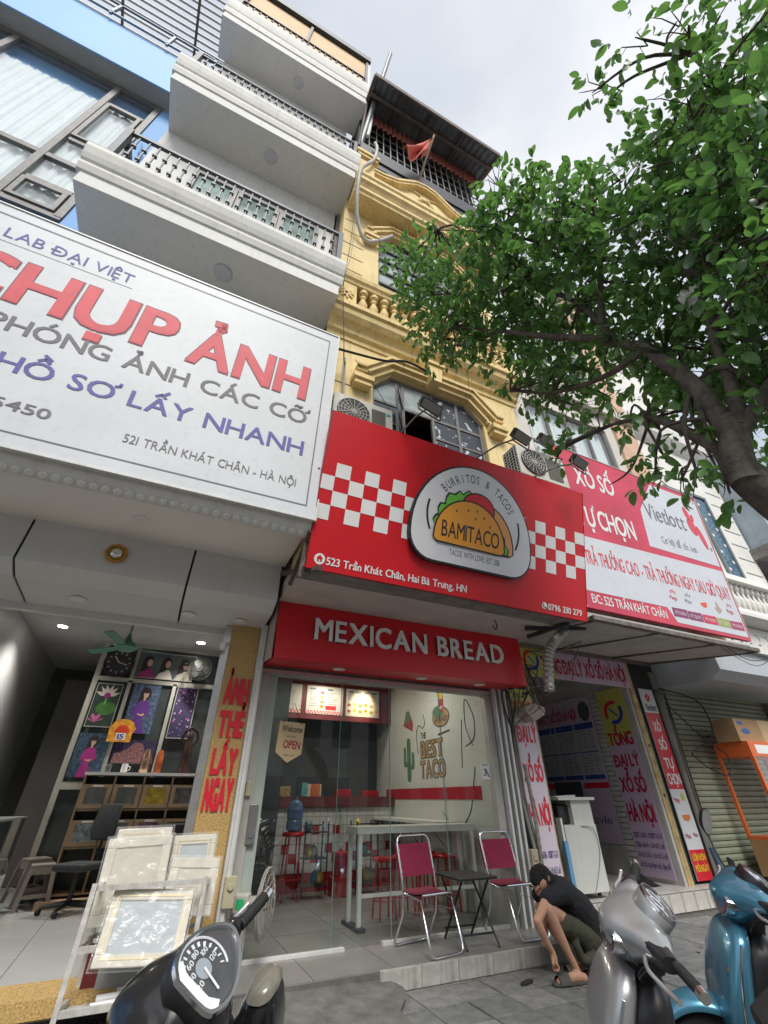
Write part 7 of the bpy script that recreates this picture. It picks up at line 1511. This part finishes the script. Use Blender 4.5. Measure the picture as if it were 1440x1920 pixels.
for c_, dx, dy, z_ in (((4.14, 4.625), -.98, .2, .0), ((4.43, 4.80), -.95, .31, 0)):
    M_ = T((*c_, 0)) @ RZ(math.atan2(dy, dx)); f = MB().prism([(-.17, -.045), (.0, -.052), (.13, -.06), (.18, -.03), (.18, .03), (.12, .055), (0, .045), (-.17, .04), (-.19, 0)], .0, .022, M_).build('slipper', slp, man, bevel=.005)
    MB().grid(lambda u, v: M_ @ Vector((.015+.11*v, .066*math.cos(u*math.pi)*(1), .012+.075*math.sin(u*math.pi)*(1-.25*v))), 16, 6).build('strap', slp, f, smooth=60)
pt = tag(MB().prism([(-.01, -.012), (.10, -.03), (.2, -.02), (.22, .03), (.08, .03), (-.01, .012)], -.01, .01, T((4.03, 4.66, .13)) @ RZ(rad(15)) @ RY(rad(52)) @ RX(rad(90))).build('trowel', mat('trowel_grey', (.12, .12, .12), .5, .5), bevel=.004), 'dark flat trowel held by the crouching man', 'tool')
tag(MB().prism(ell(0, 0, .1, .035, 14), 0, .02, T((3.78, 4.82, 0.0)) @ RZ(.3)).build('rubber_pad', black_plastic, bevel=.006), 'small black rubber pad lying on the pavers by the man', 'pad')
# ================================================================ tree
exec_pts = None
CL = [(2.99,1.03,7.07),(3.14,1.03,6.43),(2.32,3.32,7.46),(3.23,0.14,4.59),(3.4,1.89,5.9),(3.07,0.39,6.3),(4.0,0.75,3.89),(2.78,-0.13,6.4),(3.24,-0.05,6.41),(3.24,1.01,5.14),(2.99,0.29,4.03),(3.26,-0.32,6.72),(2.77,0.24,4.45),(2.71,2.27,6.66),(2.26,1.67,7.22),(3.66,2.23,5.4),(3.34,1.39,5.04),(2.65,2.65,7.59),(2.94,0.16,4.7),(3.36,-0.64,6.42),(2.97,2.6,6.74),(2.44,1.14,6.6),(3.65,2.58,6.4),(3.28,0.78,5.51),(3.06,1.32,5.89),(3.52,1.29,6.11),(3.46,0.66,5.33),(3.26,-0.35,5.97),(3.34,0.6,4.07),(3.57,0.86,4.56),(2.74,0.68,5.54),(3.11,0.38,4.43),(3.01,0.36,5.37),(2.51,2.14,7.14),(2.53,1.7,6.64),(3.18,0.23,6.68),(3.91,1.0,4.57),(3.68,1.77,5.96),(3.54,1.21,4.38),(2.8,1.24,6.58),(3.39,2.57,6.79),(2.85,1.72,6.71),(3.42,2.02,6.58),(2.79,1.11,6.05),(3.58,0.95,4.98),(3.99,0.93,4.14),(3.26,1.33,5.51),(2.75,0.11,5.29),(2.85,1.96,6.16),(3.13,0.49,5.28),(3.2,-0.08,5.02),(2.83,1.12,5.72),(3.34,0.59,3.79),(2.95,-0.08,5.11),(2.32,2.08,7.92),(2.16,2.68,6.82),(2.47,1.3,6.46),(3.11,0.7,5.68),(2.51,2.13,6.81),(2.53,2.33,7.7),(2.92,0.6,6.51),(3.35,-0.18,5.48),(3.48,0.53,4.46),(3.25,-0.42,6.94),(3.63,0.82,5.14),(3.7,2.37,6.13),(3.05,0.49,5.8),(3.04,0.04,4.94),(3.49,-0.01,5.16),(3.08,-0.17,5.45),(3.85,1.96,5.4),(3.13,2.01,6.88),(3.26,0.33,5.2),(3.03,1.61,7.17),(2.56,1.33,7.46),(2.7,2.02,6.27),(3.29,0.19,5.65),(2.9,0.76,6.53),(3.28,0.97,4.31),(3.4,2.0,6.19),(3.01,-0.06,5.79),(2.49,2.87,7.79),(2.03,2.46,7.98),(3.01,-0.22,6.54),(2.91,0.03,5.35),(3.35,0.7,3.96),(3.15,0.03,5.32),(3.32,-0.6,6.09),(3.05,0.57,4.13),(2.5,1.92,6.57),(2.51,2.94,6.81),(3.07,-0.06,6.62),(2.48,1.07,6.85),(1.99,2.66,7.9),(3.37,0.79,4.62),(3.22,0.43,5.07),(2.39,2.75,7.9),(2.8,0.65,6.0),(2.35,3.05,6.93),(3.1,1.12,5.02),(3.52,1.17,4.89),(3.11,-0.4,6.02),(3.06,-0.24,6.0),(2.04,2.67,7.34),(2.33,1.61,6.72),(3.17,0.37,4.74),(3.39,1.74,6.35),(2.57,1.55,7.03),(2.99,0.53,4.24),(2.15,1.44,7.23),(2.73,0.04,4.21),(3.0,0.28,4.27),(3.46,1.24,4.57),(3.24,0.49,3.9),(2.1,2.14,7.22),(3.24,1.0,5.76),(2.39,1.8,6.8),(2.83,0.21,6.51),(3.36,-0.25,6.12),(3.49,0.93,3.98),(2.9,1.96,6.95),(2.83,2.14,6.82),(3.38,-0.36,5.71),(3.15,0.97,6.06),(3.2,0.55,4.74),(2.84,1.48,6.21),(3.37,1.04,5.03),(3.56,-0.3,5.74),(3.0,-0.4,5.61),(2.01,2.13,7.5),(3.15,1.98,5.64),(3.01,-0.16,4.86),(3.65,0.52,4.38),(3.46,2.49,6.45),(3.43,0.17,4.57),(3.1,1.76,6.49),(3.06,-0.5,6.21),(3.34,2.33,6.64),(2.71,1.31,6.3),(3.3,0.4,4.01),(3.23,2.65,6.59),(3.31,1.62,5.24),(3.11,0.56,6.3),(1.64,2.47,7.41),(2.98,0.08,6.23),(2.97,0.96,6.56),(2.0,2.93,7.25),(2.53,1.6,7.44),(2.24,2.56,7.92),(3.18,0.66,3.53),(2.74,2.61,6.88),(3.19,2.47,5.82),(2.95,-0.47,5.69),(3.0,-0.04,4.97),(2.91,0.29,5.7),(3.41,0.89,5.2),(2.76,0.48,5.1),(3.38,2.69,6.42),(2.97,0.09,5.84),(3.67,2.06,5.73),(2.77,0.21,4.2),(2.92,0.71,6.97),(3.44,1.02,4.06),(3.82,2.44,5.83),(2.62,1.0,6.78),(2.08,3.07,7.93),(3.37,1.02,5.63),(3.5,0.95,4.69),(2.39,2.56,6.68),(3.24,1.61,6.44),(2.85,1.3,6.13),(2.52,1.06,6.28),(3.27,0.33,4.11),(3.68,2.52,6.04),(3.17,-0.17,6.48),(2.71,-0.22,6.35),(2.65,0.32,5.98),(3.82,1.44,5.25),(3.0,-0.41,6.25),(3.59,1.54,6.28),(2.37,2.37,7.33),(3.26,-0.27,5.71),(2.58,1.43,7.26),(2.38,1.41,7.47),(3.37,1.94,5.66),(3.23,-0.44,5.7),(2.81,-0.1,5.23),(2.78,0.23,4.87),(2.89,1.73,7.08),(2.82,0.25,5.25),(3.08,0.08,4.75),(2.5,2.13,7.75),(1.82,2.78,7.63),(2.73,1.48,6.36),(3.66,1.5,5.69),(3.12,0.12,6.8),(3.4,0.66,5.6),(3.82,0.64,3.96),(2.75,2.52,7.13),(2.67,0.76,5.76),(2.95,0.36,4.06),(3.31,0.15,5.42),(2.89,2.31,6.49),(3.48,0.47,3.96),(3.33,0.77,5.26),(3.59,1.83,6.26),(3.0,0.19,4.59),(2.64,2.54,6.4),(2.75,0.55,5.38),(2.92,0.26,5.97),(2.67,1.69,7.04),(2.86,0.48,6.57),(3.12,2.03,5.95),(2.97,1.64,5.68),(3.62,1.3,5.3),(3.09,1.9,6.44),(3.22,0.39,5.39),(3.57,1.05,4.35),(3.17,0.22,4.2),(2.03,1.62,7.13),(1.74,2.78,8.44),(3.13,0.83,5.62),(2.42,1.86,7.36),(1.93,2.66,8.31),(3.43,2.37,5.51),(3.17,1.09,5.92),(2.29,2.73,6.69),(2.46,1.16,6.26),(2.48,1.16,7.29),(3.63,0.85,4.07),(3.24,0.47,4.9),(2.83,2.96,7.14),(3.56,1.27,5.84),(3.85,0.8,4.15),(3.07,-0.16,5.87),(3.08,1.21,6.96),(2.98,0.89,7.22)]
EX = [(3.33,2.36,4.72,0.16),(3.31,2.53,4.61,0.13),(3.13,1.41,4.1,0.12),(3.16,1.54,4.3,0.12),(3.09,1.37,3.64,0.14),(3.09,1.42,3.8,0.12),(2.9,1.16,3.28,0.17),(2.93,1.29,3.35,0.16),(2.93,1.05,3.3,0.15),(2.93,1.05,3.1,0.14),(3.07,1.5,3.57,0.1),(2.34,-0.21,7.02,0.2),(2.42,0.16,6.99,0.18),(2.29,0.21,7.04,0.16),(2.54,-0.42,6.92,0.25),(2.71,2.99,6.98,0.2),(2.63,3.24,6.87,0.14),(1.9,3.0,7.53,0.25),(1.45,2.61,7.94,0.2),(2.39,1.0,7.35,0.25),(2.07,1.25,7.64,0.2),(3.08,1.21,4.08,0.2),(3.21,1.86,4.54,0.16),(3.16,2.39,5.73,0.2),(2.65,-0.42,6.86,0.25),(2.68,-0.56,6.61,0.2),(2.79,-0.56,6.32,0.22),(2.76,-0.68,6.21,0.2)]
tr_ = thing('street_tree', 'leafy street tree leaning in from the right over the shops', 'tree', (3.05, 1.0, 0))
bark = mat('bark', (.08, .066, .052), .9, var=.6, scale=9, bump=1.5, bscale=22, streak=.5, streakcol=(.2, .18, .14))
def limb(pts, rs, n='branch', seg=12, k=7):
    P = cr_pts(pts, k); m = len(P); RR = []
    for i in range(m):
        t = i/(m-1)*(len(rs)-1); a = int(min(t, len(rs)-2)); f = t-a; RR.append((rs[a]*(1-f)+rs[a+1]*f)*(1+.10*noise.noise(P[i]*4)))
    P = [p+Vector((noise.noise(p*3), noise.noise(p*3+Vector((9, 0, 0))), 0))*rs[0]*.25 for p in P]
    return MB().tube(P, RR, seg).build(n, bark, tr_, smooth=70)
limb([(4.5, .25, -.1), (4.25, .32, .9), (3.75, .55, 1.9), (3.12, .82, 2.72), (2.96, .92, 3.15), (2.95, .88, 3.6)], [.22, .17, .14, .108, .098, .078], 'trunk', 20, 10)
limb([(2.9, .93, 3.1), (2.94, .9, 3.46), (2.96, .93, 4.03), (3.06, 1.12, 4.75), (3.14, 1.32, 5.17), (3.04, 1.46, 5.97), (2.88, 1.78, 6.7)], [.08, .072, .06, .05, .04, .025, .012], 'trunk_limb')
limb([(2.95, .84, 3.5), (3.02, .76, 3.85), (3.0, .67, 4.36), (3.06, .52, 4.9), (3.16, .3, 5.62), (3.14, .02, 6.61)], [.055, .042, .035, .03, .02, .01])
limb([(2.95, .86, 3.45), (3.12, .61, 3.76), (3.4, .35, 4.1), (3.9, .1, 4.6)], [.055, .04, .03, .015])
limb([(2.93, .95, 3.3), (3.0, 1.12, 3.73), (3.11, 1.36, 4.14), (3.3, 1.75, 4.52), (3.32, 2.32, 4.76)], [.045, .036, .028, .018, .008])
limb([(3.11, 1.36, 4.14), (3.2, 1.7, 3.9), (3.3, 2.0, 3.95)], [.015, .01, .005])
limb([(3.14, 1.32, 5.17), (3.06, 1.33, 5.49), (2.98, .92, 6.62), (2.87, .74, 7.28)], [.045, .035, .022, .01])
limb([(3.06, .52, 4.9), (3.12, .74, 5.59), (2.97, 1.15, 6.35), (2.45, 1.61, 7.3), (1.82, 2.13, 7.92)], [.035, .03, .024, .015, .006])
limb([(3.14, 1.32, 5.17), (2.9, 1.7, 5.6), (2.6, 2.2, 6.2), (2.3, 2.7, 6.8)], [.05, .035, .022, .01])
limb([(3.06, 1.12, 4.75), (3.2, 1.6, 5.0), (3.2, 2.2, 5.4), (3.1, 2.7, 5.9)], [.04, .03, .02, .008])
# twigs joining clusters to their nearest limb points
allc = [(*c, .38) for c in CL]+[tuple(c) for c in EX]
anchors = [Vector(p) for p in ((2.96, .93, 4.03), (3.06, 1.12, 4.75), (3.14, 1.32, 5.17), (3.04, 1.46, 5.97), (2.88, 1.78, 6.7), (3.0, .67, 4.36), (3.06, .52, 4.9), (3.16, .3, 5.62), (3.14, .02, 6.61), (3.3, 1.75, 4.52), (3.11, 1.36, 4.14), (2.97, 1.15, 6.35), (2.45, 1.61, 7.3), (1.82, 2.13, 7.92), (2.6, 2.2, 6.2), (2.3, 2.7, 6.8), (3.2, 2.2, 5.4), (3.1, 2.7, 5.9), (2.98, .92, 6.62), (3.4, .35, 4.1))]
tg_ = MB(); rt = random.Random(5)
for c in allc:
    p = Vector(c[:3]); a = min(anchors, key=lambda q: (q-p).length); mid = a.lerp(p, .5)+Vector((rt.uniform(-.12, .12), rt.uniform(-.12, .12), rt.uniform(-.05, .2)))
    L_ = (p-a).length; tg_.tube(cr_pts([a, mid, p], 4), [max(.004, .009+.012*L_*(1-i/8)) if i < 8 else .004 for i in range(9)], 5)
    for k in range(4): d = Vector((rt.gauss(0, 1), rt.gauss(0, 1), rt.gauss(0, 1))).normalized()*c[3]; tg_.tube([p.lerp(a, .15), p+d*.5+Vector((0, 0, .03)), p+d], [.005, .004, .002], 4)
    anchors.append(mid) if L_ > .8 else None
q_ = tg_.build('twigs', bark, tr_); q_['kind'] = 'stuff'
def leafmat(name, col, tcol, rough):
    m = bpy.data.materials.new(name); m.use_nodes = True; t = m.node_tree; L = t.links.new; p = t.nodes['Principled BSDF']
    p.inputs['Roughness'].default_value = rough; p.inputs['Specular IOR Level'].default_value = .5
    tc = t.nodes.new('ShaderNodeTexCoord'); n = t.nodes.new('ShaderNodeTexNoise'); n.inputs['Scale'].default_value = 2.3; n.inputs['Detail'].default_value = 4; L(tc.outputs['Object'], n.inputs[0])
    n3 = t.nodes.new('ShaderNodeTexNoise'); n3.inputs['Scale'].default_value = 14; L(tc.outputs['Object'], n3.inputs[0])
    at_ = t.nodes.new('ShaderNodeAttribute'); at_.attribute_name = 'tint'; ad = t.nodes.new('ShaderNodeMath'); ad.operation = 'MULTIPLY_ADD'; L(at_.outputs['Fac'], ad.inputs[0]); ad.inputs[1].default_value = .6; L(n.outputs[0], ad.inputs[2])
    r = t.nodes.new('ShaderNodeValToRGB'); r.color_ramp.elements[0].position = .5; r.color_ramp.elements[1].position = .95; r.color_ramp.elements[0].color = (*[c*.42 for c in col], 1); r.color_ramp.elements[1].color = (col[0]*1.6, col[1]*1.75, col[2]*1.6, 1)
    L(ad.outputs[0], r.inputs[0]); L(r.outputs[0], p.inputs['Base Color'])
    tl = t.nodes.new('ShaderNodeBsdfTranslucent'); tl.inputs[0].default_value = (*tcol, 1); mx = t.nodes.new('ShaderNodeMixShader'); mx.inputs[0].default_value = .32
    o = t.nodes['Material Output']; L(p.outputs[0], mx.inputs[1]); L(tl.outputs[0], mx.inputs[2]); L(mx.outputs[0], o.inputs[0]); return m
lfm = leafmat('leaf_green', (.075, .155, .05), (.21, .45, .09), .36)
# leaf outline (one folded, slightly curled blade)
def leaf_verts(ln, wd, fold_, curl):
    out = []
    for t, w2 in ((0, .04), (.12, .45), (.3, .85), (.55, 1), (.78, .78), (.93, .35), (1, .02)):
        x = t*ln; z = -curl*t*t*ln
        out.append(((x, -w2*wd/2, z+fold_*w2*wd/2), (x, 0, z), (x, w2*wd/2, z+fold_*w2*wd/2)))
    return out
LV = [leaf_verts(1, .52, .35, .25), leaf_verts(1, .6, .15, .45), leaf_verts(1, .46, .5, .1)]
def leaf_mesh_into(mb, M_, kind):
    b = len(mb.v); n = len(LV[kind])
    for tri in LV[kind]:
        for p in tri: mb.v.append(tuple(M_ @ Vector(p)))
    for i in range(n-1):
        for j in range(2): mb.f.append((b+i*3+j, b+(i+1)*3+j, b+(i+1)*3+j+1, b+i*3+j+1))
lfs = []; rl = random.Random(9)
ctr_ = Vector((2.6, 1.5, 6.0))
for c in allc:
    p = Vector(c[:3]); r0 = c[3]; nt_ = int((18 if (p-Vector((0, 0, CAMZ))).length > 6 else 14)*(r0/.42)**1.6)+2
    for k in range(nt_):
        d = Vector((rl.gauss(0, 1), rl.gauss(0, 1), rl.gauss(0, .8))).normalized()*r0*rl.uniform(.25, 1.05); tp = p+d
        out_ = (d.normalized()+Vector((rl.uniform(-.5, .5), rl.uniform(-.5, .5), rl.uniform(-.4, .5)))).normalized()
        for j in range(rl.choice((3, 4, 5))):
            az = rl.uniform(0, 6.28); side = (out_.cross(Vector((math.cos(az), math.sin(az), .3)))).normalized(); dr = (out_*.5+side*.8+Vector((0, 0, -.28))).normalized()
            up_ = Vector((rl.gauss(0, .35), rl.gauss(0, .35), 1)); y_ = up_.cross(dr).normalized(); z_ = dr.cross(y_); s_ = rl.uniform(.055, .13)
            base = tp+out_*(.03*j); lfs.append((Matrix(((dr.x*s_, y_.x*s_, z_.x*s_, base.x), (dr.y*s_, y_.y*s_, z_.y*s_, base.y), (dr.z*s_, y_.z*s_, z_.z*s_, base.z), (0, 0, 0, 1))), rl.randrange(3)))
cp_ = Vector((0, 0, CAMZ)); lfs.sort(key=lambda q: (q[0].translation-cp_).length)
lms = []
for k in range(3):
    m_ = MB(); leaf_mesh_into(m_, Matrix.Identity(4), k); me = m_.mesh('leaf'); me.materials.append(leafmat('leaf_green_near_%d' % k, (.075, .155, .05), (.21, .45, .09), .36) if k == 0 else bpy.data.materials['leaf_green_near_0'])
    for p in me.polygons: p.use_smooth = True
    me.attributes.new('tint', 'FLOAT', 'POINT').data.foreach_set('value', [.15+.3*k]*len(me.vertices)); lms.append(me)
near = [q for q in lfs if (lambda d: d.dot(fw) > 1 and abs(d.dot(rt_c))/d.dot(fw) < .9 and d.dot(up_c)/d.dot(fw) < 1.2)(q[0].translation-cp_)] if False else lfs
inv = wmx(tr_).inverted()
for M_, k in near[:300]: piece('leaf', lms[k], tr_, inv @ M_)
crown = MB(); tv = []
for M_, k in near[300:]: leaf_mesh_into(crown, M_, k); tv += [rl.random()**1.5]*(3*len(LV[k]))
q_ = crown.build('crown', lfm, tr_); q_['kind'] = 'stuff'
q_.data.attributes.new('tint', 'FLOAT', 'POINT').data.foreach_set('value', tv)
for p in q_.data.polygons: p.use_smooth = True
print('leaves', len(lfs))
# plastic bag caught in the fork, fern on the limb
tag(MB().grid(lambda u, v: ((lambda a, b_, n_: (3.06+.11*math.cos(a)*math.sin(b_)*n_, .66+.08*math.sin(a)*math.sin(b_)*n_, 4.78+.13*math.cos(b_)*n_))(u*2*math.pi, v*math.pi, 1+.45*noise.noise(Vector((math.cos(u*6.28)*2, math.sin(u*6.28)*2, v*5))))), 28, 16, closeu=True).build('plastic_bag', mat('bag_white', (.5, .5, .47), .5, var=.1), smooth=50), 'crumpled white plastic bag caught in the tree fork', 'bag')
fe = thing('fern', 'grassy fern growing on the thick tree limb', 'fern', (3.0, 1.0, 4.5)); m_ = MB()
for k in range(26): a = rl.uniform(0, 6.28); l = rl.uniform(.2, .4); d = Vector((math.cos(a), math.sin(a), 0)); m_.bar((0, 0, 0), d*l*.5+Vector((0, 0, .14)), .012, .002); m_.bar(d*l*.5+Vector((0, 0, .14)), d*l+Vector((0, 0, .02)), .009, .002)
q_ = m_.build('fronds', leafmat('fern_green', (.05, .12, .02), (.15, .35, .04), .5), fe, world=False); q_['kind'] = 'stuff'

# a few fallen leaves and scraps on the pavers
fl2_ = MB(); rf_ = random.Random(31)
for k in range(46):
    x, y = rf_.uniform(2.0, 8.5), rf_.uniform(3.0, 5.1)
    leaf_mesh_into(fl2_, T((x, y, .006)) @ RZ(rf_.uniform(0, 6.28)) @ S(rf_.uniform(.03, .07)), rf_.randrange(3))
tag(fl2_.build('fallen_leaves', mat('dry_leaf', (.16, .11, .05), .8, var=.5, scale=3)), 'dry leaves scattered on the pavers', 'leaves', kind='stuff')
